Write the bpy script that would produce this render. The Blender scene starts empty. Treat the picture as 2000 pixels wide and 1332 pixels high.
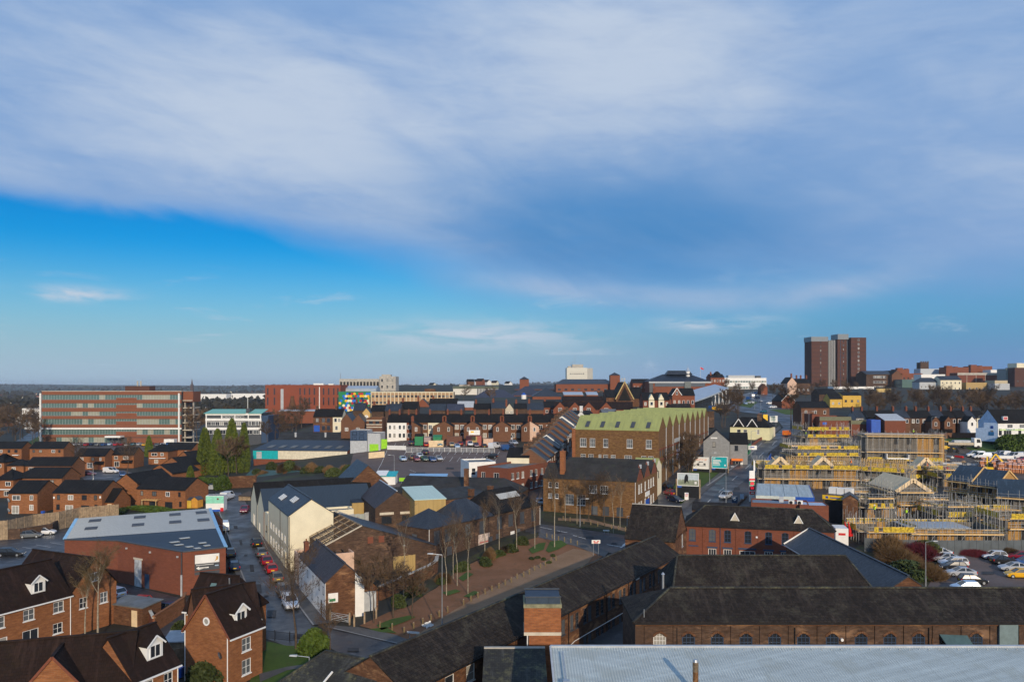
import bpy,bmesh,math,random
from mathutils import Vector,Matrix
S=bpy.context.scene
R=math.radians
random.seed(7)
# ------------------------------------------------------------------ camera, sky, sun, exposure
F,HC,Y0=1556.0,30.0,752.0            # focal length in photo pixels, camera height, horizon row
cd=bpy.data.cameras.new("camera");cam=bpy.data.objects.new("camera",cd)
S.collection.objects.link(cam);S.camera=cam
cd.sensor_width=36.0;cd.lens=F*36/2000;cd.shift_y=(Y0-666)/2000
cd.clip_start=1;cd.clip_end=30000
cam.location=(0,0,HC);cam.rotation_euler=(R(90),0,0)
SUN_EL,SUN_AZ=17.5,14.0                # low winter sun behind the camera, to its right
sd=Vector((math.sin(R(SUN_AZ))*math.cos(R(SUN_EL)),-math.cos(R(SUN_AZ))*math.cos(R(SUN_EL)),math.sin(R(SUN_EL))))
ld=bpy.data.lights.new("sun",'SUN');ld.energy=4.3;ld.angle=R(0.6);ld.color=(1.0,0.83,0.62)
sun=bpy.data.objects.new("sun",ld);S.collection.objects.link(sun)
sun.rotation_euler=sd.to_track_quat('Z','Y').to_euler();sun.location=(60,-120,90)
S.view_settings.view_transform='Standard';S.view_settings.look='None'
S.view_settings.exposure=-0.3;S.view_settings.gamma=1.0;S.view_settings.use_curve_mapping=False
W=bpy.data.worlds.new("World");S.world=W;W.use_nodes=True
wt=W.node_tree;wt.nodes.clear()
class NT:
 """tiny expression helper over a node tree"""
 def __init__(s,t): s.t=t
 def n(s,typ,**kw):
  o=s.t.nodes.new(typ)
  for k,v in kw.items(): setattr(o,k,v)
  return o
 def put(s,sock,v):
  if isinstance(v,bpy.types.NodeSocket): s.t.links.new(v,sock)
  elif isinstance(v,(tuple,list)) and len(v)==3 and sock.type=='RGBA': sock.default_value=(*v,1)
  else: sock.default_value=v
 def m(s,op,a,b=0.0,c=0.0):
  o=s.n('ShaderNodeMath',operation=op);s.put(o.inputs[0],a);s.put(o.inputs[1],b);s.put(o.inputs[2],c)
  return o.outputs[0]
 def add(s,a,b): return s.m('ADD',a,b)
 def sub(s,a,b): return s.m('SUBTRACT',a,b)
 def mul(s,a,b): return s.m('MULTIPLY',a,b)
 def ss(s,x,a,b,lo=0.0,hi=1.0):
  o=s.n('ShaderNodeMapRange',interpolation_type='SMOOTHSTEP')
  s.put(o.inputs[0],x);s.put(o.inputs[1],a);s.put(o.inputs[2],b);s.put(o.inputs[3],lo);s.put(o.inputs[4],hi)
  return o.outputs[0]
 def mix(s,f,a,b,mode='MIX'):
  o=s.n('ShaderNodeMix',data_type='RGBA',blend_type=mode)
  s.put(o.inputs[0],f);s.put(o.inputs[6],a);s.put(o.inputs[7],b);return o.outputs[2]
 def xyz(s,x,y,z):
  o=s.n('ShaderNodeCombineXYZ');s.put(o.inputs[0],x);s.put(o.inputs[1],y);s.put(o.inputs[2],z);return o.outputs[0]
 def noise(s,v,scale,detail=4.0,rough=0.55,dist=0.0):
  o=s.n('ShaderNodeTexNoise');s.put(o.inputs['Vector'],v);o.inputs['Scale'].default_value=scale
  o.inputs['Detail'].default_value=detail;o.inputs['Roughness'].default_value=rough;o.inputs['Distortion'].default_value=dist
  return o.outputs[0]
 def gauss(s,x,c,w):
  d=s.m('DIVIDE',s.sub(x,c),w);return s.m('EXPONENT',s.mul(s.mul(d,d),-1.0))
w=NT(wt)
sky=w.n('ShaderNodeTexSky',sky_type='NISHITA',sun_disc=False,sun_elevation=R(SUN_EL),sun_rotation=R(180-SUN_AZ),altitude=200,air_density=1.0,dust_density=0.6,ozone_density=2.0)
tc=w.n('ShaderNodeTexCoord');sp=w.n('ShaderNodeSeparateXYZ');wt.links.new(tc.outputs['Generated'],sp.inputs[0])
dx,dy,dz=sp.outputs
el=w.mul(w.m('ARCSINE',dz),57.2958)                      # elevation, degrees
az=w.mul(w.m('ARCTAN2',dx,dy),57.2958)                  # azimuth, degrees, 0 straight ahead
dv3=w.xyz(w.mul(dx,2.2),w.mul(dy,2.2),w.add(w.mul(dz,6.5),w.mul(dx,1.6)))     # stretched along the streets of cloud
big=w.noise(dv3,0.8,3,0.5,0.3)
wisp=w.noise(dv3,2.4,7,0.56,0.4)
fine=w.noise(w.xyz(w.mul(dx,6),w.mul(dy,6),w.mul(dz,26)),1.5,6,0.6,0.4)
# clear sky: Nishita, deepened to the saturated blue of the photograph
hs=w.n('ShaderNodeHueSaturation');hs.inputs['Saturation'].default_value=1.5;wt.links.new(sky.outputs[0],hs.inputs['Color'])
clear=w.mix(1.0,hs.outputs[0],(.09,.86,1.28),'MULTIPLY')
clear=w.mix(w.ss(el,0.0,10.0,1.0,0.0),clear,w.mix(w.ss(az,-10,30),(4.7,6.4,8.0),(2.0,3.7,7.0)))
# the great cloud bank: its lower rim runs from 13 degrees at the left to 6 at the right
rim=w.add(w.ss(az,-24,8,11.3,5.2),w.mul(w.sub(big,.5),3.0))
rim=w.add(rim,w.mul(w.sub(wisp,.5),3.2))
edge=w.ss(az,-30,18,1.0,4.5)
bank=w.ss(w.sub(el,rim),w.mul(edge,-0.6),edge)
G=lambda ca,wa,ce,we: w.mul(w.gauss(az,ca,wa),w.gauss(el,ce,we))
lite=w.add(w.add(w.mul(G(-18,13,18.5,5),.75),w.mul(G(8,12,22,5.5),.8)),w.mul(w.sub(wisp,.5),1.15))
lite=w.add(w.add(lite,w.mul(w.sub(fine,.5),.45)),w.sub(w.mul(w.sub(big,.5),.9),w.mul(G(-26,12,26,3.5),.45)))
lav=w.mix(w.ss(lite,-.15,.85),(3.0,4.9,8.3),(6.3,7.5,9.4))
shade=w.mul(w.gauss(az,8.5,14.0),w.gauss(w.sub(el,w.mul(w.sub(az,12),-.05)),10.3,4.8))      # thicker, darker belly
lav=w.mix(w.m('MINIMUM',w.mul(shade,w.ss(wisp,.2,.8,1.2,.85)),1.0),lav,(0.95,3.2,6.9))
c1=w.mix(w.mul(bank,w.ss(fine,.2,.6,.9,1.0)),clear,lav)
# brighter lower lip of the belly, and a few low cumulus streaks
lip=w.mul(w.gauss(w.sub(el,w.add(w.ss(az,-6,16,7.6,5.9),w.ss(az,18,30,0.0,1.6))),0.0,.85),w.mul(w.ss(az,-8,2),w.ss(az,24,31,1.0,0.0)))
c1=w.mix(w.mul(lip,w.ss(wisp,.3,.65,.25,.85)),c1,(4.7,6.1,8.6))
cu=w.mul(w.ss(fine,.58,.74,0,.55),w.mul(w.ss(el,.3,2.0),w.ss(el,4.5,8.5,1.0,0.0)))
cu=w.m('MAXIMUM',cu,w.mul(w.ss(fine,.36,.6),w.m('MAXIMUM',G(-2.5,7.5,3.5,1.0),w.m('MAXIMUM',w.mul(G(14.3,3.2,4.3,.5),1.3),w.mul(G(-29,3,5.7,.45),1.1)))))
c3=w.mix(w.m('MINIMUM',cu,.9),c1,(6.6,7.7,9.2))
bg=w.n('ShaderNodeBackground');bg.inputs['Strength'].default_value=0.098
wt.links.new(c3,bg.inputs['Color'])
wo=w.n('ShaderNodeOutputWorld');wt.links.new(bg.outputs[0],wo.inputs['Surface'])
# ------------------------------------------------------------------ geometry helpers
COL=S.collection
def ss(a,b,x):
 t=min(1,max(0,(x-a)/(b-a)));return t*t*(3-2*t)
SK=[(0,0),(130,0),(170,2.5),(200,4.5),(240,7),(270,10.6),(300,12.0),(400,17),(500,21),(650,26.5),(800,30),(1000,30),(1500,20),(2500,0),(3500,0)]
def lerp(tab,x):
 if x<=tab[0][0]: return tab[0][1]
 for (a,u),(b,v) in zip(tab,tab[1:]):
  if x<=b: return u+(v-u)*(x-a)/(b-a)
 return tab[-1][1]
def ground(x,y):
 z=lerp(SK,y)*ss(-110,-10,x+0.2*(y-200))
 if y>900: z+=-6*ss(900,1600,y)*(1-ss(-100,300,x))
 if y>2600:
  z+=ss(2600,5200,y)*(30+9*math.sin(x*.0011+1)+5*math.sin(x*.0031)+3*math.sin(x*.007+y*.001))
 return z
def at(px,py,z):                       # world xy of the point at height z seen at photo pixel px, py
 d=(HC-z)*F/(py-Y0);return ((px-1000)*d/F,d)
def ad(px,d): return ((px-1000)*d/F,d)
def zpy(py,d): return HC-(py-Y0)*d/F
def gp(px,py):                          # where the sight line through the pixel meets the ground
 d=40.0;k=(py-Y0)/F;kx=(px-1000)/F
 while d<9000:
  if HC-k*d<=ground(kx*d,d):
   lo,hi=d-(2 if d<500 else 6),d
   for _ in range(18):
    m=(lo+hi)/2
    if HC-k*m<=ground(kx*m,m): hi=m
    else: lo=m
   return (kx*hi,hi)
  d+=2 if d<500 else 6
 return (kx*d,d)
def g3(px,py): x,y=gp(px,py);return (x,y,ground(x,y))
class MB:
 def __init__(s): s.v=[];s.f=[];s.m=[];s.cur=0
 def add(s,vs,fs):
  n=len(s.v);s.v+=[tuple(p) for p in vs]
  for f in fs: s.f.append(tuple(i+n for i in f));s.m.append(s.cur)
  return s
 def quad(s,*p): return s.add(p,[tuple(range(len(p)))])
 def box(s,x0,y0,z0,x1,y1,z1):
  return s.add([(x0,y0,z0),(x1,y0,z0),(x1,y1,z0),(x0,y1,z0),(x0,y0,z1),(x1,y0,z1),(x1,y1,z1),(x0,y1,z1)],
      [(0,3,2,1),(4,5,6,7),(0,1,5,4),(1,2,6,5),(2,3,7,6),(3,0,4,7)])
 def cbox(s,x,y,z,dx,dy,dz): return s.box(x-dx/2,y-dy/2,z,x+dx/2,y+dy/2,z+dz)
 def tube(s,p,q,r0,r1=None,n=6,cap=True):
  if r1 is None: r1=r0
  p=Vector(p);q=Vector(q);a=(q-p)
  if a.length<1e-6: return s
  a.normalize();b=a.orthogonal().normalized();c=a.cross(b)
  vs=[]
  for o,r in ((p,r0),(q,r1)):
   for i in range(n):
    t=2*math.pi*i/n;vs.append(o+(b*math.cos(t)+c*math.sin(t))*r)
  fs=[(i,(i+1)%n,n+(i+1)%n,n+i) for i in range(n)]
  if cap: fs+=[tuple(range(n-1,-1,-1)),tuple(range(n,2*n))]
  return s.add(vs,fs)
 def beam(s,p,q,w,h):              # rectangular bar between two points, h measured upwards-ish
  p=Vector(p);q=Vector(q);a=(q-p).normalized();up=Vector((0,0,1))
  if abs(a.z)>.98: up=Vector((0,1,0))
  sd_=a.cross(up).normalized();u=sd_.cross(a)
  vs=[]
  for o in (p,q):
   for i,j in ((-1,-1),(1,-1),(1,1),(-1,1)): vs.append(o+sd_*(i*w/2)+u*(j*h/2))
  return s.add(vs,[(0,1,2,3),(7,6,5,4),(0,4,5,1),(1,5,6,2),(2,6,7,3),(3,7,4,0)])
 def prism(s,pts,z0,z1):            # vertical prism over a ccw polygon
  n=len(pts);vs=[(x,y,z0) for x,y in pts]+[(x,y,z1) for x,y in pts]
  return s.add(vs,[tuple(range(n-1,-1,-1)),tuple(range(n,2*n))]+[(i,(i+1)%n,n+(i+1)%n,n+i) for i in range(n)])
 def slab(s,pts,t):                  # a sloped face given thickness t downwards
  n=len(pts);vs=list(pts)+[(p[0],p[1],p[2]-t) for p in pts]
  return s.add(vs,[tuple(range(n)),tuple(range(2*n-1,n-1,-1))]+[((i+1)%n,i,n+i,n+(i+1)%n) for i in range(n)])
 def mesh(s,name,mats,smooth=False,uv=True):
  me=bpy.data.meshes.new(name);me.from_pydata(s.v,[],s.f)
  if not isinstance(mats,(list,tuple)): mats=[mats]
  for m in mats: me.materials.append(m)
  if len(mats)>1: me.polygons.foreach_set('material_index',s.m)
  if smooth: me.polygons.foreach_set('use_smooth',[True]*len(me.polygons))
  if uv and len(s.f)<60000:
   L=me.uv_layers.new(name='uv');dat=[0.0]*(2*len(me.loops));co=s.v
   for p in me.polygons:
    nx,ny,nz=p.normal;h=math.hypot(nx,ny)
    if h<.02: t=(1,0,0);b=(0,1,0)
    else: t=(-ny/h,nx/h,0);b=(-nx*nz/h,-ny*nz/h,h)
    for li in p.loop_indices:
     c=co[me.loops[li].vertex_index]
     dat[2*li]=c[0]*t[0]+c[1]*t[1];dat[2*li+1]=c[0]*b[0]+c[1]*b[1]+c[2]*b[2]
   L.data.foreach_set('uv',dat)
  me.update();return me
 def build(s,name,mats,parent=None,loc=None,rz=None,smooth=False):
  return link(name,s.mesh(name,mats,smooth),parent,loc,rz)
def link(name,data,parent=None,loc=None,rz=None):
 o=bpy.data.objects.new(name,data);COL.objects.link(o)
 if parent is not None: o.parent=parent
 if loc is not None: o.location=loc
 if rz is not None: o.rotation_euler=(0,0,rz)
 return o
def tag(o,label=None,cat=None,group=None,kind=None):
 if label: o['label']=label
 if cat: o['category']=cat
 if group: o['group']=group
 if kind: o['kind']=kind
 return o
def empty(name,loc,rz,label,cat,group=None):
 o=link(name,None,None,loc,rz);o.empty_display_size=.5;return tag(o,label,cat,group)
def copy_tree(o,parent=None,mats=None):
 c=o.copy();COL.objects.link(c)
 if parent is not None: c.parent=parent
 for ch in o.children: copy_tree(ch,c)
 return c
# ------------------------------------------------------------------ materials
MATS={}
def new_mat(name):
 m=bpy.data.materials.new(name);m.use_nodes=True;t=m.node_tree;t.nodes.clear();n=NT(t)
 b=n.n('ShaderNodeBsdfPrincipled');o=n.n('ShaderNodeOutputMaterial');t.links.new(b.outputs[0],o.inputs[0])
 MATS[name]=m
 return m,n,b
def objco(n):
 g=n.n('ShaderNodeNewGeometry');return g.outputs['Position']
def uvco(n):
 u=n.n('ShaderNodeUVMap');return u.outputs[0]
def plain(name,c,rough=.6,metal=0.0,var=.12,scale=1.5,spec=.35,emit=None):
 m,n,b=new_mat(name)
 v=n.noise(objco(n),scale,5,.6)
 n.put(b.inputs['Base Color'],n.mix(n.ss(v,.3,.7),tuple(x*(1-var) for x in c),tuple(min(1,x*(1+var)) for x in c)))
 b.inputs['Roughness'].default_value=rough;b.inputs['Metallic'].default_value=metal;b.inputs['Specular IOR Level'].default_value=spec
 if emit: b.inputs['Emission Color'].default_value=(*c,1);b.inputs['Emission Strength'].default_value=emit
 return m
def brick(name,c1,c2,mortar=(.3,.26,.22),mott=.35,dirt=.35,bw=.45,rh=.15,msz=.012,patch=None):
 m,n,b=new_mat(name);u=uvco(n);p=objco(n)
 t=n.n('ShaderNodeTexBrick');n.put(t.inputs['Vector'],u)
 c1,c2,mortar=[tuple(.70*x for x in c) for c in (c1,c2,mortar)];n.put(t.inputs['Color1'],c1);n.put(t.inputs['Color2'],c2);n.put(t.inputs['Mortar'],mortar)
 t.inputs['Scale'].default_value=1;t.inputs['Brick Width'].default_value=bw;t.inputs['Row Height'].default_value=rh
 t.inputs['Mortar Size'].default_value=msz;t.inputs['Mortar Smooth'].default_value=.4;t.inputs['Bias'].default_value=-.1
 col=t.outputs[0]
 st_=n.n('ShaderNodeMapping');n.put(st_.inputs[0],u);st_.inputs['Scale'].default_value=(.8,2.2,1)
 a=n.noise(st_.outputs[0],1.5,6,.68);c=n.noise(p,.18,5,.6)
 col=n.mix(n.ss(a,.32,.68,mott,0),col,tuple(x*.35 for x in c2))
 if patch: col=n.mix(n.ss(n.noise(st_.outputs[0],.45,6,.7,.5),.52,.66,0,.7),col,patch)
 col=n.mix(n.ss(c,.35,.7,dirt,0),col,tuple(x*.4 for x in c1))
 n.put(b.inputs['Base Color'],col);b.inputs['Roughness'].default_value=.88;b.inputs['Specular IOR Level'].default_value=.25
 return m
def slate(name,c1,c2,moss=None,mossamt=.4,rough=.55,bw=.35,rh=.24,bump=.25,spec=.5):
 m,n,b=new_mat(name);u=uvco(n);p=objco(n);c1,c2,spec=tuple(.75*x for x in c1),tuple(.75*x for x in c2),spec*.6
 t=n.n('ShaderNodeTexBrick');n.put(t.inputs['Vector'],u);n.put(t.inputs['Color1'],c1);n.put(t.inputs['Color2'],c2)
 n.put(t.inputs['Mortar'],tuple(x*.35 for x in c1));t.inputs['Scale'].default_value=1;t.inputs['Brick Width'].default_value=bw
 t.inputs['Row Height'].default_value=rh;t.inputs['Mortar Size'].default_value=.016;t.inputs['Mortar Smooth'].default_value=.3
 col=t.outputs[0]
 a=n.noise(p,.5,7,.68,.3);f=n.noise(p,3.0,4,.7)
 if moss:
  col=n.mix(n.ss(n.add(a,n.mul(n.sub(f,.5),.55)),.48,.72,0,mossamt),col,moss)
 col=n.mix(n.ss(n.noise(p,.22,4,.6),.3,.7,.45,0),col,tuple(x*.45 for x in c1))
 sm=n.n('ShaderNodeMapping');n.put(sm.inputs[0],u);sm.inputs['Scale'].default_value=(1.1,.16,1)
 col=n.mix(n.ss(n.noise(sm.outputs[0],1.3,5,.65),.5,.72,0,.5),col,tuple(x*1.9+.004 for x in c1))
 n.put(b.inputs['Base Color'],col);b.inputs['Specular IOR Level'].default_value=spec
 n.put(b.inputs['Roughness'],n.ss(f,.2,.8,rough-.1,rough+.15))
 bp=n.n('ShaderNodeBump');bp.inputs['Strength'].default_value=bump;bp.inputs['Distance'].default_value=.04
 n.put(bp.inputs['Height'],t.outputs['Fac']);bp.invert=True;n.put(b.inputs['Normal'],bp.outputs[0])
 return m
def ribbed(name,c,pitch=.25,rough=.45,var=.2,streak=None,metal=0.0,bmp=.5):
 m,n,b=new_mat(name);u=uvco(n);p=objco(n)
 wv=n.n('ShaderNodeTexWave');n.put(wv.inputs['Vector'],u);wv.inputs['Scale'].default_value=.314/pitch;wv.bands_direction='X'
 st_=n.n('ShaderNodeMapping');n.put(st_.inputs[0],u);st_.inputs['Scale'].default_value=(2.2,.12,1)
 a=n.noise(st_.outputs[0],1.0,5,.6);d=n.noise(p,.4,5,.6)
 col=n.mix(n.ss(a,.3,.75,var,0),c,tuple(x*.55 for x in c))
 if streak: col=n.mix(n.ss(d,.5,.68,0,.8),col,streak)
 n.put(b.inputs['Base Color'],col);b.inputs['Roughness'].default_value=rough;b.inputs['Metallic'].default_value=metal
 bp=n.n('ShaderNodeBump');bp.inputs['Strength'].default_value=bmp;bp.inputs['Distance'].default_value=.05
 n.put(bp.inputs['Height'],wv.outputs[1]);n.put(b.inputs['Normal'],bp.outputs[0])
 return m
def glass(name,c,rough=.06):
 m,n,b=new_mat(name);v=n.noise(objco(n),.7,3)
 n.put(b.inputs['Base Color'],n.mix(v,tuple(x*.6 for x in c),c));b.inputs['Roughness'].default_value=rough
 b.inputs['Specular IOR Level'].default_value=.8
 return m
def groundmat(name,c1,c2,s1=.15,s2=2.0,rough=.8,wet=0.0,c3=None,spec=.3):
 c1,c2=tuple(.78*x for x in c1),tuple(.78*x for x in c2);m,n,b=new_mat(name);p=objco(n)
 a=n.noise(p,s1,6,.62,.3);f=n.noise(p,s2,5,.65)
 col=n.mix(n.ss(n.add(a,n.mul(n.sub(f,.5),.45)),.32,.68),c1,c2)
 if c3: col=n.mix(n.ss(n.noise(p,s1*2.3,5,.65,.6),.54,.68,0,.75),col,c3)
 n.put(b.inputs['Base Color'],col);b.inputs['Specular IOR Level'].default_value=spec
 n.put(b.inputs['Roughness'],n.ss(n.noise(p,s1*1.7,5,.6),.35,.65,rough-wet,rough))
 bp=n.n('ShaderNodeBump');bp.inputs['Strength'].default_value=.3;bp.inputs['Distance'].default_value=.05;n.put(bp.inputs['Height'],f)
 n.put(b.inputs['Normal'],bp.outputs[0])
 return m
def leafmat(name,c1,c2,tr=.0):
 m,n,b=new_mat(name);g=n.n('ShaderNodeObjectInfo')
 a=n.noise(objco(n),1.2,3,.6)
 col=n.mix(n.ss(a,.3,.7),c1,c2)
 hs_=n.n('ShaderNodeHueSaturation');n.put(hs_.inputs['Color'],col);n.put(hs_.inputs['Value'],n.ss(g.outputs['Random'],0,1,.8,1.2))
 n.put(b.inputs['Base Color'],hs_.outputs[0]);b.inputs['Roughness'].default_value=.7;b.inputs['Specular IOR Level'].default_value=.25
 return m
# bricks
BR_NEW=brick('orange_brick',(.54,.21,.075),(.42,.15,.058),(.42,.28,.18),.55,.3)
BR_RED=brick('red_brick',(.33,.10,.055),(.26,.08,.045),(.3,.16,.11),.25,.2)
BR_OLD=brick('weathered_brick',(.30,.135,.065),(.20,.085,.045),(.22,.16,.11),.8,.45,patch=(.42,.24,.12))
BR_DARK=brick('sooty_brick',(.20,.115,.075),(.13,.078,.055),(.17,.14,.11),.75,.5,patch=(.29,.17,.10))
BR_MILL=brick('mottled_mill_brick',(.44,.235,.085),(.30,.145,.055),(.28,.2,.12),.85,.3,patch=(.15,.075,.045))
BR_TERR=brick('brown_terrace_brick',(.30,.135,.07),(.23,.10,.055),(.25,.17,.12),.4,.3)
BR_FAR=brick('far_red_brick',(.38,.12,.06),(.31,.095,.05),(.3,.16,.1),.2,.2)
BR_PURP=brick('brown_tower_brick',(.15,.068,.05),(.125,.056,.042),(.18,.1,.08),.15,.15)
BR_ORA=brick('bright_tower_brick',(.60,.22,.08),(.44,.15,.06),(.3,.2,.13),.5,.15)
BR_TAN=brick('new_buff_brick',(.74,.42,.13),(.62,.33,.10),(.36,.26,.15),.3,.15)
BLOCK=brick('grey_blockwork',(.34,.30,.25),(.25,.22,.19),(.36,.34,.3),.5,.3,bw=.45,rh=.23,msz=.02)
BR_RUST=brick('red_office_brick',(.37,.13,.065),(.30,.10,.05),(.3,.16,.11),.1,.08)
# roofs
SL_BLUE=slate('blue_grey_slate',(.045,.054,.072),(.03,.036,.05),(.07,.07,.05),.2,.45,spec=.6)
SL_BLACK=slate('dark_concrete_tile',(.020,.018,.017),(.013,.012,.012),(.045,.036,.018),.25,rough=.72,spec=.3)
SL_BROWN=slate('brown_clay_tile',(.040,.021,.015),(.026,.015,.011),(.045,.034,.015),.25,rough=.75,bw=.33,rh=.30,bump=.6,spec=.25)
SL_MOSS=slate('lichen_slate',(.07,.07,.065),(.045,.043,.04),(.20,.19,.10),.75,rough=.75,spec=.25)
SL_WORKS=slate('works_roof_tile',(.050,.039,.032),(.022,.018,.016),(.105,.096,.07),.45,rough=.8,bw=.34,rh=.34,bump=.9,spec=.25)
SL_PURP=slate('purple_slate',(.075,.062,.07),(.055,.047,.055),(.08,.075,.05),.2,rough=.6)
TAR=groundmat('tar_felt_roof',(.026,.024,.022),(.05,.045,.04),.25,1.6,.8,.2,(.035,.04,.02))
FELT=groundmat('grey_felt_roof',(.13,.14,.14),(.2,.21,.21),.3,2,.7,.3)
GREENROOF=ribbed('lime_green_sheet',(.37,.39,.125),.35,.7,.5,(.25,.27,.10))
PALEROOF=ribbed('pale_blue_painted_steel',(.52,.58,.57),.2,.5,.75,(.36,.39,.36),bmp=.05)
CORR_GREY=ribbed('weathered_asbestos_sheet',(.46,.47,.45),.3,.7,.3)
CORR_BLUE=ribbed('dark_blue_sheet',(.026,.042,.064),.3,.6,.3)
CORR_RUST=ribbed('rusting_sheet',(.42,.47,.46),.3,.6,.3,(.22,.075,.03))
TEALROOF=ribbed('verdigris_roof',(.18,.47,.38),.5,.5,.2)
MINTROOF=ribbed('pale_mint_sheet',(.52,.66,.58),.3,.5,.2)
CLADWOOD=ribbed('weathered_yellow_timber',(.48,.33,.12),.25,.8,.55)
# renders and paints
CREAM=plain('cream_paint',(.74,.67,.49),.7,0,.06,.5)
WHITE=plain('white_paint',(.78,.77,.74),.6,0,.06,.8)
UPVC=plain('white_upvc',(.82,.82,.80),.4,0,.02)
PINKR=plain('pink_render',(.62,.42,.31),.8,0,.1)
GREYR=plain('grey_render',(.25,.25,.25),.75,0,.1)
CONC=plain('concrete',(.42,.39,.34),.85,0,.2,.9)
STONE=plain('pale_stone',(.56,.5,.4),.8,0,.12)
DARKBLUE=plain('navy_paint',(.03,.06,.12),.5)
BLUEP=plain('bright_blue_paint',(.02,.09,.42),.4)
TEALP=plain('teal_paint',(.01,.38,.42),.45)
YELLOW=plain('yellow_paint',(.85,.52,.02),.45)
SAFETY=plain('yellow_debris_net',(.50,.35,.03),.8,0,.5,3)
RED=plain('red_paint',(.6,.02,.02),.4)
GREENP=plain('green_paint',(.02,.2,.08),.5)
LIME=plain('lime_paint',(.28,.6,.02),.5)
BLACK=plain('black_paint',(.015,.015,.017),.4)
DGREY=plain('dark_grey_cladding',(.06,.065,.075),.5)
LGREY=plain('light_grey_cladding',(.42,.44,.46),.45)
STEEL=plain('galvanised_steel',(.42,.44,.46),.35,.6,.15,4)
PIPE=plain('scaffold_tube',(.44,.43,.41),.4,.5,.2,5)
RUSTY=plain('rusty_steel',(.25,.12,.05),.5,.5,.5,4)
SILVER=plain('silver_roof',(.42,.48,.55),.35,.3,.08,.3)
WOOD=plain('fence_timber',(.30,.22,.14),.85,0,.3,2)
NEWWOOD=plain('new_pine',(.66,.43,.18),.75,0,.18,2)
PLY=plain('pale_plywood',(.72,.55,.34),.75,0,.1,1)
RUBBER=plain('tyre_rubber',(.02,.02,.02),.8)
PLATE_Y=plain('rear_plate',(.8,.55,.02),.5);PLATE_W=plain('front_plate',(.8,.8,.78),.5)
LAMP_R=plain('tail_lamp_red',(.45,.01,.01),.25);LAMP_W=plain('head_lamp_clear',(.75,.75,.75),.15)
GL_DARK=glass('dark_window_glass',(.03,.035,.045));GL_MID=glass('grey_window_glass',(.14,.15,.16));GL_BLIND=glass('curtained_window_glass',(.42,.40,.36),.2)
GL_OFF=glass('office_glass',(.13,.21,.19),.08);GL_OFFL=glass('office_glass_painted_reflection',(.42,.42,.33),.1);GL_CAR=glass('car_glass',(.02,.025,.03))  # GL_OFFL: bright reflections put into the pane colour
SKIN=plain('skin',(.5,.3,.2),.6);HIVIS=plain('hi_vis_lime',(.55,.85,.05),.6);ORANGE=plain('hi_vis_orange',(.85,.2,.02),.6);NAVYC=plain('work_trousers',(.03,.035,.05),.8)
# ground
ASPH=groundmat('wet_asphalt',(.042,.044,.05),(.075,.076,.08),.12,2.2,.62,.3,(.115,.113,.112),.5);PARK=groundmat('car_park_tarmac',(.145,.11,.098),(.19,.145,.13),.1,2,.85,.1,(.11,.09,.085),.2);PATCH=groundmat('tarmac_repair',(.04,.041,.045),(.06,.061,.065),.4,3,.8)
ASPH2=groundmat('worn_asphalt',(.07,.062,.062),(.10,.088,.085),.1,2.0,.75,.25,(.06,.055,.055))
PAVE=groundmat('pavement_slabs',(.10,.095,.09),(.15,.14,.13),.3,3,.8,.2)
PLAZA=groundmat('red_gravel',(.235,.112,.055),(.31,.15,.08),.2,3,.95,0,(.15,.085,.045),.15)
PLAZA2=groundmat('buff_gravel',(.29,.175,.10),(.36,.225,.135),.2,3,.95,0,(.24,.15,.09),.15)
GRASS=groundmat('winter_grass',(.055,.10,.012),(.085,.145,.018),.25,4,.9,0,(.075,.08,.02))
SCRUB=groundmat('scrub_ground',(.045,.042,.02),(.075,.065,.03),.15,2.5,.9,0,(.05,.075,.015))
MUD=groundmat('site_mud',(.085,.065,.05),(.13,.10,.075),.2,2,.75,.3,(.06,.045,.04))
LAND=groundmat('town_ground',(.028,.028,.020),(.05,.046,.034),.03,.5,.85,.1,(.05,.07,.02))
HILLS=groundmat('wooded_hills',(.040,.050,.040),(.085,.095,.065),.004,.03,.9,0,(.14,.21,.07))
LINE=plain('white_road_line',(.6,.6,.58),.7,0,.2,4)
KERB=plain('kerb_stone',(.26,.25,.24),.8,0,.15,3)
BARK=plain('bare_bark',(.085,.06,.042),.9,0,.25,5);TWIG=leafmat('bare_twigs',(.085,.055,.033),(.13,.085,.05))
BIRCH=plain('birch_bark',(.30,.26,.19),.8,0,.35,5);TWIGY=leafmat('pale_twigs',(.125,.085,.035),(.17,.12,.05))
LEAF_C=leafmat('conifer_foliage',(.055,.085,.010),(.13,.16,.018));LEAF_D=leafmat('dark_shrub_leaves',(.03,.045,.012),(.06,.075,.02))
LEAF_G=leafmat('bright_shrub_leaves',(.045,.08,.010),(.08,.12,.018));LEAF_B=leafmat('brown_bracken',(.12,.07,.03),(.18,.11,.05));LEAF_R=leafmat('crimson_dogwood',(.10,.015,.02),(.15,.02,.03))
def text_mesh(txt,size,mat,align='LEFT'):
 c=bpy.data.curves.new('lettering','FONT');c.body=txt;c.size=size;c.align_x=align;c.extrude=.01;c.resolution_u=2
 o=bpy.data.objects.new('tmp',c);COL.objects.link(o);bpy.context.view_layer.update()
 me=bpy.data.meshes.new_from_object(o.evaluated_get(bpy.context.evaluated_depsgraph_get()));bpy.data.objects.remove(o);me.name='lettering'
 me.materials.clear();me.materials.append(mat);return me
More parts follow.
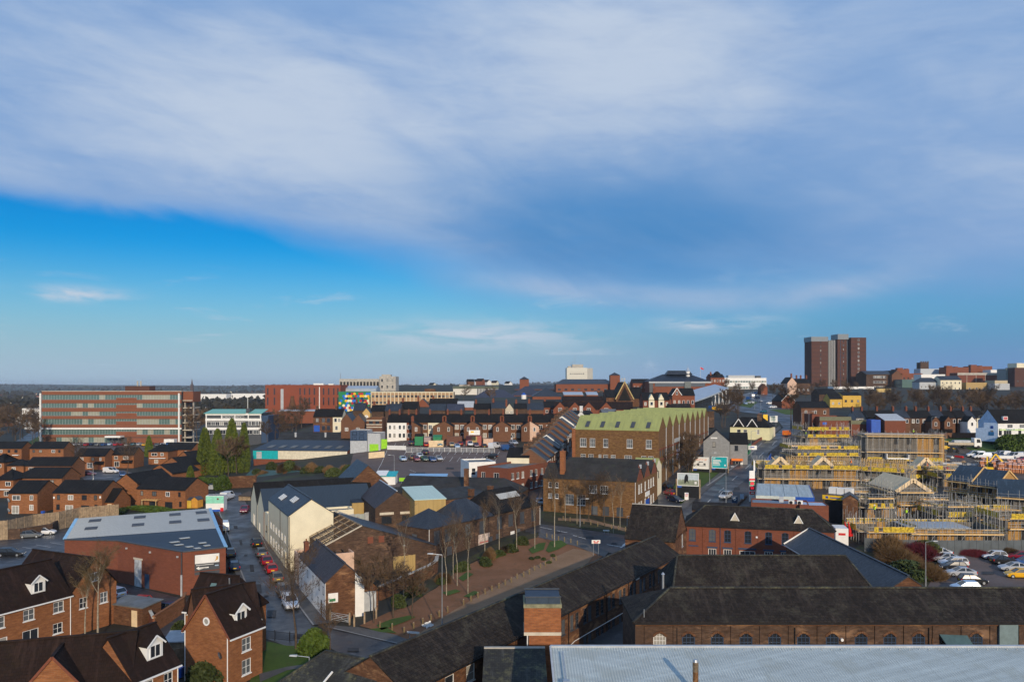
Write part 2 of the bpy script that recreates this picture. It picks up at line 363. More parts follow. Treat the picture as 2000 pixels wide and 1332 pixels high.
# ------------------------------------------------------------------ windows and buildings
ST={  # style: frame material, bar width, columns, rows, panes, sill
 'white': (UPVC,.07,2,1,(GL_DARK,GL_MID,GL_DARK,GL_BLIND),STONE),
 'white1': (UPVC,.06,1,2,(GL_DARK,GL_MID,GL_BLIND),STONE),
 'white3': (UPVC,.07,3,2,(GL_MID,GL_DARK),STONE),
 'georg': (UPVC,.06,2,2,(GL_DARK,GL_MID),STONE),
 'patio': (UPVC,.07,2,1,(GL_DARK,GL_BLIND),None),
 'dark': (BLACK,.06,2,1,(GL_DARK,GL_MID,GL_BLIND),STONE),
 'darkdoor': (BLACK,.06,2,1,(GL_DARK,),None),
 'blue': (DARKBLUE,.08,2,3,(GL_DARK,GL_MID,GL_BLIND),DARKBLUE),
 'sash': (UPVC,.07,1,2,(GL_DARK,GL_MID,GL_BLIND),STONE),
 'mill': (LGREY,.06,3,3,(GL_MID,GL_DARK),STONE),
 'board': (DGREY,.05,1,1,(DGREY,GL_MID,DGREY),CONC),
 'arch': (DARKBLUE,.07,3,5,(GL_DARK,),CONC),
 'archw': (UPVC,.05,4,6,(GL_BLIND,),CONC),
 'works': (DGREY,.05,2,4,(GL_DARK,GL_MID),CONC),
 'shop': (WHITE,.08,3,1,(GL_DARK,),None),
 'open': (BLACK,.03,1,1,(BLACK,),None),
 'steel': (DGREY,.05,4,2,(GL_MID,GL_DARK),CONC),
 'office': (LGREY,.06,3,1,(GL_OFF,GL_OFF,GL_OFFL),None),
}
WM={}
def win_mesh(st,w,h,gi):
 k=(st,round(w,2),round(h,2),gi)
 if k in WM: return WM[k]
 fm,t,nc,nr,panes,sill=ST[st];b=MB()
 b.box(0,.03,0,t,.1,h);b.box(w-t,.03,0,w,.1,h);b.box(t,.03,0,w-t,.1,t);b.box(t,.03,h-t,w-t,.1,h)
 bw=t*.6
 for i in range(1,nc):
  x=t+(w-2*t)*i/nc;b.box(x-bw/2,.035,t,x+bw/2,.095,h-t)
 for j in range(1,nr):
  z=t+(h-2*t)*j/nr
  for i in range(nc):
   xa=t+(w-2*t)*i/nc+bw/2;xb=t+(w-2*t)*(i+1)/nc-bw/2
   b.box(xa,.04,z-bw/2,xb,.09,z+bw/2)
 if sill: b.box(-.08,-.07,-.1,w+.08,.03,0)
 p=MB().quad((t*.5,.07,t*.5),(w-t*.5,.07,t*.5),(w-t*.5,.07,h-t*.5),(t*.5,.07,h-t*.5))
 fms=[fm]
 WM[k]=(b.mesh('window',fms),p.mesh('pane',panes[gi%len(panes)]));return WM[k]
def lite_mesh(st,w,h,gi):
 k=('lite',st,round(w,1),round(h,1),gi)
 if k in WM: return WM[k]
 fm,t,nc,nr,panes,sill=ST[st];b=MB();t=max(t,.1)
 b.box(0,-.06,0,t,.02,h);b.box(w-t,-.06,0,w,.02,h);b.box(t,-.06,0,w-t,.02,t);b.box(t,-.06,h-t,w-t,.02,h)
 if nc>1: b.box(w/2-t/3,-.05,t,w/2+t/3,.02,h-t)
 b.cur=1;b.quad((t/2,-.02,t/2),(w-t/2,-.02,t/2),(w-t/2,-.02,h-t/2),(t/2,-.02,h-t/2))
 WM[k]=b.mesh('window',[fm,panes[gi%len(panes)]]);return WM[k]
RW=random.Random(11)
class House:
 def __init__(s,name,label,cat,A,B,D,h,roof='gx',rise=2.4,wall=None,roofm=None,ov=.3,gv=.15,z0=None,group=None,
     hipL=0,hipR=0,para=.5,gutter=None,deep=.13,ridge=None,ext=2.0,lite=False,peak=.5,bays=1,top=None):
  dx,dy=B[0]-A[0],B[1]-A[1];s.L=math.hypot(dx,dy);s.ang=math.atan2(dy,dx);s.D=D;s.h=h
  s.u=(dx/s.L,dy/s.L);s.v=(-s.u[1],s.u[0]);s.A=A
  z=min(ground(*A),ground(*B)) if z0 is None else z0;s.z0=z
  if top is not None: s.h=h=top-z
  s.root=empty(name,(A[0],A[1],z),s.ang,label,cat,group)
  s.roof,s.rise,s.wm,s.rm,s.ov,s.gv=roof,rise,wall,roofm,ov,gv
  s.hL,s.hR,s.para,s.gut,s.deep,s.rid,s.ext,s.lite,s.peak,s.bays=hipL,hipR,para,gutter,deep,ridge,ext,lite,peak,bays
  s.holes=dict(f=[],r=[],b=[],l=[])
 def world(s,x,y,z=0): return (s.A[0]+s.u[0]*x+s.v[0]*y,s.A[1]+s.u[1]*x+s.v[1]*y,s.z0+z)
 def side(s,k):
  L,D=s.L,s.D
  return {'f': ((0,0),(1,0),L,0),'r': ((L,0),(0,1),D,R(90)),'b': ((L,D),(-1,0),L,R(180)),'l': ((0,D),(0,-1),D,R(-90))}[k]
 def w(s,k,us,z,w,h,st='white',arch=0,lite=None,parent=None):
  o,t,L,a=s.side(k)
  if not isinstance(us,(list,tuple)): us=[us]
  for u in us:
   x,y=o[0]+t[0]*(u-w/2),o[1]+t[1]*(u-w/2);gi=RW.randrange(4)
   if s.lite or lite: link('window',lite_mesh(st,w,h,gi%len(ST[st][4])),s.root,(x,y,z),a);continue
   s.holes[k].append((u-w/2,u+w/2,z,z+h,arch))
   fm,pm=win_mesh(st,w,h,gi%len(ST[st][4]))
   f=link('window',fm,s.root,(x,y,z),a);link('pane',pm,f)
  return s
 def row(s,k,n,z,w,h,st='white',m=None,arch=0):
  L=s.side(k)[2];m=L/n/2 if m is None else m
  return s.w(k,[m+(L-2*m)*i/max(1,n-1) for i in range(n)] if n>1 else [L/2],z,w,h,st,arch)
 def door(s,k,u,w=.95,h=2.05,mat=None,z=0.0,name='door'):
  o,t,L,a=s.side(k);x,y=o[0]+t[0]*(u-w/2),o[1]+t[1]*(u-w/2)
  b=MB();b.box(0,-.05,0,w,.03,h);d=b.build(name,mat or WHITE,s.root,(x,y,z),a)
  if name=='door':
   MB().box(w*.82,-.1,h*.47,w*.92,-.05,h*.51).build('handle',STEEL,d)
  return s
 def on(s,k,name,u,z,w,h,mat,proud=.06,parent=None):       # a panel fixed to a wall
  o,t,L,a=s.side(k);x,y=o[0]+t[0]*(u-w/2),o[1]+t[1]*(u-w/2)
  return MB().box(0,-proud,0,w,.02,h).build(name,mat,parent or s.root,(x,y,z),a)
 def text(s,k,txt,u,z,size,mat,proud=.08,squash=1.0):
  o,t,L,a=s.side(k);n=(t[1],-t[0])
  ob=link('lettering',text_mesh(txt,size,mat,'CENTER'),s.root,(o[0]+t[0]*u+n[0]*proud,o[1]+t[1]*u+n[1]*proud,z));ob.rotation_euler=(R(90),0,a);ob.scale.x=squash
  return ob
 def chim(s,x,y,w=.9,d=.6,z0=None,z1=None,pots=2,mat=None,pm=None):
  z1=z1 if z1 is not None else s.h+s.rise+1.1;z0=z0 if z0 is not None else s.h
  b=MB();b.cbox(x,y,z0,w,d,z1-z0-.25);b.cbox(x,y,z1-.25,w+.12,d+.12,.15);b.cbox(x,y,z1-.1,w+.02,d+.02,.1)
  c=b.build('chimney',mat or s.wm,s.root)
  for i in range(pots):
   px_=x+((i+.5)/pots-.5)*w*.8 if w>=d else x;py_=y if w>=d else y+((i+.5)/pots-.5)*d*.8
   MB().tube((px_,py_,z1),(px_,py_,z1+.4),.12,.1,6).build('chimney_pot',pm or BR_NEW,c)
  return s
 def part(s,name,mat,fn,smooth=False):
  b=MB();fn(b);return b.build(name,mat,s.root,smooth=smooth)
 def pipe(s,k,u,z1,mat,z0=0,r=.05):
  o,t,L,a=s.side(k);n=(t[1],-t[0]);x,y=o[0]+t[0]*u+n[0]*.09,o[1]+t[1]*u+n[1]*.09
  MB().tube((x,y,z0),(x,y,z1),r,r,6).build('drainpipe',mat,s.root);return s
 def dormer(s,u,w=1.5,hh=1.35,back=2.2,zb=None,y=.55,roofm=None):
  """gabled dormer standing on the front slope"""
  sl=s.rise/(s.D/2);zb=s.h+sl*y+.1 if zb is None else zb
  b=MB();d=back
  b.add([(0,0,0),(w,0,0),(w,0,hh),(w/2,0,hh+w*.42),(0,0,hh),(0,d,hh),(w,d,hh),(w,.02,0),(0,.02,0),(w/2,d,hh+w*.42)],
    [(0,1,2,3,4),(1,6,2),(0,4,5)])
  D_=b.build('dormer',WHITE,s.root,(u-w/2,y,zb))
  link('window',lite_mesh('georg',w*.72,hh*.88,0),D_,(w*.14,0,hh*.08))
  r=MB();o=.16;zr=hh+w*.42
  r.slab([(-o,-.2,hh-.14),(w/2,-.2,zr),(w/2,d+.6,zr),(-o,d+.2,hh-.14)],-.07)
  r.slab([(w/2,-.2,zr),(w+o,-.2,hh-.14),(w+o,d+.2,hh-.14),(w/2,d+.6,zr)],-.07)
  r.build('dormer_roof',roofm or s.rm,D_)
  e=MB();e.beam((-o,-.23,hh-.14),(w/2,-.23,zr),.05,.14);e.beam((w/2,-.23,zr),(w+o,-.23,hh-.14),.05,.14);e.build('bargeboard',UPVC,D_)
  return s
 def done(s):
  L,D,h,ri=s.L,s.D,s.h,s.rise
  b=MB()
  for k in 'frbl':
   o,t,Ls,a=s.side(k);n=(t[1],-t[0]);hs=s.holes[k];top=h+(s.para if s.roof=='flat' else 0)
   if s.roof=='mono' and k=='b': top=h+ri
   us=sorted({0,Ls}|{q for x in hs for q in x[:2]});zs=sorted({-s.ext,top}|{q for x in hs for q in x[2:4]})
   P=lambda u,z,dd=0: (o[0]+t[0]*u-n[0]*dd,o[1]+t[1]*u-n[1]*dd,z)
   for i in range(len(us)-1):
    for j in range(len(zs)-1):
     cu,cz=(us[i]+us[i+1])/2,(zs[j]+zs[j+1])/2
     if any(x[0]<cu<x[1] and x[2]<cz<x[3] for x in hs): continue
     b.quad(P(us[i],zs[j]),P(us[i+1],zs[j]),P(us[i+1],zs[j+1]),P(us[i],zs[j+1]))
   e=s.deep
   for u0,u1,z0,z1,ar in hs:
    b.quad(P(u0,z0),P(u0,z1),P(u0,z1,e),P(u0,z0,e));b.quad(P(u1,z1),P(u1,z0),P(u1,z0,e),P(u1,z1,e))
    b.quad(P(u0,z1),P(u1,z1),P(u1,z1,e),P(u0,z1,e));b.quad(P(u1,z0),P(u0,z0),P(u0,z0,e),P(u1,z0,e))
    if ar:
     n_=6;arc=[(u0+(u1-u0)*q/n_,z1-ar+ar*math.sin(math.pi*q/n_)) for q in range(n_+1)]
     for q in range(n_):
      (ua,za),(ub,zb)=arc[q],arc[q+1]
      if max(za,zb)<z1-1e-4 or min(za,zb)<z1-1e-4: b.quad(P(ua,za,.002),P(ub,zb,.002),P(ub,z1,.002),P(ua,z1,.002))
   if s.roof=='mono' and k in 'lr':
    p=[P(0,h),P(Ls,h),P(Ls,h+ri)] if k=='r' else [P(0,h),P(Ls,h),P(0,h+ri)]
    b.quad(*p)
   if (s.roof=='gx' and k in 'lr' and not (s.hL if k=='l' else s.hR)):
    nb=s.bays
    for q in range(nb):
     pk=s.peak if k=='r' else 1-s.peak
     b.quad(P(Ls*q/nb,h),P(Ls*(q+1)/nb,h),P(Ls*(q+pk)/nb,h+ri))
   if s.roof=='gy' and k in 'fb':
    nb=s.bays
    for q in range(nb):
     pk=s.peak if k=='f' else 1-s.peak
     b.quad(P(Ls*q/nb,h),P(Ls*(q+1)/nb,h),P(Ls*(q+pk)/nb,h+ri))
  if s.roof=='flat':
   ip=.22
   b.quad((ip,D-ip,h+s.para),(ip,ip,h+s.para),(0,0,h+s.para),(0,D,h+s.para));b.quad((0,0,h+s.para),(ip,ip,h+s.para),(L-ip,ip,h+s.para),(L,0,h+s.para))
   b.quad((L,0,h+s.para),(L-ip,ip,h+s.para),(L-ip,D-ip,h+s.para),(L,D,h+s.para));b.quad((L,D,h+s.para),(L-ip,D-ip,h+s.para),(ip,D-ip,h+s.para),(0,D,h+s.para))
   b.quad((ip,ip,h),(ip,D-ip,h),(ip,D-ip,h+s.para),(ip,ip,h+s.para));b.quad((L-ip,D-ip,h),(L-ip,ip,h),(L-ip,ip,h+s.para),(L-ip,D-ip,h+s.para))
   b.quad((L-ip,ip,h),(ip,ip,h),(ip,ip,h+s.para),(L-ip,ip,h+s.para));b.quad((ip,D-ip,h),(L-ip,D-ip,h),(L-ip,D-ip,h+s.para),(ip,D-ip,h+s.para))
  b.build('wall',s.wm,s.root)
  r=MB();T=.13;ov,gv=s.ov,s.gv;hT=h+T
  if s.roof=='flat': r.box(.22,.22,h-.1,L-.22,D-.22,h+.02)
  elif s.roof=='mono':
   k=ri/D;r.slab([(-gv,-ov,hT-k*ov),(L+gv,-ov,hT-k*ov),(L+gv,D+ov,hT+ri+k*ov),(-gv,D+ov,hT+ri+k*ov)],T)
  elif s.roof in ('gx','gy'):
   nb=s.bays
   if s.roof=='gx': W_,M_=D/nb,L;tr=lambda a,c,z: (a,c,z)
   else: W_,M_=L/nb,D;tr=lambda a,c,z: (c,a,z)
   for q in range(nb):
    y0,y1,ym=q*W_,(q+1)*W_,(q+s.peak)*W_
    k0=ri/(ym-y0);k1=ri/(y1-ym);o0=ov if q==0 else 0;o1=ov if q==nb-1 else 0
    hl,hr=s.hL,s.hR;gl=0 if hl else gv;gr=0 if hr else gv
    xl=-ov if hl else-gl;xr=M_+(ov if hr else gr)
    A_=tr(xl,y0-o0,hT-k0*o0);B_=tr(xr,y0-o0,hT-k0*o0);C_=tr(xr-(hr+ov if hr else 0),ym,hT+ri);D_=tr(xl+(hl+ov if hl else 0),ym,hT+ri)
    E_=tr(xr,y1+o1,hT-k1*o1);F_=tr(xl,y1+o1,hT-k1*o1)
    fl=(lambda p: p) if s.roof=='gx' else (lambda p: p[::-1])
    r.slab(fl([A_,B_,C_,D_]),T);r.slab(fl([E_,F_,D_,C_]),T)
    if hl: r.slab(fl([F_,A_,D_]),T)
    if hr: r.slab(fl([B_,E_,C_]),T)
    if s.rid:
     g=MB();a1,a2=Vector(D_),Vector(C_);g.beam(a1+Vector((0,0,.03)),a2+Vector((0,0,.03)),.28,.12)
     if hl: g.beam(a1,Vector(A_)+Vector((0,0,.02)),.2,.1)
     if hr: g.beam(a2,Vector(B_)+Vector((0,0,.02)),.2,.1)
     g.build('ridge_tiles',s.rid,s.root)
  elif s.roof=='pyr':
   a=[(-ov,-ov,h),(L+ov,-ov,h),(L+ov,D+ov,h),(-ov,D+ov,h)];p=(L/2,D/2,h+ri)
   for i in range(4): r.quad(a[i],a[(i+1)%4],p)
   r.quad(*a[::-1])
  if r.v: r.build('roof',s.rm,s.root)
  if s.gut and s.roof in ('gx','gy'):
   k=ri/((D if s.roof=='gx' else L)*s.peak/s.bays);z=h-k*ov+.02
   for q in (0,1):
    g=MB()
    if s.roof=='gx': y=(-ov-.1,D+ov)[q];g.box(-gv,y,z-.1,L+gv,y+.1,z+.04)
    else: x=(-ov-.1,L+ov)[q];g.box(x,-gv,z-.1,x+.1,D+gv,z+.04)
    g.build('gutter',s.gut,s.root)
  return s
def rect(A,B,D):                        # the far corners of a rectangle
 dx,dy=B[0]-A[0],B[1]-A[1];L=math.hypot(dx,dy);return (A[0]-dy/L*D,A[1]+dx/L*D),(B[0]-dy/L*D,B[1]+dx/L*D)
def off(P,dirv,t): return (P[0]+dirv[0]*t,P[1]+dirv[1]*t)
# ------------------------------------------------------------------ draped ground sheets
from mathutils.geometry import tessellate_polygon
def sheet(name,pts,mat,lift,step=5.0,kind='structure',label=None,cat=None,parent=None):
 bm=bmesh.new();vs=[bm.verts.new((x,y,0)) for x,y in pts]
 for t in tessellate_polygon([[Vector((x,y,0)) for x,y in pts]]):
  try: bm.faces.new([vs[i] for i in t])
  except ValueError: pass
 xs=[p[0] for p in pts];ys=[p[1] for p in pts]
 for ax,lo,hi in ((0,min(xs),max(xs)),(1,min(ys),max(ys))):
  k=math.floor(lo/step)+1
  while k*step<hi:
   no=(1,0,0) if ax==0 else (0,1,0);co=(k*step,0,0) if ax==0 else (0,k*step,0)
   bmesh.ops.bisect_plane(bm,geom=bm.verts[:]+bm.edges[:]+bm.faces[:],plane_co=co,plane_no=no);k+=1
 for v in bm.verts: v.co.z=ground(v.co.x,v.co.y)+lift
 for f in bm.faces:
  f.normal_update()
  if f.normal.z<0: f.normal_flip()
 me=bpy.data.meshes.new(name);bm.to_mesh(me);bm.free();me.materials.append(mat)
 return tag(link(name,me,parent),label,cat,None,kind)
def strip_pts(path,w):                   # polygon along a centre line
 l,r=[],[]
 for i,p in enumerate(path):
  a=path[max(0,i-1)];b=path[min(len(path)-1,i+1)];dx,dy=b[0]-a[0],b[1]-a[1];n=math.hypot(dx,dy);dx/=n;dy/=n
  ww=w[i] if isinstance(w,(list,tuple)) else w
  l.append((p[0]-dy*ww/2,p[1]+dx*ww/2));r.append((p[0]+dy*ww/2,p[1]-dx*ww/2))
 return r+l[::-1]
def wall_run(name,label,cat,pts,h,t,mat,cap=None,group=None,z=None):
 """free-standing wall or fence of solid panels along a polyline"""
 r=empty(name,(pts[0][0],pts[0][1],ground(*pts[0])),0,label,cat,group);b=MB();c=MB();ox,oy,oz=r.location
 for p,q in zip(pts,pts[1:]):
  L=math.hypot(q[0]-p[0],q[1]-p[1]);n=max(1,int(L/6));nx,ny=-(q[1]-p[1])/L*t/2,(q[0]-p[0])/L*t/2
  for i in range(n):
   a=(p[0]+(q[0]-p[0])*i/n,p[1]+(q[1]-p[1])*i/n);e=(p[0]+(q[0]-p[0])*(i+1)/n,p[1]+(q[1]-p[1])*(i+1)/n)
   za,ze=ground(*a)-oz,ground(*e)-oz
   for mb,z0,z1,k in ((b,-.6,h,1),(c,h,h+.1,1.5)):
    vs=[(a[0]-ox-nx*k,a[1]-oy-ny*k,za+z0),(e[0]-ox-nx*k,e[1]-oy-ny*k,ze+z0),(e[0]-ox+nx*k,e[1]-oy+ny*k,ze+z0),(a[0]-ox+nx*k,a[1]-oy+ny*k,za+z0)]
    vs+=[(x,y,zz_+z1-z0) for x,y,zz_ in vs]
    mb.add(vs,[(0,3,2,1),(4,5,6,7),(0,1,5,4),(1,2,6,5),(2,3,7,6),(3,0,4,7)])
 b.build('panel' if cat=='fence' else 'wall',mat,r)
 if cap: c.build('coping',cap,r)
 return r
# ------------------------------------------------------------------ cars
PAINT={}
def paint(nm,c,metal=.2):
 PAINT[nm]=plain(nm+'_car_paint',c,.28,metal,.03,.5,.6);return PAINT[nm]
for nm,c in dict(white=(.75,.76,.78),silver=(.45,.47,.5),grey=(.13,.14,.15),black=(.012,.013,.016),red=(.42,.015,.02),crimson=(.25,.01,.03),blue=(.02,.08,.25),navy=(.012,.025,.07),teal=(.02,.14,.2),
     yellow=(.8,.42,.01),beige=(.42,.37,.28),bronze=(.16,.13,.10),orange=(.75,.17,.02),purple=(.12,.05,.09),pale=(.42,.55,.7),green=(.03,.1,.05)).items(): paint(nm,c)
CT=dict(  # (x, top z, half width, bottom z) from tail to nose; greenhouse: rear base, rear top, front top, front base, roof z
 hatch=([(-1.98,.72,.70,.38),(-1.85,.92,.80,.26),(-1.2,.95,.85,.2),(0,.94,.86,.2),(.95,.92,.86,.2),(1.5,.80,.84,.2),(1.85,.68,.76,.26),(1.98,.5,.62,.36)],(-1.84,-1.45,.15,.98,1.46)),
 estate=([(-2.25,.75,.72,.4),(-2.12,.95,.82,.28),(-1.2,.96,.86,.2),(0,.95,.87,.2),(1.0,.92,.87,.2),(1.7,.80,.85,.2),(2.1,.66,.76,.28),(2.22,.48,.62,.36)],(-2.1,-1.8,.1,1.0,1.47)),
 saloon=([(-2.25,.80,.70,.4),(-2.1,.96,.80,.28),(-1.4,.97,.85,.2),(0,.94,.87,.2),(1.0,.92,.87,.2),(1.7,.80,.85,.2),(2.1,.66,.76,.28),(2.22,.48,.62,.36)],(-1.7,-1.0,.1,1.0,1.42)),
 suv=([(-2.15,.85,.75,.5),(-2.05,1.08,.85,.36),(-1.2,1.1,.9,.3),(0,1.08,.91,.3),(.95,1.05,.91,.3),(1.6,.98,.89,.3),(2.0,.85,.82,.36),(2.15,.6,.7,.42)],(-2.02,-1.75,.1,.95,1.68)),
 van=([(-2.55,1.2,.86,.45),(-2.52,1.3,.95,.35),(-1.2,1.32,.97,.3),(0,1.3,.97,.3),(1.2,1.22,.97,.3),(2.0,1.05,.95,.3),(2.4,.85,.86,.34),(2.5,.6,.72,.42)],(-2.5,-2.42,.75,1.65,2.0)))
CM={}
def car_meshes(t):
 if t in CM: return CM[t]
 sts,(rb,rt,ft,fb,zr)=CT[t];b=MB();rings=[]
 for x,zt,hw,zb in sts:
  rings.append([(x,-hw*.92,zb),(x,-hw,zb+.14),(x,-hw,zt-.14),(x,-hw*.9,zt),(x,hw*.9,zt),(x,hw,zt-.14),(x,hw,zb+.14),(x,hw*.92,zb)])
 n=8;vs=[p for r in rings for p in r];fs=[]
 for i in range(len(rings)-1):
  for j in range(n): fs.append((i*n+j,(i+1)*n+j,(i+1)*n+(j+1)%n,i*n+(j+1)%n))
 fs+=[tuple(range(n)),tuple(range(len(vs)-1,len(vs)-1-n,-1))]
 b.add(vs,fs)
 zt=lambda x: lerp([(q[0],q[1]) for q in sts],x);hw=sts[3][2]
 wb,wt_=hw*.92,hw*(.86 if t=='van' else .74)
 g=MB();B=[(rb,-wb,zt(rb)-.02),(fb,-wb,zt(fb)-.02),(fb,wb,zt(fb)-.02),(rb,wb,zt(rb)-.02)];Tt=[(rt,-wt_,zr-.05),(ft,-wt_,zr-.05),(ft,wt_,zr-.05),(rt,wt_,zr-.05)]
 g.add(B+Tt,[(0,1,5,4),(1,2,6,5),(2,3,7,6),(3,0,4,7)])
 r=MB();r.add([(rt-.05,-wt_,zr-.05),(ft+.05,-wt_,zr-.05),(ft+.05,wt_,zr-.05),(rt-.05,wt_,zr-.05),(rt+.1,-wt_*.85,zr),(ft-.1,-wt_*.85,zr),(ft-.1,wt_*.85,zr),(rt+.1,wt_*.85,zr)],
     [(0,3,2,1),(4,5,6,7),(0,1,5,4),(1,2,6,5),(2,3,7,6),(3,0,4,7)])
 for i in range(4): r.beam(Vector(B[i]),Vector(Tt[i]),.1,.08)
 for sy in (0,3):
  p=Vector(B[0 if sy==0 else 3]);q=Vector(B[1 if sy==0 else 2]);u=Vector(Tt[0 if sy==0 else 3]);v=Vector(Tt[1 if sy==0 else 2])
  for k in ((.45,) if t!='estate' else (.33,.62)): r.beam(p.lerp(q,k),u.lerp(v,k),.08,.06)
  if t=='van':  # closed cargo side
   s_=.012*(-1 if sy==0 else 1);a,c=p.lerp(q,.0),p.lerp(q,.62);d,e=u.lerp(v,.0),u.lerp(v,.62);o_=Vector((0,s_,0))
   r.quad(*( [a+o_,c+o_,e+o_,d+o_] if sy==0 else [c+o_,a+o_,d+o_,e+o_] ))
 if t=='van': r.quad(*[Vector(p)+Vector((-.012,0,0)) for p in (B[3],B[0],Tt[0],Tt[3])])
 wr=.34 if t in ('suv','van') else .31;wmesh=MB();wmesh.tube((0,-.1,0),(0,.1,0),wr,wr,12);wmesh.cur=1;wmesh.tube((0,-.11,0),(0,.11,0),wr*.6,wr*.6,8)
 nx,tx=sts[-1][0],sts[0][0]
 hl=MB().box(-.14,-.16,-.07,.1,.16,.07);tl=MB().box(-.06,-.1,-.13,.07,.1,.13)
 CM[t]=dict(body=b.mesh('body',RUBBER),roof=r.mesh('roof',RUBBER),glazing=g.mesh('glazing',GL_CAR),wheel=wmesh.mesh('wheel',[RUBBER,STEEL]),hl=hl.mesh('headlight',LAMP_W),tl=tl.mesh('tail_light',LAMP_R),
     pf=MB().box(-.02,-.26,-.06,.02,.26,.06).mesh('number_plate',PLATE_W),pr=MB().box(-.02,-.26,-.06,.02,.26,.06).mesh('number_plate',PLATE_Y),
     dims=(nx,tx,sts,wr,hw))
 return CM[t]
def paint_ob(o,m): o.material_slots[0].link='OBJECT';o.material_slots[0].material=m
LC={}
def car(label,t,col,xy,rz,group,lite=False,cat=None,lift=.05):
 """rz: heading in degrees, 0 = nose pointing right, 90 = pointing away"""
 m=car_meshes(t);z=ground(*xy)+lift;nx,tx,sts,wr,hw=m['dims'];cat=cat or ('van' if t=='van' else 'car');nm='parked_van' if t=='van' else 'parked_car'
 if lite:
  k=(t,col)
  if k not in LC:
   bm=bmesh.new();mats=[PAINT[col],GL_CAR,RUBBER]
   for me,mi in ((m['body'],0),(m['roof'],0),(m['glazing'],1)):
    n0=len(bm.faces);bm.from_mesh(me);bm.faces.ensure_lookup_table()
    for f in bm.faces[n0:]: f.material_index=mi
   x=bpy.data.meshes.new(nm);bm.to_mesh(x);bm.free();b2=MB()
   for sx in (-.62,.62):
    for sy in (-1,1): b2.tube((sx*nx,sy*(hw-.16),wr),(sx*nx,sy*(hw+.01),wr),wr,wr,8)
   bm=bmesh.new();bm.from_mesh(x);n0=len(bm.faces);y=b2.mesh('w',RUBBER);bm.from_mesh(y);bm.faces.ensure_lookup_table()
   for f in bm.faces[n0:]: f.material_index=2
   bm.to_mesh(x);bm.free()
   for q in mats: x.materials.append(q)
   LC[k]=x
  o=link(nm,LC[k],None,(xy[0],xy[1],z),R(rz));return tag(o,label,cat,group)
 r=empty(nm,(xy[0],xy[1],z),R(rz),label,cat,group)
 p=PAINT[col]
 paint_ob(link('body',m['body'],r),p);paint_ob(link('roof',m['roof'],r),p);link('glazing',m['glazing'],r)
 for sx in (-.62,.62):
  for sy in (-1,1): link('wheel',m['wheel'],r,(sx*nx,sy*(hw-.09),wr))
 zt=sts[-2][1]
 for sy in (-1,1):
  link('headlight',m['hl'],r,(nx-.12,sy*sts[-2][2]*.72,zt-.12));link('tail_light',m['tl'],r,(tx+.1,sy*sts[1][2]*.9,sts[1][1]-.2))
 link('number_plate',m['pf'],r,(nx-.0,0,.48));link('number_plate',m['pr'],r,(tx-.01,0,.62))
 return r
# ------------------------------------------------------------------ trees and shrubs
TM={}
def bare(seed,h=9.0,spread=.55,twn=3,rad=.16,first=.25,up=.35,mats=None,levels=3,twl=.9,tww=.03):
 k=('bare',seed,h)
 if k in TM: return TM[k]
 rn=random.Random(seed);tr,tw=MB(),MB()
 def leafy(p,d,n):
  for _ in range(n):
   q=Vector((rn.gauss(0,1),rn.gauss(0,1),rn.gauss(.25,.8))).normalized();dd=(d*1.1+q*.8).normalized();L=twl*rn.uniform(.5,1.2)
   e=p+dd*L;sdv=dd.orthogonal().normalized()*tww*.5;tw.quad(p-sdv,p+sdv,e)
   m_=p+dd*L*.4;d2=(dd+Vector((rn.gauss(0,.6),rn.gauss(0,.6),rn.gauss(.1,.5)))).normalized();e2=m_+d2*L*.6;tw.quad(m_-sdv*.8,m_+sdv*.8,e2)
 def go(p,d,L,r,lev):
  n=3 if lev<levels else 2;q=p
  for i in range(n):
   d=(d+Vector((rn.gauss(0,.09),rn.gauss(0,.09),rn.gauss(.04,.06)))).normalized();e=q+d*L/n
   r2=r*(1-.28);tr.tube(q,e,r,r2,5 if lev<2 else 3,False)
   if lev<levels:
    for _ in range(rn.choice((1,2,2)) if lev else (0 if i==0 else rn.choice((3,4)))):
     s_=Vector((rn.gauss(0,1),rn.gauss(0,1),0)).normalized();dd=(d*(1-spread)+s_*spread+Vector((0,0,up*.4))).normalized()
     go(q.lerp(e,rn.random()),dd,L*rn.uniform(.42,.62),r2*.62,lev+1)
   if lev>=levels-1: leafy(e,d,twn)
   q,r=e,r2
  if lev>=1: leafy(q,d,twn+1)
 tr.tube((0,0,-.3),(0,0,h*first),rad,rad*.85,7,False)
 go(Vector((0,0,h*first)),Vector((0,0,1)),h*(.95-first),rad*.85,0)
 ma,mb_=mats or (BARK,TWIG)
 TM[k]=(tr.mesh('trunk',ma,True,False),tw.mesh('crown',mb_,False,False));return TM[k]
def tree(meshes,label,cat,xy,sc=1.0,rz=None,group=None,name='bare_tree',z=None):
 r=empty(name,(xy[0],xy[1],ground(*xy) if z is None else z),random.uniform(0,6.28) if rz is None else rz,label,cat,group);r.scale=(sc,sc,sc*random.uniform(.92,1.08))
 link('trunk',meshes[0],r);link('crown',meshes[1],r);return r
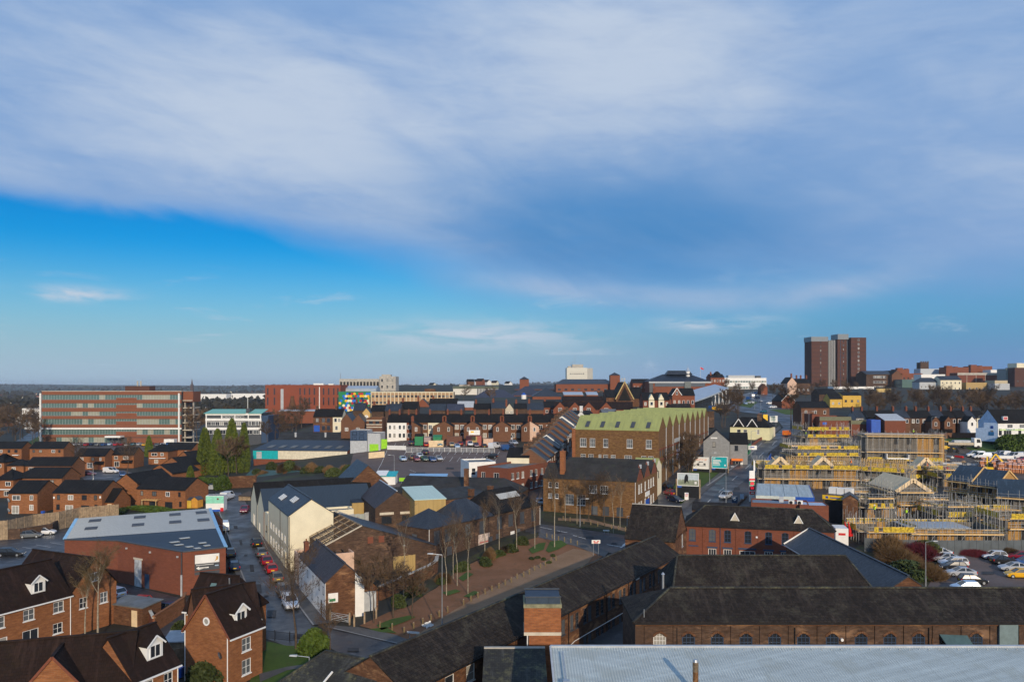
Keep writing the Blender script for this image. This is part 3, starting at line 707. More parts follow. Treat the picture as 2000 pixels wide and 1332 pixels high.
def leafblob(key,n,sx,sy,sz,leaf,mat,seed=1,base=0.0,shape='dome',inner=.55,twig=0):
 """many leaf-sized faces through a lumpy volume"""
 if key in TM: return TM[key]
 rn=random.Random(seed);b=MB();lumps=[(rn.uniform(0,6.28),rn.uniform(0,1),rn.uniform(.75,1.15)) for _ in range(14)]
 for _ in range(n):
  a=rn.uniform(0,6.28);t=rn.random();rr=inner+(1-inner)*math.sqrt(rn.random())
  if shape=='dome': pr=math.sqrt(max(0,1-t**2.4)) ;z=t
  elif shape=='column': pr=(1-t)**.42*(.72+.28*min(1,t*5));z=t
  else: pr=1;z=t
  k=1.0
  for la,lt,ls in lumps:
   da=(a-la+math.pi)%(2*math.pi)-math.pi;k+=(ls-1)*math.exp(-(da*da)*2.2-((t-lt)*4)**2)
  pr*=k*rn.uniform(.9,1.08);x,y,zz_=math.cos(a)*pr*rr*sx,math.sin(a)*pr*rr*sy,base+z*sz*(.94+.12*rn.random())
  d=Vector((rn.gauss(0,1),rn.gauss(0,1),rn.gauss(.3,.8))).normalized();e=d.orthogonal().normalized();f=d.cross(e);L=leaf*rn.uniform(.6,1.3);p=Vector((x,y,zz_))
  if twig:
   d=(Vector((x,y,.9+zz_))+Vector((rn.gauss(0,.5),rn.gauss(0,.5),rn.gauss(0,.3)))).normalized();e=d.orthogonal().normalized()*twig;b.quad(p*.72-e,p*.72+e,p*.72+d*L*3);continue
  b.quad(p-e*L*.5,p+f*L*.35,p+e*L*.6,p-f*L*.35)
 TM[key]=b.mesh('foliage',mat,False,False);return TM[key]
def shrub(me,label,xy,sc=(1,1,1),group=None,name='shrub',cat='shrub',lift=0,rz=None):
 o=link(name,me,None,(xy[0],xy[1],ground(*xy)+lift),random.uniform(0,6.28) if rz is None else rz);o.scale=sc;return tag(o,label,cat,group)
# ------------------------------------------------------------------ street furniture
LP={}
def lamp_post(label,xy,h,rz=0,arm=1.2,group='street lamps',mat=None):
 r=empty('street_lamp',(xy[0],xy[1],ground(*xy)),R(rz),label,'street lamp',group);k=(round(h,1),arm);mat=mat or STEEL
 if k not in LP:
  b=MB();b.tube((0,0,-.2),(0,0,1.4),.11,.11,8);b.tube((0,0,1.4),(0,0,h),.075,.05,8);a=MB();a.tube((0,0,h-.02),(arm,0,h+.12),.035,.03,6)
  l=MB();l.add([(arm-.1,-.13,h+.05),(arm+.6,-.1,h+.1),(arm+.6,.1,h+.1),(arm-.1,.13,h+.05),(arm-.1,-.1,h+.2),(arm+.55,-.06,h+.19),(arm+.55,.06,h+.19),(arm-.1,.1,h+.2)],
      [(0,3,2,1),(4,5,6,7),(0,1,5,4),(1,2,6,5),(2,3,7,6),(3,0,4,7)])
  LP[k]=(b.mesh('pole',mat),a.mesh('arm',mat),l.mesh('lantern',LGREY))
 for nm,me in zip(('pole','arm','lantern'),LP[k]): link(nm,me,r)
 return r
UB={}
def bar(parent,p,q,r,mat,name='pole',n=5,box=None):
 """one straight member between two points, sharing a unit mesh"""
 k=(mat.name,n,box,name)
 if k not in UB: UB[k]=(MB().box(-.5,-.5,0,.5,.5,1) if box else MB().tube((0,0,0),(0,0,1),1,1,n,False)).mesh(name,mat)
 p=Vector(p);q=Vector(q);d=q-p
 o=link(name,UB[k],parent,p);o.rotation_mode='QUATERNION';o.rotation_quaternion=d.to_track_quat('Z','Y');o.scale=(box[0],box[1],d.length) if box else (r,r,d.length);return o
def scaffold(label,A,B,D,h,sides='flr',lifts=(2.0,4.0),step=2.2,net=(),boards=True,z0=None,extra=1.3,gap=.25,wide=1.1,group='scaffolds round the new houses',brace=True,boardz=None):
 dx,dy=B[0]-A[0],B[1]-A[1];L=math.hypot(dx,dy);ang=math.atan2(dy,dx);z=min(ground(*A),ground(*B)) if z0 is None else z0;rn=random.Random(int(L*100+h*7))
 r=empty('scaffold',(A[0],A[1],z),ang,label,'scaffold',group)
 E={'f': ((0,0),(1,0),L),'r': ((L,0),(0,1),D),'b': ((L,D),(-1,0),L),'l': ((0,D),(0,-1),D)}
 for k in sides:
  o,t,Ls=E[k];n=(t[1],-t[0]);P=lambda u,g,zz_: (o[0]+t[0]*u+n[0]*g,o[1]+t[1]*u+n[1]*g,zz_);m=max(1,int(Ls/step+.5))
  for i in range(m+1):
   u=Ls*i/m
   for g in (gap,gap+wide): bar(r,P(u+rn.uniform(-.08,.08),g,-.4),P(u,g,h+extra*rn.uniform(.55,1.15)),.042,PIPE,'standard')
   for lf in lifts: bar(r,P(u,gap-.1,lf-.1),P(u,gap+wide+.25,lf-.1),.035,PIPE,'transom')
  for lf in lifts:
   for g in (gap,gap+wide): bar(r,P(-.5,g,lf-.06),P(Ls+.5,g,lf-.06),.035,PIPE,'ledger')
   for q in (.5,1.0): bar(r,P(-.3,gap+wide,lf+q),P(Ls+.3,gap+wide,lf+q),.035,PIPE,'guard_rail')
   if boards:
    nb=4
    for j in range(nb):
     u0=0
     while u0<Ls:
      u1=min(Ls,u0+3.9);g=gap+wide*(j+.5)/nb
      bar(r,P(u0,g,lf),P(u1-.03,g,lf),0,NEWWOOD if rn.random()<.5 else WOOD,'scaffold_board',4,(.23,.04));u0=u1
   bar(r,P(-.2,gap+wide+.06,lf+.12),P(Ls+.2,gap+wide+.06,lf+.12),0,NEWWOOD,'toe_board',4,(.05,.24))
   if (k,lf) in net or lf in net:
    b=MB();nn=max(2,int(Ls/.8))
    for i in range(nn):
     if rn.random()<.16:
      if b.v: b.build('debris_net',SAFETY,r);b=MB()
      continue
     u0,u1=Ls*i/nn,Ls*(i+1)/nn;s0,s1=rn.uniform(-.06,.06),rn.uniform(-.06,.06)
     b.quad(P(u0,gap+wide+.12,lf+.05+s0*.5),P(u1,gap+wide+.12,lf+.05+s1*.5),P(u1,gap+wide+.1+s1,lf+1.05+s1),P(u0,gap+wide+.1+s0,lf+1.05+s0))
    if b.v: b.build('debris_net',SAFETY,r)
  if brace:
   for i in range(0,m,2):
    u0,u1=Ls*i/m,Ls*min(m,i+1)/m;bar(r,P(u0,gap+wide+.05,0),P(u1,gap+wide+.05,lifts[-1]),.035,PIPE,'brace')
 return r
# ------------------------------------------------------------------ the ground, roads and paths
def axis(*segs):
 out=[]
 for a,b,st_ in segs:
  k=a
  while k<b-1e-6: out.append(k);k+=st_
 out.append(segs[-1][1]);return out
xs=axis((-9000,-1500,500),(-1500,-400,50),(-400,500,5),(500,1500,50),(1500,9000,500))
ys=axis((-80,600,5),(600,1500,25),(1500,9500,125))
nx_,ny_=len(xs),len(ys)
gv_=[(x,y,ground(x,y)) for y in ys for x in xs]
gf_=[(j*nx_+i,j*nx_+i+1,(j+1)*nx_+i+1,(j+1)*nx_+i) for j in range(ny_-1) for i in range(nx_-1)]
gm=bpy.data.meshes.new('ground');gm.from_pydata(gv_,[],gf_);gm.materials.append(LAND);gm.materials.append(HILLS)
gm.polygons.foreach_set('material_index',[1 if ys[k//(nx_-1)]>1000 else 0 for k in range(len(gf_))])
tag(link('ground',gm),kind='structure')
def gsheet(name,px,mat,lift,step=5.0): return sheet(name,[gp(*p) for p in px],mat,lift,step)
# the left street, with its kerbs and pavements
gsheet('street',[(500,1240),(496,1180),(468,1110),(446,1050),(428,1000),(420,962),(470,962),(489,1000),(509,1045),(535,1100),(566,1160),(612,1222),(640,1240),(640,1262),(560,1262)],ASPH,.05)
gsheet('street',[(640,1226),(720,1243),(835,1272),(880,1300),(800,1330),(700,1300),(640,1262)],ASPH,.05)
gsheet('pavement',[(489,1000),(509,1045),(535,1100),(566,1160),(612,1222),(652,1216),(600,1160),(565,1115),(520,1036),(500,1000)],PAVE,.12)
gsheet('pavement',[(640,1222),(700,1226),(770,1240),(838,1266),(835,1272),(720,1243),(640,1228)],PAVE,.12)
# plaza, its paler path and the beaten tracks
gsheet('plaza',[(702,1222),(760,1195),(850,1150),(900,1110),(960,1082),(1010,1062),(1052,1046),(1088,1054),(1140,1068),(1186,1082),(1130,1112),(1030,1172),(930,1240),(850,1290),(780,1242)],PLAZA,.04)
gsheet('path',[(800,1250),(880,1196),(960,1150),(1040,1108),(1120,1072),(1165,1078),(1150,1098),(1060,1150),(980,1200),(880,1270)],PLAZA2,.08)
gsheet('verge',[(760,1196),(800,1170),(850,1128),(900,1098),(960,1066),(1010,1050),(1052,1040),(1050,1050),(1010,1060),(960,1080),(905,1106),(850,1148),(800,1184)],SCRUB,.09)
for poly in ([(735,1222),(765,1210),(800,1203),(812,1206),(790,1216),(745,1232)],[(862,1158),(890,1152),(900,1156),(875,1164)],[(905,1166),(925,1155),(938,1157),(918,1168)],[(930,1090),(975,1078),(990,1082),(955,1098)],
    [(1032,1074),(1052,1062),(1066,1060),(1062,1074),(1040,1082)],[(1066,1076),(1075,1058),(1096,1056),(1108,1064),(1090,1074),(1072,1080)],[(895,1130),(912,1118),(925,1122),(905,1136)],[(720,1230),(755,1226),(775,1238),(745,1236)]):
 gsheet('grass',poly,GRASS,.13)
gsheet('pavement',[(1052,1040),(1110,1052),(1190,1078),(1180,1088),(1120,1066),(1052,1050)],PAVE,.10)
# the cross road past the mill, the side road, the main road up the hill
gsheet('road',[(1038,1022),(1110,1030),(1180,1040),(1232,1046),(1300,1012),(1345,985),(1400,940),(1452,897),(1500,860),(1530,835),(1515,815),(1480,796),(1500,790),(1560,815),(1570,835),(1540,865),(1490,915),(1462,955),(1425,1000),(1340,1040),(1235,1090),(1170,1075),(1100,1052),(1036,1042)],ASPH,.06)
gsheet('side_road',[(1026,1040),(1022,985),(1040,948),(1075,915),(1112,880),(1138,855),(1150,858),(1122,890),(1090,925),(1062,960),(1054,1000),(1056,1040)],ASPH,.10)
gsheet('lane',[(1300,1010),(1285,985),(1284,950),(1310,915),(1350,885),(1396,850),(1404,853),(1366,888),(1330,920),(1312,955),(1330,985),(1345,992)],ASPH,.10)
gsheet('pavement',[(1335,996),(1388,952),(1440,907),(1490,866),(1526,836),(1522,832),(1484,860),(1432,902),(1378,946),(1325,990)],PAVE,.14)
gsheet('grass_verge',[(1318,985),(1312,958),(1330,925),(1400,902),(1428,902),(1380,944),(1328,988)],GRASS,.07)
gsheet('grass_verge',[(1060,1018),(1064,1004),(1130,1006),(1235,1030),(1240,1048),(1180,1040),(1110,1028)],SCRUB,.07)
gsheet('footpath',[(1090,1012),(1150,1014),(1236,1036),(1236,1042),(1150,1020),(1090,1017)],PLAZA2,.11)
gsheet('junction',[(1418,800),(1430,776),(1475,764),(1520,772),(1560,790),(1580,812),(1540,835),(1500,812)],ASPH,.09,10)
gsheet('grass_verge',[(1440,792),(1462,781),(1480,786),(1466,797)],GRASS,.14,10);gsheet('grass_verge',[(1500,800),(1560,800),(1590,812),(1535,810)],GRASS,.14,10)
# car parks
gsheet('car_park',[(672,945),(690,886),(748,858),(1010,866),(1004,892),(930,950),(760,952)],PARK,.05)
gsheet('car_park',[(-60,1048),(132,1026),(138,1112),(60,1130),(-60,1140)],ASPH,.05)
gsheet('car_park',[(1800,1165),(1842,1092),(1880,1080),(2060,1078),(2060,1170)],PARK,.05)
gsheet('car_park',[(1780,836),(1800,824),(1932,838),(1920,858),(1840,852)],ASPH,.06);gsheet('car_park',[(60,870),(100,862),(360,864),(380,880),(250,884),(120,884)],ASPH,.06,10)
gsheet('forecourt',[(1392,1002),(1432,958),(1470,925),(1490,935),(1690,962),(1690,1030),(1640,1062),(1450,1020)],ASPH2,.09)
gsheet('site_ground',[(1485,935),(1500,885),(1560,848),(1835,852),(1900,880),(2060,905),(2060,1080),(1690,1080),(1690,962)],MUD,.06)
gsheet('grass_bank',[(1828,862),(1836,850),(1925,858),(2060,846),(2060,895),(1960,890),(1900,880)],GRASS,.10)
gsheet('grass_bank',[(1640,1100),(1680,1064),(1720,1074),(1850,1082),(1838,1094),(1800,1168),(1700,1160)],SCRUB,.09)
gsheet('lawn',[(505,1250),(560,1262),(640,1264),(640,1290),(610,1345),(480,1360),(500,1290)],GRASS,.11)
gsheet('garden_path',[(506,1318),(560,1304),(620,1296),(622,1301),(560,1311),(508,1334)],PAVE,.15)
gsheet('estate_road',[(150,925),(240,918),(262,925),(235,945),(205,960),(190,1000),(170,1000),(180,950)],ASPH,.07)
gsheet('yard',[(130,1150),(240,1140),(368,1172),(372,1260),(340,1330),(330,1250),(240,1200),(150,1190)],ASPH,.05)
gsheet('works_yard',[(1075,1262),(1098,1200),(1310,1092),(1330,1086),(1660,1110),(1660,1160),(1240,1200),(1225,1262)],ASPH,.05)
# painted lines: dashes on the cross road, bays in the car parks
def dash(p,q,w=.12,lift=.11,name='road_marking',mat=LINE):
 n=max(1,int(math.hypot(q[0]-p[0],q[1]-p[1])/4));pts=[(p[0]+(q[0]-p[0])*i/n,p[1]+(q[1]-p[1])*i/n) for i in range(n+1)]
 return sheet(name,strip_pts(pts,w),mat,lift)
for a,b in (((1055,1030),(1078,1035)),((1088,1037),(1108,1041)),((1119,1046),(1144,1053)),((1185,1064),(1214,1069))): dash(gp(*a),gp(*b),.18)
for a,b in (((1216,1066),(1228,1058)),((1212,1070),(1232,1060))): dash(gp(*a),gp(*b),.3)
for i in range(13):
 x0=790+i*14.6;a,b=gp(x0,902),gp(x0+7,893);dash(a,b,.11,.10,'bay_line')
for i in range(14):
 x0=790+i*14.0;dash(gp(x0,888),gp(x0+4,882),.11,.10,'bay_line')
for i in range(13):
 x0=770+i*17;dash(gp(x0,872),gp(x0+3,866),.11,.10,'bay_line')
for i in range(5): dash(gp(-10+i*27,1078-i*4.5),gp(18+i*27,1083-i*4.5),.1,.10,'bay_line')
dash(gp(738,918),gp(756,880),.12,.10,'bay_line');dash(gp(800,918),gp(826,928),.12,.10,'bay_line')
for t in range(7):
 a=gp(1352+t*26,1008-t*23);b=gp(1362+t*26,999-t*23);dash(a,b,.15,.12)
dash(gp(1380,950),gp(1488,866),.5,.17,'kerb',KERB)
dash(gp(509,1045),gp(566,1160),.22,.16,'kerb',KERB);dash(gp(566,1160),gp(612,1222),.22,.16,'kerb',KERB)
# repairs, worn strips and iron covers in the carriageways
rq=random.Random(8)
for px,py,w_,h_ in ((470,1060,7,9),(492,1110,9,12),(506,1150,11,16),(530,1200,16,14),(585,1244,24,6),(690,1270,22,7),(1150,1050,20,3),(1090,1040,14,3),(1200,1062,10,3),(1400,985,16,6),(1440,955,10,6),(1380,1010,14,5),(1490,900,8,5),(460,1030,8,5),(60,1100,20,6),(1560,1020,18,4),(820,925,18,4),(880,915,14,3),(1930,1120,22,6)):
 gsheet('tarmac_patch',[(px-w_/2,py-h_/2),(px+w_/2+rq.uniform(-2,2),py-h_/2),(px+w_/2,py+h_/2),(px-w_/2+rq.uniform(-3,3),py+h_/2)],PATCH,.135)
for px,py in ((480,1085),(520,1165),(610,1250),(1130,1048),(1420,992),(1370,1004)):
 x,y=gp(px,py);sheet('iron_cover',[(x+.35*math.cos(k*.785),y+.35*math.sin(k*.785)) for k in range(8)],PATCH,.15)
dash(gp(428,1000),gp(468,1110),.22,.16,'kerb',KERB);dash(gp(468,1110),gp(497,1182),.22,.16,'kerb',KERB);dash(gp(640,1226),gp(835,1272),.2,.16,'kerb',KERB)
gsheet('pavement',[(446,1085),(456,1110),(476,1162),(490,1195),(497,1182),(468,1110),(452,1068)],PAVE,.13)
# ================================================================== foreground, left: three brick houses
# estate directions: a runs up the picture (away), b runs to the right and towards the camera
ea=(.42,.907);eb=(.907,-.42)
def hwin(H,k,us,z,w=1.15,h=1.15,st='georg'): H.w(k,us,z,w,h,st)
# house with the round gable window (single gable, dormer to the right, taller range behind it)
Rc=at(447,1243,5.2);Lc=off(Rc,eb,-5.9)
H=House('brick_house','orange brick house with a small round window in its sunlit gable','house',Lc,Rc,4.7,5.2,'gy',3.7,BR_NEW,SL_BROWN,.25,.12,0,gutter=UPVC,ridge=SL_BROWN)
hwin(H,'r',2.4,3.1,1.25,1.35);hwin(H,'r',2.4,.75,1.25,1.5)
ci=20
def ring(b):
 for i in range(ci):
  t0,t1=2*math.pi*i/ci,2*math.pi*(i+1)/ci
  P=lambda t,r,y: (2.95+r*math.cos(t),y,6.35+r*math.sin(t))
  b.quad(P(t0,.28,-.08),P(t1,.28,-.08),P(t1,.42,-.08),P(t0,.42,-.08));b.quad(P(t0,.42,-.08),P(t1,.42,-.08),P(t1,.42,.02),P(t0,.42,.02));b.quad(P(t1,.28,-.08),P(t0,.28,-.08),P(t0,.28,.02),P(t1,.28,.02))
rw=H.part('round_window',UPVC,ring)
MB().add([(2.95+.3*math.cos(2*math.pi*i/ci),-.03,6.35+.3*math.sin(2*math.pi*i/ci)) for i in range(ci)],[tuple(range(ci))]).build('pane',GL_BLIND,rw)
def bargeg(b):
 for s_ in (-1,1): b.beam((2.95+s_*3.2,-.2,4.95),(2.95,-.2,9.0),.06,.2)
H.part('bargeboard',BR_RED,bargeg)
# dormer on the right-hand slope, turned to face right
def side_dormer(H,y,x0,z0,w=1.7,hh=1.35,d=2.4):
 r=link('dormer',MB().add([(0,0,0),(w,0,0),(w,0,hh),(w/2,0,hh+w*.42),(0,0,hh),(0,d,hh),(w,d,hh)],[(0,1,2,3,4),(1,6,2),(0,4,5)]).mesh('dormer',WHITE),H.root,(x0,y,z0),R(90))
 link('window',lite_mesh('georg',w*.74,hh*.9,0),r,(w*.13,0,hh*.06));g=MB();o=.18;zr=hh+w*.42
 g.slab([(-o,-.25,hh-.15),(w/2,-.25,zr),(w/2,d+.9,zr),(-o,d+.3,hh-.15)],-.08);g.slab([(w/2,-.25,zr),(w+o,-.25,hh-.15),(w+o,d+.3,hh-.15),(w/2,d+.9,zr)],-.08);g.build('dormer_roof',SL_BROWN,r)
 e=MB();e.beam((-o,-.3,hh-.15),(w/2,-.3,zr),.06,.18);e.beam((w/2,-.3,zr),(w+o,-.3,hh-.15),.06,.18);e.box(-o,-.24,hh-.27,-o+.1,d+.2,hh-.15);e.build('bargeboard',UPVC,r)
side_dormer(H,1.55,H.L-.75,5.75)
H.pipe('f',H.L-.1,5.1,UPVC);H.pipe('f',.1,5.1,UPVC)
sdish=H.part('satellite_dish',DGREY,lambda b: b.tube((5.0,-.35,3.3),(5.1,-.28,3.35),.38,.3,12));H.done()
# its rear range, ridge across, running right behind the gable
q0=at(360.6,1188.6,5.6);q1=off(q0,(.957,-.29),6.6)
H=House('brick_house','brick range with a rooflight, behind the round-window gable','house',q0,q1,5.4,5.6,'gx',3.2,BR_NEW,SL_BROWN,.25,.1,0,gutter=UPVC,ridge=SL_BROWN,hipR=1.6)
hwin(H,'f',.9,3.4,.9,1.1);H.part('rooflight',GL_OFF,lambda b: b.slab([(2.0,1.0,7.0),(2.7,1.0,7.0),(2.7,1.9,8.05),(2.0,1.9,8.05)],-.08));H.pipe('f',.12,5.5,UPVC);H.part('soil_pipe',STEEL,lambda b: b.tube((4.6,1.6,7.4),(4.9,1.1,9.0),.08));H.done()
q3=at(509,1203,5.6)
H=House('brick_house','brick end house whose dark roof ends at the street corner','house',off(q3,(.86,.51),-6.4),q3,5.4,5.6,'gx',2.9,BR_NEW,SL_BROWN,.25,.1,0,gutter=UPVC,ridge=SL_BROWN)
H.w('f',5.7,1.0,.6,1.2,'white1');H.door('f',4.8,.95,2.1,BR_RED);H.part('porch_roof',UPVC,lambda b: b.slab([(4.1,-1.1,2.4),(6.3,-1.1,2.4),(6.3,-.02,3.0),(4.1,-.02,3.0)],.15));H.done()
# long house far left with two cross wings
Cn=at(139,1158,5.2);F0=off(Cn,ea,-22)
H=House('brick_house','long brick house at the left edge with a white gabled dormer','house',F0,Cn,7.2,5.2,'gx',3.6,BR_NEW,SL_BROWN,.3,.05,0,gutter=UPVC,ridge=SL_BROWN)
for t in (1.6,5.2,8.6,12.0,15.4): hwin(H,'f',H.L-t,3.35,1.3,1.25)
for t in (5.0,8.6): H.w('f',H.L-t,.15,1.9,2.1,'patio')
hwin(H,'f',H.L-1.7,.9,1.2,1.2);H.pipe('f',H.L-.15,5.1,UPVC)
H.dormer(H.L-3.6,1.7,1.35,2.6,y=.7);H.dormer(H.L-12.6,1.7,1.35,2.6,y=.7);H.done()
G0=Cn;G1=off(Cn,ea,6.2)
H=House('brick_house','brick cross wing whose gable with two window levels faces right','house',G0,G1,11.5,5.2,'gy',3.5,BR_NEW,SL_BROWN,.2,.12,0,gutter=None,ridge=SL_BROWN)
hwin(H,'f',1.6,3.0,1.05,1.3);hwin(H,'f',4.4,3.0,1.05,1.3);H.w('f',3.1,5.9,1.05,1.1,'georg',lite=True);H.done()
# house along the bottom edge: right block and left block with a front gable
C1=at(265,1323,5.0);C2=at(337,1294,5.0)
H=House('brick_house','brick house at the bottom left corner with a white dormer and lit right wall','house',off(C1,ea,-.4),off(C2,ea,.6),5.6,5.0,'gx',3.0,BR_NEW,SL_BROWN,.35,.1,0,gutter=UPVC,ridge=SL_BROWN)
hwin(H,'f',1.6,3.0,1.3,1.3);hwin(H,'f',3.9,3.0,1.0,1.3);H.dormer(H.L-2.0,1.7,1.35,2.4,y=.6);H.pipe('f',H.L-.1,4.9,UPVC);H.done()
cv=(.955,.295);K1=off(C1,cv,-15.5)
H=House('brick_house','brick house wing along the bottom edge with a steep front gable','house',K1,off(C1,cv,-.3),5.8,5.0,'gx',3.05,BR_NEW,SL_BROWN,.35,.05,0,gutter=UPVC,ridge=SL_BROWN);H.done()
gA=off(C1,cv,-8.9);gB=off(C1,cv,-3.3)
nrm=(cv[1],-cv[0])
H=House('brick_house','projecting brick gable at the bottom edge with an aerial pole beside it','house',off(gA,nrm,1.0),off(gB,nrm,1.0),4.2,4.4,'gy',3.2,BR_NEW,SL_BROWN,.15,.15,0,ridge=SL_BROWN)
H.w('f',3.4,3.0,1.1,1.1,'georg');H.part('bargeboard',BR_RED,lambda b: [b.beam((H.L/2+s_*3.0,-.2,4.2),(H.L/2,-.2,7.75),.06,.2) for s_ in (-1,1)]);H.done()
p=at(176,1316,4.2);r=empty('aerial_pole',(p[0],p[1],3.5),0,'grey pole with a small camera box above the bottom-left roof','pole')
MB().tube((0,0,0),(0,0,2.2),.05).build('pole',STEEL,r);MB().cbox(0,0,2.15,.25,.2,.28).build('box',LGREY,r);MB().beam((0,0,1.9),(-.45,0,1.6),.06,.06).build('arm',LGREY,r)
# garden walls, garage, shed, bins
wall_run('garden_wall','curved brick garden wall beside the covered cars','wall',[gp(300,1236),gp(330,1216),gp(358,1196),gp(362,1186)],2.0,.25,BR_NEW,BR_NEW)
wall_run('garden_wall','low brick garden wall behind the birch trees','wall',[gp(262,1196),gp(285,1204),gp(300,1236)],1.8,.25,BR_RED,STONE)
gx0=gp(212,1216);H=House('garage','small flat-roofed brick garage behind the birch trees','garage',gx0,off(gx0,(.93,-.36),5.6),3.0,2.4,'mono',.25,BR_OLD,FELT,.2,.2,0);H.door('f',4.3,.9,2.0,PLY);H.done()
sx0=gp(322,1287);H=House('garden_shed','garden shed with a pale sheet roof beside the lit gable house','shed',sx0,off(sx0,(.96,.1),3.2),2.2,1.9,'mono',.35,WOOD,LGREY,.25,.2,0);H.door('f',1.6,.8,1.7,WOOD);H.done()
wall_run('garden_fence','short timber garden fence right of the shed','fence',[gp(332,1300),gp(368,1292)],1.7,.06,WOOD)
wall_run('garden_fence','pale panel fence under the patio doors of the left house','fence',[gp(54,1262),gp(78,1258),gp(104,1252)],1.8,.08,PLY)
def bin_(label,xy,mat,group='wheeled bins'):
 r=empty('wheelie_bin',(xy[0],xy[1],ground(*xy)+.1),random.uniform(-.5,.5),label,'bin',group);b=MB()
 b.add([(-.24,-.26,.08),(.24,-.26,.08),(.24,.26,.08),(-.24,.26,.08),(-.29,-.34,1.0),(.29,-.34,1.0),(.29,.34,1.0),(-.29,.34,1.0)],[(0,3,2,1),(4,5,6,7),(0,1,5,4),(1,2,6,5),(2,3,7,6),(3,0,4,7)])
 b.build('body',mat,r);MB().add([(-.3,-.38,1.0),(.3,-.38,1.0),(.3,.36,1.03),(-.3,.36,1.03),(-.28,-.3,1.08),(.28,-.3,1.08),(.28,.32,1.1),(-.28,.32,1.1)],[(0,3,2,1),(4,5,6,7),(0,1,5,4),(1,2,6,5),(2,3,7,6),(3,0,4,7)]).build('lid',mat,r)
 MB().tube((-.27,.3,.1),(.27,.3,.1),.1,.1,8).build('wheels',RUBBER,r)
bin_('blue wheelie bin beside the lit gable at the bottom',gp(352,1325),BLUEP);bin_('dark wheelie bin right of the blue bin at the bottom',gp(366,1322),BLACK)
# ================================================================== red brick warehouse with the grey and dark sheet roofs
P0=at(126,1054,6.0);P1=at(230,1056,6.3);P2=at(357,1078,6.2);P3=at(441,1069,6.3);P4=at(425,1033,7.3);P5=at(410,994,8.4);P6=at(150,1014,8.2)
P7=(P6[0]-1.2,P6[1]+9);P8=(P5[0]-1.0,P5[1]+9)
WH=empty('warehouse',(0,0,0),0,'red brick warehouse with a grey ribbed roof and dark blue lean-to roof','warehouse')
b=MB()
for (a,za),(c,zc) in (((P0,6.0),(P1,6.3)),((P1,6.3),(P2,6.2)),((P2,6.2),(P3,6.3)),((P3,6.3),(P4,7.3)),((P4,7.3),(P5,8.4)),((P5,8.4),(P8,5.0)),((P8,5),(P7,5)),((P7,5),(P6,8.2)),((P6,8.2),(P0,6.0))):
 b.quad((a[0],a[1],-1),(c[0],c[1],-1),(c[0],c[1],zc),(a[0],a[1],za))
b.build('wall',BR_RED,WH)
q=lambda p,z: (p[0],p[1],z+.12)
# pale corrugated sheets, one part each, with real ribs
def sheet_run(parent,a0,a1,b0,b1,n,mat,ribs=5,amp=.05,name='roof_sheet'):
 """n ribbed sheets between the lower edge a0-a1 and the upper edge b0-b1"""
 a0,a1,b0,b1=map(Vector,(a0,a1,b0,b1));nn=(a1-a0).cross(b0-a0).normalized()
 for i in range(n):
  m=MB();vs=[]
  for j in range(ribs*2+1):
   t=(i+j/(ribs*2))/n;o=nn*(amp if j%2 else 0);vs+=[a0.lerp(a1,t)+o,b0.lerp(b1,t)+o]
  m.add(vs,[(2*j,2*j+2,2*j+3,2*j+1) for j in range(ribs*2)]);m.build(name,mat,parent)
sheet_run(WH,q(P0,6.0),q(P4,7.3),q(P6,8.2),q(P5,8.4),24,CORR_GREY);sheet_run(WH,q(P6,8.2),q(P5,8.4),q(P7,5),q(P8,5),8,CORR_GREY)
b=MB();b.quad(q(P0,6.0),q(P1,6.3),q(P4,7.3));b.quad(q(P1,6.3),q(P2,6.2),q(P3,6.3),q(P4,7.3));b.build('lower_roof',CORR_BLUE,WH)
def inplane(A_,B_,C_,D_,s_,t): return Vector(A_).lerp(Vector(B_),s_).lerp(Vector(D_).lerp(Vector(C_),s_),t)
rl=(q(P0,6.0),q(P4,7.3),q(P5,8.4),q(P6,8.2))
for s_ in (.10,.42,.68,.88):
 for t in (.36,.74):
  c=[inplane(*rl,s_+ds,t+dt)+Vector((0,0,.09)) for ds,dt in ((0,0),(.085,0),(.085,.13),(0,.13))];MB().slab(c,.05).build('rooflight',DGREY,WH)
rd=(q(P1,6.3),q(P2,6.2),q(P3,6.3),q(P4,7.3))
for s_,t in ((.45,.3),(.62,.25),(.78,.3),(.66,.6),(.82,.6),(.9,.35),(.3,.5)):
 c=[inplane(*rd,s_+ds,t+dt)+Vector((0,0,.06)) for ds,dt in ((0,0),(.05,0),(.05,.12),(0,.12))];MB().slab(c,.05).build('rooflight',CORR_GREY,WH)
b=MB()
for a,za,c,zc in ((P0,6.0,P1,6.3),(P1,6.3,P2,6.2),(P2,6.2,P3,6.3)): b.beam((a[0],a[1],za+.05),(c[0],c[1],zc+.05),.3,.16)
b.build('gutter',DGREY,WH)
b=MB();b.beam(q(P0,6.0),q(P6,8.2),.5,.14);b.beam(q(P3,6.3),q(P4,7.3),.5,.14);b.beam(q(P4,7.3),q(P5,8.4),.5,.14);b.build('verge_trim',plain('sky_blue_trim',(.22,.42,.62),.4),WH)
def onwall(parent,A_,B_,s_,z,w,h,name,mat,proud=.08):
 d=Vector((B_[0]-A_[0],B_[1]-A_[1],0));L=d.length;d.normalize();o=Vector((A_[0],A_[1],0))+d*(s_*L-w/2)
 return MB().box(0,-proud,0,w,.02,h).build(name,mat,parent,(o.x,o.y,z),math.atan2(d.y,d.x))
onwall(WH,P1,P2,.33,0,1.6,4.0,'loading_door',plain('pale_shutter',(.42,.44,.46),.6,0,.3,2));onwall(WH,P1,P2,.33,4.0,2.1,.25,'lintel',STONE,.1);onwall(WH,P1,P2,.47,0,1.0,2.1,'door',DARKBLUE)
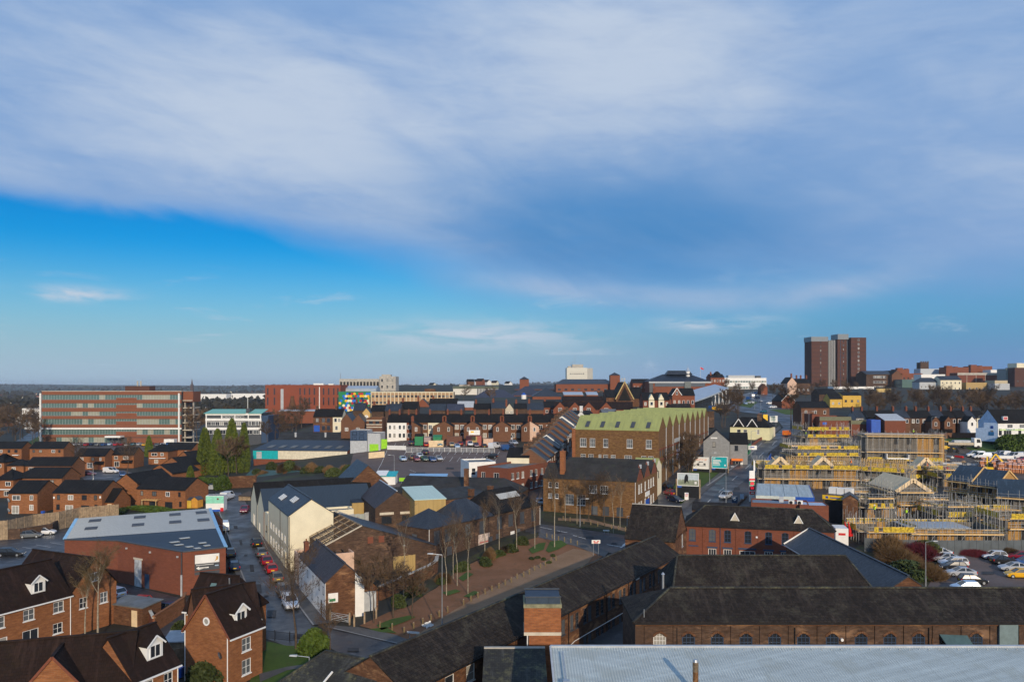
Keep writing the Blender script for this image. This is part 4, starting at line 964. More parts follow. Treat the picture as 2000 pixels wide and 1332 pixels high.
for s_ in (.15,.52,.93): onwall(WH,P1,P2,s_,5.3,.25,.25,'flood_lamp',LGREY,.2)
MB().tube((P2[0]-.1,P2[1]-.2,0),(P2[0]-.1,P2[1]-.2,6.1),.09).build('drainpipe',DGREY,WH);MB().tube((P2[0]-.1,P2[1]-.24,0),(P2[0]-.1,P2[1]-.24,3.0),.14).build('pipe_guard',LGREY,WH)
sb=onwall(WH,P2,P3,.56,3.3,3.4,2.35,'sign_board',DGREY,.1);onwall(WH,P2,P3,.56,2.75,3.4,.4,'sign_strip',DGREY,.1)
MB().box(.05,-.13,1.05,3.35,-.10,2.3).build('sign_panel',WHITE,sb);MB().add([(.2,-.13,.42),(.6,-.13,.68),(.6,-.13,.5),(1.9,-.13,.5),(1.9,-.13,.34),(.6,-.13,.34),(.6,-.13,.16)],[(0,6,2,1),(6,5,4,3),(6,3,2)]).build('arrow',WHITE,sb)
MB().add([(2.7,-.135,1.2),(2.95,-.135,1.65),(2.9,-.135,1.9),(3.2,-.135,1.9),(3.15,-.135,1.45),(3.05,-.135,1.4)],[(0,5,1),(5,4,1),(1,4,3,2)]).build('print',plain('ochre_print',(.6,.33,.06),.6),sb)
for i in range(16): MB().box(.2+i*.15,-.125,.78,.3+i*.15,-.10,.88).build('print',WHITE,sb)
MB().box(2.75,-.125,.5,3.25,-.10,.66).build('print',PAINT['pale'],sb)
# car park wall and timber fence on the left, hedge
wall_run('retaining_wall','mossy stone retaining wall round the left car park','wall',[gp(-30,1056),gp(40,1052),gp(100,1042),gp(128,1024)],2.0,.5,BR_DARK,None)
fl=[at(-20,1038,1.8),at(15,1036,1.8),at(65,1024,1.8),at(115,1018,1.8),at(155,1009,1.8),at(232,1002,1.8)]
fr=empty('timber_fence',(fl[0][0],fl[0][1],0),0,'long close-boarded timber fence above the left car park','fence')
for p,e in zip(fl,fl[1:]):
 L=math.hypot(e[0]-p[0],e[1]-p[1]);n=max(1,int(L/1.9))
 for i in range(n):
  a=[p[0]+(e[0]-p[0])*i/n-fl[0][0],p[1]+(e[1]-p[1])*i/n-fl[0][1]];c=[p[0]+(e[0]-p[0])*(i+1)/n-fl[0][0],p[1]+(e[1]-p[1])*(i+1)/n-fl[0][1]]
  m=MB()
  for j in range(10):
   u=Vector((a[0],a[1],1.9)).lerp(Vector((c[0],c[1],1.9)),(j+.5)/10);dv=(Vector((c[0],c[1],0))-Vector((a[0],a[1],0))).normalized();o=dv*L/n/21
   m.add([u-o+Vector((0,.02*(j%2),-1.9)),u+o+Vector((0,.02*(j%2),-1.9)),u+o+Vector((0,.02*(j%2),1.9+random.uniform(-.04,.04))),u-o+Vector((0,.02*(j%2),1.9))],[(0,1,2,3)])
  m.build('fence_panel',WOOD,fr);MB().cbox(a[0],a[1]-.05,0,.1,.1,3.9).build('post',WOOD,fr)
# ================================================================== cream works along the street, white house, derelict sheds
su=(.90,.43);sv=(-.43,.90)
E0=at(564,1008,8.9);E1=off(E0,su,7.2)
H=House('cream_warehouse','tall cream rendered warehouse with a blue slate gabled roof and skylights','warehouse',E0,E1,21,8.9,'gy',2.45,CREAM,SL_BLUE,.12,.12,0,ridge=SL_BLUE)
for j,(ya,n) in enumerate(((5.2,4),(12.6,4))):
 for i in range(n):
  x=.9 if j else 1.6;k=2.45/(H.L/2)
  H.part('rooflight',UPVC,lambda b: b.slab([(x,ya+i*.95,9.14+k*x),(x,ya+i*.95+.45,9.14+k*x),(x+1.0,ya+i*.95+.45,9.14+k*(x+1.0)),(x+1.0,ya+i*.95,9.14+k*(x+1.0))][::-1],-.06))
H.w('l',[3+2.9*i for i in range(6)],1.2,1.1,1.5,'white1',lite=True);H.w('l',[3+2.9*i for i in range(6)],4.0,1.0,1.2,'white1',lite=True);H.pipe('l',13.2,8.8,DGREY);H.pipe('f',.1,8.8,DGREY);H.pipe('l',20.8,8.8,DGREY)
H.on('l','door',17.5,0,2.2,2.6,CREAM,.1);H.part('plinth_band',STONE,lambda b: b.box(-.06,-.06,3.4,H.L+.06,-.003,3.6));H.done()
def street_shed(px,py,w,label,ze=5.0,ri=3.4,dep=34,st0=0):
 e=at(px,py,ze)
 A_=off(e,sv,w);return House('cream_shed',label,'warehouse',A_,e,dep,ze,'gy',ri,CREAM,SL_BLACK,.1,.12,0,ridge=LGREY)
M0=off(E0,sv,21.3);
H=House('cream_shed','low cream linking block between the gabled works on the left street','warehouse',off(M0,sv,4.4),M0,16,5.6,'flat',0,CREAM,FELT,z0=0,para=.4);H.w('f',2.2,2.6,1.2,1.2,'dark');H.done()
M1=off(M0,sv,4.5)
H=House('cream_shed','cream gable-ended shed with a black roof, next up the street from the tall warehouse','warehouse',off(M1,sv,9.5),M1,21,6.0,'gy',3.6,CREAM,CORR_BLUE,.1,.12,0);H.pipe('f',9.3,5.9,BR_RED);H.w('f',3,.2,1.5,2.6,'shop');H.done()
M2=off(M1,sv,9.7)
H=House('cream_shed','furthest cream gable-ended shed at the top of the left street','warehouse',off(M2,sv,9.5),M2,24,6.0,'gy',3.8,CREAM,SL_BLACK,.1,.12,0);H.w('f',5,.2,2.2,3.2,'shop');H.pipe('f',9.3,5.9,DGREY);H.done()
# white street house with the brick gable
W0=at(636,1138,4.8);W1=off(W0,su,4.95)
H=House('white_house','two-storey house with white street front and bare brick gable','house',W0,W1,17.5,4.8,'gy',2.15,BR_OLD,SL_PURP,.15,.08,0,ridge=SL_PURP)
def wf(b): b.box(-.05,-.03,-.5,-.005,17.53,4.75)
H.part('painted_front',WHITE,wf)
for u in (2.4,6.2,10,13.8,16.4):
 H.w('l',u,3.0,.8,1.1,'dark',lite=True)
 if u<15: H.w('l',u-.6,.7,.9,1.3,'dark',lite=True)
H.door('l',15.2,.9,2.1,BLACK);H.on('f','notice_board',.95,2.2,1.25,1.2,WHITE);H.on('f','notice_print',.85,2.35,.8,.35,GREENP,.075)
H.part('painted_extension',WHITE,lambda b: (b.quad((3.8,-.03,-1),(5.0,-.03,-1),(5.0,-.03,4.75),(3.8,-.03,5.75)),b.quad((5.0,-.03,-1),(5.0,5,-1),(5.0,5,4.75),(5.0,-.03,4.75))))
H.chim(.9,17.0,.6,.9,4.0,7.0,1,BR_RED);H.done()
# pink-doored roofless strip and rubble
N0=off(off(W0,sv,17.7),su,.2)
H=House('roofless_outbuilding','roofless strip of old wall with a pink street door beside the cream warehouse','ruin',N0,off(N0,su,8.0),5.2,4.3,'flat',0,PINKR,BR_DARK,z0=0,para=.35)
H.door('l',1.8,1.0,2.1,WHITE);H.part('charred_beam',BARK,lambda b: [b.beam((1+i*1.1,.2,4.5+.2*(i%3)),(1.3+i*1.1,5,4.4),.14,.18) for i in range(6)]);H.done()
# small brick kiosk with roller door by the gate
kA=gp(694,1196);kB=off(kA,su,3.1)
H=House('brick_outhouse','small brick outhouse with a pale roller door near the field gate','outbuilding',kA,kB,4.6,2.9,'gy',1.5,BR_OLD,SL_BLACK,.15,.15,0)
H.on('f','roller_door',1.7,0,2.2,2.6,LGREY);H.on('f','warning_notice',1.0,1.5,.25,.6,YELLOW,.09);H.w('r',2.4,1.0,1.2,1.0,'board');H.done()
# big derelict shed: lopsided gable towards the camera, bare rafters on the left slope
D0=(-28.6,121.6);D1=(-12.4,130.4);dL=math.hypot(D1[0]-D0[0],D1[1]-D0[1]);dv_=rect(D0,D1,15.5)
DS=empty('derelict_shed',(D0[0],D0[1],0),math.atan2(D1[1]-D0[1],D1[0]-D0[0]),'derelict brick shed with bare rafters on one slope of its roof','warehouse')
ap,zl,zr,za=5.9,5.4,3.7,8.0;dp=15.5
b=MB()
b.quad((0,0,-1),(dL,0,-1),(dL,0,zr),(ap,0,za),(0,0,zl));b.quad((dL,dp,-1),(0,dp,-1),(0,dp,zl),(ap,dp,za),(dL,dp,zr));b.quad((0,dp,-1),(0,0,-1),(0,0,zl),(0,dp,zl));b.quad((dL,0,-1),(dL,dp,-1),(dL,dp,zr),(dL,0,zr))
b.build('wall',BR_DARK,DS)
b=MB();b.slab([(ap,-.12,za+.12),(dL+.2,-.12,zr+.08),(dL+.2,dp,zr+.08),(ap,dp,za+.12)],.12);b.build('roof',SL_BLUE,DS)
b=MB();b.slab([(-.1,dp-3.2,zl+.1),(ap,dp-3.2,za+.12),(ap,dp,za+.12),(-.1,dp,zl+.1)],.1);b.build('roof',SL_BLACK,DS)
for i in range(14): MB().beam((0,.5+i*.95,zl),(ap,.5+i*.95,za),.12,.16).build('rafter',BARK if i%3 else WOOD,DS)
for i in range(1,5): MB().beam((ap*i/5,.2,zl+(za-zl)*i/5+.1),(ap*i/5,dp-3,zl+(za-zl)*i/5+.1),.1,.1).build('purlin',WOOD,DS)
MB().beam((ap,0,za),(ap,dp,za),.15,.25).build('ridge_beam',WOOD,DS)
for i in range(9): MB().box(11.0+i*.42,-.08,.1,11.4+i*.42,.02,2.7-.05*(i%2)).build('plank',CLADWOOD,DS)
for u in (6.8,8.6): MB().box(u,-.05,5.2,u+.9,.02,6.2).build('bricked_window',BR_RED,DS)
MB().beam((ap-.05,-.05,za+.1),(-.2,-.05,zl),.12,.16).build('coping',STONE,DS);MB().cbox(dL-5.6,-.15,4.2,.2,.2,.2).build('alarm_box',UPVC,DS)
# its yard wall in front
wall_run('boundary_wall','old brick yard wall with a pale coping below the derelict shed','wall',[gp(742,1172),gp(790,1150),gp(838,1128),gp(852,1118),gp(854,1106)],1.9,.4,BR_OLD,CONC)
# rusty sheet screen, lean metal frame roof
r0=at(652,1012,5.2);r1=at(722,1010,4.6)
RS=empty('sheet_screen',(r0[0],r0[1],0),math.atan2(r1[1]-r0[1],r1[0]-r0[0]),'rust-stained corrugated metal screen behind the derelict shed','fence');Ls=math.hypot(r1[0]-r0[0],r1[1]-r0[1])
for i in range(7): MB().box(Ls*i/7,0+.03*(i%2),0,Ls*(i+1)/7-.04,.06+.03*(i%2),5.6-.1*(i%3)).build('metal_sheet',CORR_RUST if i in (0,1,2,4,5) else LGREY,RS)
fA=at(650,985,4.6);
FR=House('roofless_shed','open shed of bare steel roof trusses behind the tall cream warehouse','ruin',off(E1,sv,5),off(off(E1,sv,5),su,9),13,4.6,'flat',0,BR_DARK,BR_DARK,z0=0,para=.1)
for i in range(6):
 y=1+i*2.2;FR.part('truss',STEEL,lambda b: (b.beam((0,y,4.7),(4.5,y,6.6),.1,.12),b.beam((4.5,y,6.6),(9,y,4.7),.1,.12),b.beam((0,y,4.7),(9,y,4.7),.08,.1),b.beam((4.5,y,4.7),(4.5,y,6.6),.06,.08)))
FR.done()
# brick gables of the old pottery, left of the pale green shed
t0=at(679,949,5.6);pu=(.94,.33)
def pot(px,py,z,L):
 a=at(px,py,z);return a,off(a,pu,L)
A_,B_=ad(680,172),off(ad(680,172),pu,8.6)
H=House('brick_workshop','tall plain brick gable of the old pottery with a slate roof','workshop',A_,B_,16,7.0,'gy',3.3,BR_OLD,SL_BLUE,.1,.1,top=zpy(947,172),gutter=None);H.rise=4.0;H.done()
A_=ad(733,146);B_=off(A_,pu,8.0)
H=House('brick_workshop','brick pottery workshop with two pale-linteled windows and a red door','workshop',A_,B_,18,7,'gy',2.9,BR_DARK,SL_PURP,.12,.12,top=zpy(993,146),ridge=LGREY)
H.w('f',[2.1,5.9],3.7,1.9,1.35,'dark');H.part('lintel',STONE,lambda b: (b.box(.8,-.06,5.3,3.4,-.003,5.75),b.box(4.6,-.06,5.3,7.2,-.003,5.75)));H.door('f',4.4,.9,2.0,BR_RED,.8);H.done()
A_=ad(688,158);H=House('timber_shed','lean-to of weathered vertical boards beside the pottery workshop','shed',A_,off(A_,pu,5.5),8,5,'mono',1.2,CLADWOOD,SL_BLUE,.1,.1,top=zpy(982,158));H.done()
A_=ad(810,144);B_=off(A_,pu,5.8)
H=House('timber_shed','boxy shed clad in yellow timber under a pale mint roof','shed',A_,B_,11,7,'mono',1.0,CLADWOOD,MINTROOF,.12,.12,top=zpy(977,144),gutter=None);H.done()
# long derelict pottery front along the plaza
fp=(.60,.80);V0=(-14.1,134.0);V1=off(V0,fp,8.0);V2=off(V1,fp,9.6);V3=(5.6,160.2)
def bw(H,us,z,w=1.5,h=2.2,st='board'): H.w('f',us,z,w,h,st)
H=House('derelict_pottery','derelict brick pottery block with a pyramid slate roof and boarded windows','factory',V0,V1,7.2,5.8,'pyr',2.7,BR_DARK,SL_BLUE,.25,ext=2,z0=0)
bw(H,[2.2,5.0],3.0);bw(H,[1.4,5.4],-.0,1.4,2.0);H.w('f',7.2,3.4,.8,1.5,'open');H.pipe('f',.15,5.7,WHITE);H.pipe('f',3.6,5.7,RUSTY);H.w('l',4,3,1.2,1.6,'board');H.done()
H=House('derelict_pottery','derelict brick pottery block with a hipped slate roof and painted wall sign','factory',V1,V2,7.6,5.9,'gx',3.1,BR_DARK,SL_BLUE,.25,.1,0,hipL=3.2,hipR=3.2)
bw(H,[2.4,6.4],3.0);H.on('f','faded_sign',6.9,.9,3.2,1.9,plain('faded_cream_sign',(.52,.42,.36),.8,0,.4,2));H.on('f','sign_band',6.9,1.2,2.6,.25,plain('faded_red_print',(.4,.12,.1),.8),.075);H.on('f','blue_door',8.8,-.2,1.2,2.2,DGREY);H.done()
L3=math.hypot(V3[0]-V2[0],V3[1]-V2[1])
H=House('derelict_pottery','longest derelict pottery block with a broken glazed strip in its dark roof','factory',V2,V3,9.2,6.0,'gx',3.6,BR_DARK,SL_BLACK,.2,.1,0,hipL=3.0,hipR=3.5)
bw(H,[2.0,5.5,9.2,13.0],3.1);bw(H,[1.5,8.0],.2,1.2,2.0);H.on('f','white_door',6.0,-.2,1.2,2.2,WHITE)
H.part('glazed_strip',CORR_GREY,lambda b: b.slab([(5.0,2.2,7.98),(11.5,2.2,7.98),(11.5,3.3,8.85),(5.0,3.3,8.85)],-.06))
H.pipe('f',L3-.1,5.9,UPVC);H.chim(3,7.8,.9,.9,6.5,9.8,0,BR_OLD);H.chim(9,7.8,.9,.9,6.5,9.8,0,BR_OLD);H.done()
# rear ranges of the pottery with long black roofs
A_=ad(774,178);B_=ad(1006,172)
H=House('black_roofed_range','long low range with a plain black roof behind the derelict pottery','factory',A_,B_,14,6,'gx',3.0,BR_DARK,TAR,.2,.1,top=zpy(966,175),hipR=4);H.chim(16,1,.9,.9,5,9.0,0,BR_OLD);H.done()
A_=ad(868,150);H=House('brick_lean_to','brick-walled lean-to with overgrown parapet between the pottery roofs','factory',A_,ad(962,158),8,5,'mono',.8,BR_OLD,TAR,.1,.1,top=zpy(974,152));H.done()
PAVEC=plain('grey_coping',(.11,.10,.09),.8)
# ================================================================== the works, bottom right
# pale corrugated roof nearest the camera
r=empty('corrugated_shed',(2.95,46,0),0,'pale blue-grey corrugated shed roof along the bottom right edge','shed')
b=MB();b.box(.1,.2,-1,44,13.9,8.2);b.build('wall',BR_DARK,r)
zt,zb=10.25,7.85
for i in range(44):
 m=MB();vs=[]
 for j in range(11):
  x=i+j/10-(.0 if j<10 else .004);o=.045 if j%2 else 0;vs+=[(x,-.3,zb+o+.003*(i%2)),(x,14,zt+o+.003*(i%2))]
 m.add(vs,[(2*j,2*j+2,2*j+3,2*j+1) for j in range(10)]);m.build('roof_sheet',PALEROOF,r)
MB().box(-.05,13.95,zt-.1,44.1,14.25,zt+.14).build('ridge_flashing',LGREY,r);MB().beam((-.06,-.3,zb+.05),(-.06,14,zt+.05),.14,.22).build('verge_trim',LGREY,r)
g=MB();g.cbox(.75,8.3,9.4,.45,.5,.5);g.beam((.75,8.6,9.7),(.75,12.6,10.4),.1,.1);g.build('bracket',STEEL,r)
for i in range(60): MB().cbox(.5+i*.73,13.6,zt-.03,.06,.06,.06).build('bolt',STEEL,r)
fx=12.35
fl_=empty('flue',(fx,53.6,9.2),0,'rust-brown metal flue standing on the pale corrugated roof','flue')
MB().tube((0,0,-.4),(0,0,1.55),.19,.19,14).build('lower_pipe',RUSTY,fl_,smooth=False);MB().tube((0,0,1.55),(0,0,2.2),.2,.2,14).build('upper_pipe',plain('galvanised_brown',(.28,.2,.13),.35,.7,.3,5),fl_);MB().tube((0,0,2.2),(0,0,2.36),.2,.13,14).build('cap',STEEL,fl_);MB().tube((0,0,.72),(0,0,.8),.22,.22,14).build('band',STEEL,fl_)
# long block with the arched windows
A_=(11.6,75.0);B_=(56,75.0)
H=House('works_block','long brick works block with a row of dark arched windows and hipped roof','factory',A_,B_,8.4,7.75,'gx',2.0,BR_DARK,SL_WORKS,.25,.1,0,hipL=4.1,ridge=SL_MOSS,gutter=BLACK,deep=.22)
for i in range(13):
 u=2.3+i*2.71
 if i in (10,12): continue
 H.w('f',u,4.4,1.2,2.35,'archw' if i==0 else 'arch',.35)
 H.part('window_arch',BR_OLD,lambda b: [b.beam((u-.62+1.24*k/6,-.02,6.4+.38*math.sin(math.pi*k/6)),(u-.62+1.24*(k+1)/6,-.02,6.4+.38*math.sin(math.pi*(k+1)/6)),.1,.22) for k in range(6)])
for i in range(16): H.part('pilaster',BR_DARK,lambda b: b.box(.85+i*2.71,-.1,-1,1.2+i*2.71,-.003,7.37))
H.part('corbel_course',BR_OLD,lambda b: b.box(0,-.14,7.4,H.L,-.003,7.62))
H.pipe('f',3.9,7.2,BLACK);H.pipe('f',15,7.2,BLACK);H.pipe('f',27.6,7.2,BLACK);H.pipe('f',27.95,6.2,RUSTY)
H.part('stair_canopy',DARKBLUE if False else plain('green_sheet_canopy',(.06,.11,.12),.5),lambda b: b.slab([(29.3,-2.2,4.6),(32.0,-2.2,4.0),(31.2,-.1,6.5),(28.6,-.1,6.6)],.12))
H.on('f','cladding_panel',35.0,4.3,1.75,3.35,plain('grey_green_panel',(.16,.22,.23),.5),.3);H.w('f',37.2,5.4,.7,.8,'board',lite=True);H.w('f',39.5,4.4,1.2,2.2,'arch',.35)
H.part('alarm_box',UPVC,lambda b: b.tube((19.4,-.25,6.1),(19.4,-.02,6.1),.14,.14,10));H.part('vent_pipe',STEEL,lambda b: b.tube((.9,.4,7.5),(.9,.4,8.8),.05));H.done()
fp_=empty('steel_flue',(1118*.0,0,0),0,'slim steel flue rising between the two dark works roofs','flue');c=at(1295,1158,9.0);fp_.location=(c[0],c[1],7.0)
MB().tube((0,0,0),(0,0,3.9),.12,.12,10).build('pipe',STEEL,fp_);MB().tube((0,0,3.9),(0,0,4.1),.2,.06,10).build('cowl',STEEL,fp_)
# second roof behind it
A_=(18.2,89.5);B_=(40.6,89.5)
H=House('works_block','works block with a plain dark roof behind the arched-window block','factory',A_,B_,9.0,6.8,'gx',3.0,BR_DARK,SL_WORKS,.2,.1,0,hipL=1.3,hipR=1.3,ridge=SL_MOSS);H.done()
# range running away on the right with the blue slate roof
A_=(49.0,91.3);B_=(49.0,121.5)
H=House('works_range','works range running away with a blue slate roof and small brick gable','factory',A_,B_,7.2,5.7,'gx',2.35,BR_OLD,SL_BLUE,.2,.12,0,ridge=SL_BLUE,gutter=LGREY)
H.w('b',[3,6,9,12,15],2.0,1.1,1.9,'works');H.part('bargeboard',UPVC,lambda b: b.beam((H.L+.1,3.6,8.2),(H.L+.1,7.5,5.8),.06,.2));H.done()
# red brick front with dark blue windows
A_=(29.6,136.2);B_=(52.6,130.0)
H=House('works_building','red brick works front with dark blue windows and two small roof louvres','factory',A_,B_,9.0,6.2,'gx',2.6,BR_RED,SL_WORKS,.25,.1,0,hipL=3.2,hipR=3.0,ridge=SL_MOSS,gutter=BLACK)
for u in (1.2,4.5,7.0,10.3,13.6,16.2): H.w('f',u,3.5,1.1,2.05,'blue',.2)
H.part('blue_lintel',DARKBLUE,lambda b: b.box(.6,-.08,2.55,2.2,-.003,2.75))
for u in (4.5,7.0,13.6,16.2): H.w('f',u,.2,1.3,2.1,'shop');H.on('f','blue_lintel',u,2.4,1.7,.25,DARKBLUE,.1)
H.w('f',10.2,.1,2.5,2.1,'shop');H.on('f','blue_lintel',10.2,2.45,2.9,.25,DARKBLUE,.1)
H.part('pilaster',BR_RED,lambda b: b.box(2.9,-.1,-1,3.3,-.003,6.1));H.part('pilaster',BR_RED,lambda b: b.box(8.3,-.1,-1,8.7,-.003,6.1));H.part('pilaster',BR_RED,lambda b: b.box(11.9,-.1,-1,12.3,-.003,6.1));H.part('pilaster',BR_RED,lambda b: b.box(17.6,-.1,-1,18,-.003,6.1))
H.pipe('f',5.8,6.1,DARKBLUE);H.on('f','blue_door',20.0,2.9,1.4,2.8,DARKBLUE,.08);H.on('f','pale_notice',18.5,4.4,.9,.6,CREAM);H.part('fire_stair',DARKBLUE,lambda b: [b.box(17.2+i*.22,-.9,.3+i*.24,17.5+i*.22,-.1,.36+i*.24) for i in range(11)]);H.part('stair_landing',DARKBLUE,lambda b: b.box(19.3,-1.0,2.75,20.9,-.05,2.87))
for u in (8.2,18.4):
 H.part('roof_louvre',STONE,lambda b: (b.add([(u-.6,1.1,7.0),(u+.6,1.1,7.0),(u,1.1,8.2),(u,2.9,8.2)],[(0,1,2),(1,3,2),(0,2,3)])))
 H.part('louvre_trim',UPVC,lambda b: (b.beam((u-.7,1.05,7.0),(u,1.05,8.3),.06,.12),b.beam((u,1.05,8.3),(u+.7,1.05,7.0),.06,.12)))
H.part('flood_lamp',UPVC,lambda b: b.cbox(11.7,-.15,4.5,.3,.2,.25));H.done()
A_=ad(1352,147);H=House('works_lean_to','low dark roofed block behind the red works front, by the main road','outbuilding',A_,off(A_,(.96,-.26),8.0),4.5,4.5,'mono',.8,BR_DARK,SL_WORKS,.1,.1,top=zpy(996,147));H.done()
# steep roofed block at the road junction
hv=(.926,-.378);g1=(25.4,124.3);g0=off(g1,hv,-7.9)
H=House('works_block','tall steep-roofed brick works block at the road junction','factory',g0,g1,10.4,5.6,'gx',4.6,BR_OLD,SL_WORKS,.2,.1,0,ridge=CONC)
H.w('r',6.6,3.6,1.2,2.4,'mill');H.done()
# long diagonal range beside the plaza
fA,fB=(-8.8,64.8),(24.6,117.8)
H=House('works_range','long diagonal brick works range with dark mossy roof beside the plaza','factory',fA,fB,7.2,5.0,'gx',2.2,BR_OLD,SL_WORKS,.25,.05,0,ridge=SL_MOSS,gutter=BLACK)
H.holes=dict(f=[],r=[],b=[],l=[])
for u in range(11):
 x=26.5+u*3.25
 for dx_ in (-.62,.62):
  H.w('f',x+dx_,2.5,.8,1.7,'works')
  if u>1: H.w('f',x+dx_,-.9,.8,1.9,'works')
for x in (3.0,6.2,9.4,12.6): H.w('f',x,3.0,1.3,1.5,'white1')
H.on('f','bricked_doorway',47.5,1.0,1.0,3.4,BR_ORA,.05);H.on('f','door_head',47.5,4.4,1.1,.3,WHITE,.07)
for u in (28.2,38,44.5,53): H.pipe('f',u,4.9,BLACK)
H.part('service_cable',WHITE,lambda b: [b.tube((24.8+i*1.6,-.12,(.3+.9*min(1,i/3)+.0*i)),(24.8+(i+1)*1.6,-.12,(.3+.9*min(1,(i+1)/3))),.045,.045,5) for i in range(21)]);H.done()
# hipped wing at its near end
wA=off((-16.5,74.2),(.51,.86),-9);wdir=(.875,-.485)
H=House('works_wing','lichen-covered slate wing at the bottom edge beside the diagonal range','factory',off(off((-16.8,75.5),(-.485,-.875),8.6),wdir,-.9),off(off((-16.8,75.5),(-.485,-.875),8.6),wdir,9.2),9.6,3.2,'gx',3.0,BR_OLD,SL_MOSS,.2,.1,0,hipL=3.2,ridge=SL_MOSS);H.part('white_pipe',WHITE,lambda b: b.beam((5.4,1.2,4.3),(5.7,2.9,5.5),.12,.12));H.done()
# low mossy roof next to the pale shed, and the water tank tower
H=House('works_block','low block with a mossy slate roof left of the pale corrugated shed','outbuilding',(-2.4,64.5),(2.85,64.5),11,5.2,'gx',1.6,BR_OLD,SL_MOSS,.1,.05,0,ridge=CONC);H.done()
TW=empty('tank_tower',(1.15,75.2,-.5),0,'square orange brick tower topped by a water tank','tower')
MB().box(.45,0,-.5,3.45,3.2,6.9).build('lower_wall',BR_ORA,TW);MB().box(-.02,-.06,6.9,3.5,3.3,7.2).build('stone_band',STONE,TW);MB().box(0,-.03,7.2,3.47,3.25,9.5).build('upper_wall',BR_ORA,TW)
MB().box(-.06,-.1,9.5,3.55,3.35,9.85).build('cornice',plain('mossy_concrete',(.22,.21,.13),.8,0,.3,2),TW)
for i in range(3): MB().box(.15+i*1.08,.1,9.85,1.2+i*1.08,.16,10.45).build('tank_panel',plain('tank_blue_steel',(.035,.055,.085),.7),TW)
MB().box(.12,.17,9.85,3.4,3.1,10.42).build('tank',MATS['tank_blue_steel'],TW);MB().box(.05,.02,10.46,3.5,.2,10.54).build('tank_rim',DGREY,TW);MB().box(.05,3.0,10.46,3.5,3.2,10.54).build('tank_rim',DGREY,TW)
MB().tube((.3,-.1,0),(.3,-.1,6.9),.06).build('drainpipe',WHITE,TW)
# ================================================================== mill front building and the green roofed mill
mu=(.928,-.372);mv=(.372,.928)
A_=ad(1061,173);B_=off(A_,mu,20.4)
H=House('brick_mill','weathered brick mill block with a black multi-ridge roof and three gable peaks','factory',A_,B_,22,8,'gx',2.9,BR_MILL,TAR,.1,.12,top=zpy(933,173),bays=3)
for u in (1.6,3.1): H.w('f',u,5.7,.75,1.1,'white1');H.w('f',u,3.4,.8,1.0,'white1')
H.w('f',[11.2,13.6],4.9,1.7,1.7,'white3');H.w('f',[6.0,8.6],2.2,1.8,2.2,'mill');H.w('f',[11.5,14,17],.4,1.4,1.8,'board')
for u in (3,5.2,9.0,12.5,15,17.6): H.w('r',u,4.9,1.3,1.9,'white3');H.w('r',u,1.2,1.3,1.9,'white3')
H.on('r','shop_sign',11.0,3.4,4.2,1.0,WHITE,.12);H.on('r','blue_door',11.2,-.5,3.4,3.2,BLUEP,.1)
for i in range(3): H.part('gable_cap',LGREY,lambda b: b.cbox(H.L+.15,22/6+i*22/3,H.h+2.5,.4,.5,.8))
for i in range(3): H.part('parapet_gable',BR_RED,lambda b: b.add([(H.L+.1,i*22/3+1.2,H.h),(H.L+.1,(i+1)*22/3-1.2,H.h),(H.L+.1,(i+.5)*22/3,H.h+3.3),(H.L-.25,i*22/3+1.2,H.h),(H.L-.25,(i+1)*22/3-1.2,H.h),(H.L-.25,(i+.5)*22/3,H.h+3.3)],[(0,1,2),(5,4,3),(0,2,5,3),(1,4,5,2)]))
H.chim(4.0,1.4,1.0,1.0,H.h-1,zpy(881,172)-H.z0,1,BR_ORA);H.pipe('f',H.L-.1,H.h-.1,UPVC);H.done()
A_=ad(1124,208);B_=off(A_,mu,21.8)
H=House('green_roofed_mill','long mottled brick mill with a lime green sheet roof of many gables','factory',A_,B_,86,12,'gx',3.4,BR_MILL,GREENROOF,.12,.1,top=zpy(838,208),bays=9)
wt_=H.h
for u,w_ in ((2.1,1.7),(4.6,1.4),(8.1,1.25),(14.4,1.5),(19.3,1.45)): H.w('f',u,wt_-4.5,w_,2.2,'white3')
for u,w_ in ((2.1,1.3),(4.2,1.3),(6.6,.7),(8.1,1.2),(10.1,1.2),(14,1.9),(18,1.2),(19.8,1.3)): H.w('f',u,wt_-7.6,w_,1.2,'white3')
for i in range(26): H.w('r',2+i*3.2,wt_-6.6,1.1,1.5,'board',lite=True);H.w('r',2+i*3.2,wt_-9.9,1.1,1.5,'board',lite=True)
for i in range(1,10): H.pipe('r',i*86/9-.3,wt_+.4,LGREY,0,.12)
for i in range(5): H.part('rooflight',DGREY,lambda b: b.slab([(2.4+i*4,.5,wt_+.62),(3.4+i*4,.5,wt_+.62),(3.4+i*4,2.5,wt_+2.0),(2.4+i*4,2.5,wt_+2.0)],-.08))
for i in range(6): H.part('rooflight',DGREY,lambda b: b.slab([(1.5+i*3.4,12.5,wt_+2.38),(2.5+i*3.4,12.5,wt_+2.38),(2.5+i*3.4,13.4,wt_+3.05),(1.5+i*3.4,13.4,wt_+3.05)],-.08))
H.part('string_course',BR_RED,lambda b: b.box(H.L+.003,0,wt_-5.0,H.L+.16,86,wt_-4.6));H.part('string_course',BR_RED,lambda b: b.box(H.L+.003,0,wt_-7.6,H.L+.16,86,wt_-7.2))
H.on('r','wall_sign',26,wt_-4.4,9,1.1,LGREY,.1);H.on('r','wall_sign',37,wt_-4.4,3,1.1,WHITE,.1);H.on('r','faded_flag_panel',27,wt_-9.2,4.5,2.8,plain('mauve_flag_panel',(.35,.32,.42),.7,0,.5,4),.1)
H.part('sunlit_return',BR_ORA,lambda b: b.box(-.9,-.15,-2,-.003,1.4,wt_+.1));H.done()  # return wall at the left corner, its sunlight put into brighter brick
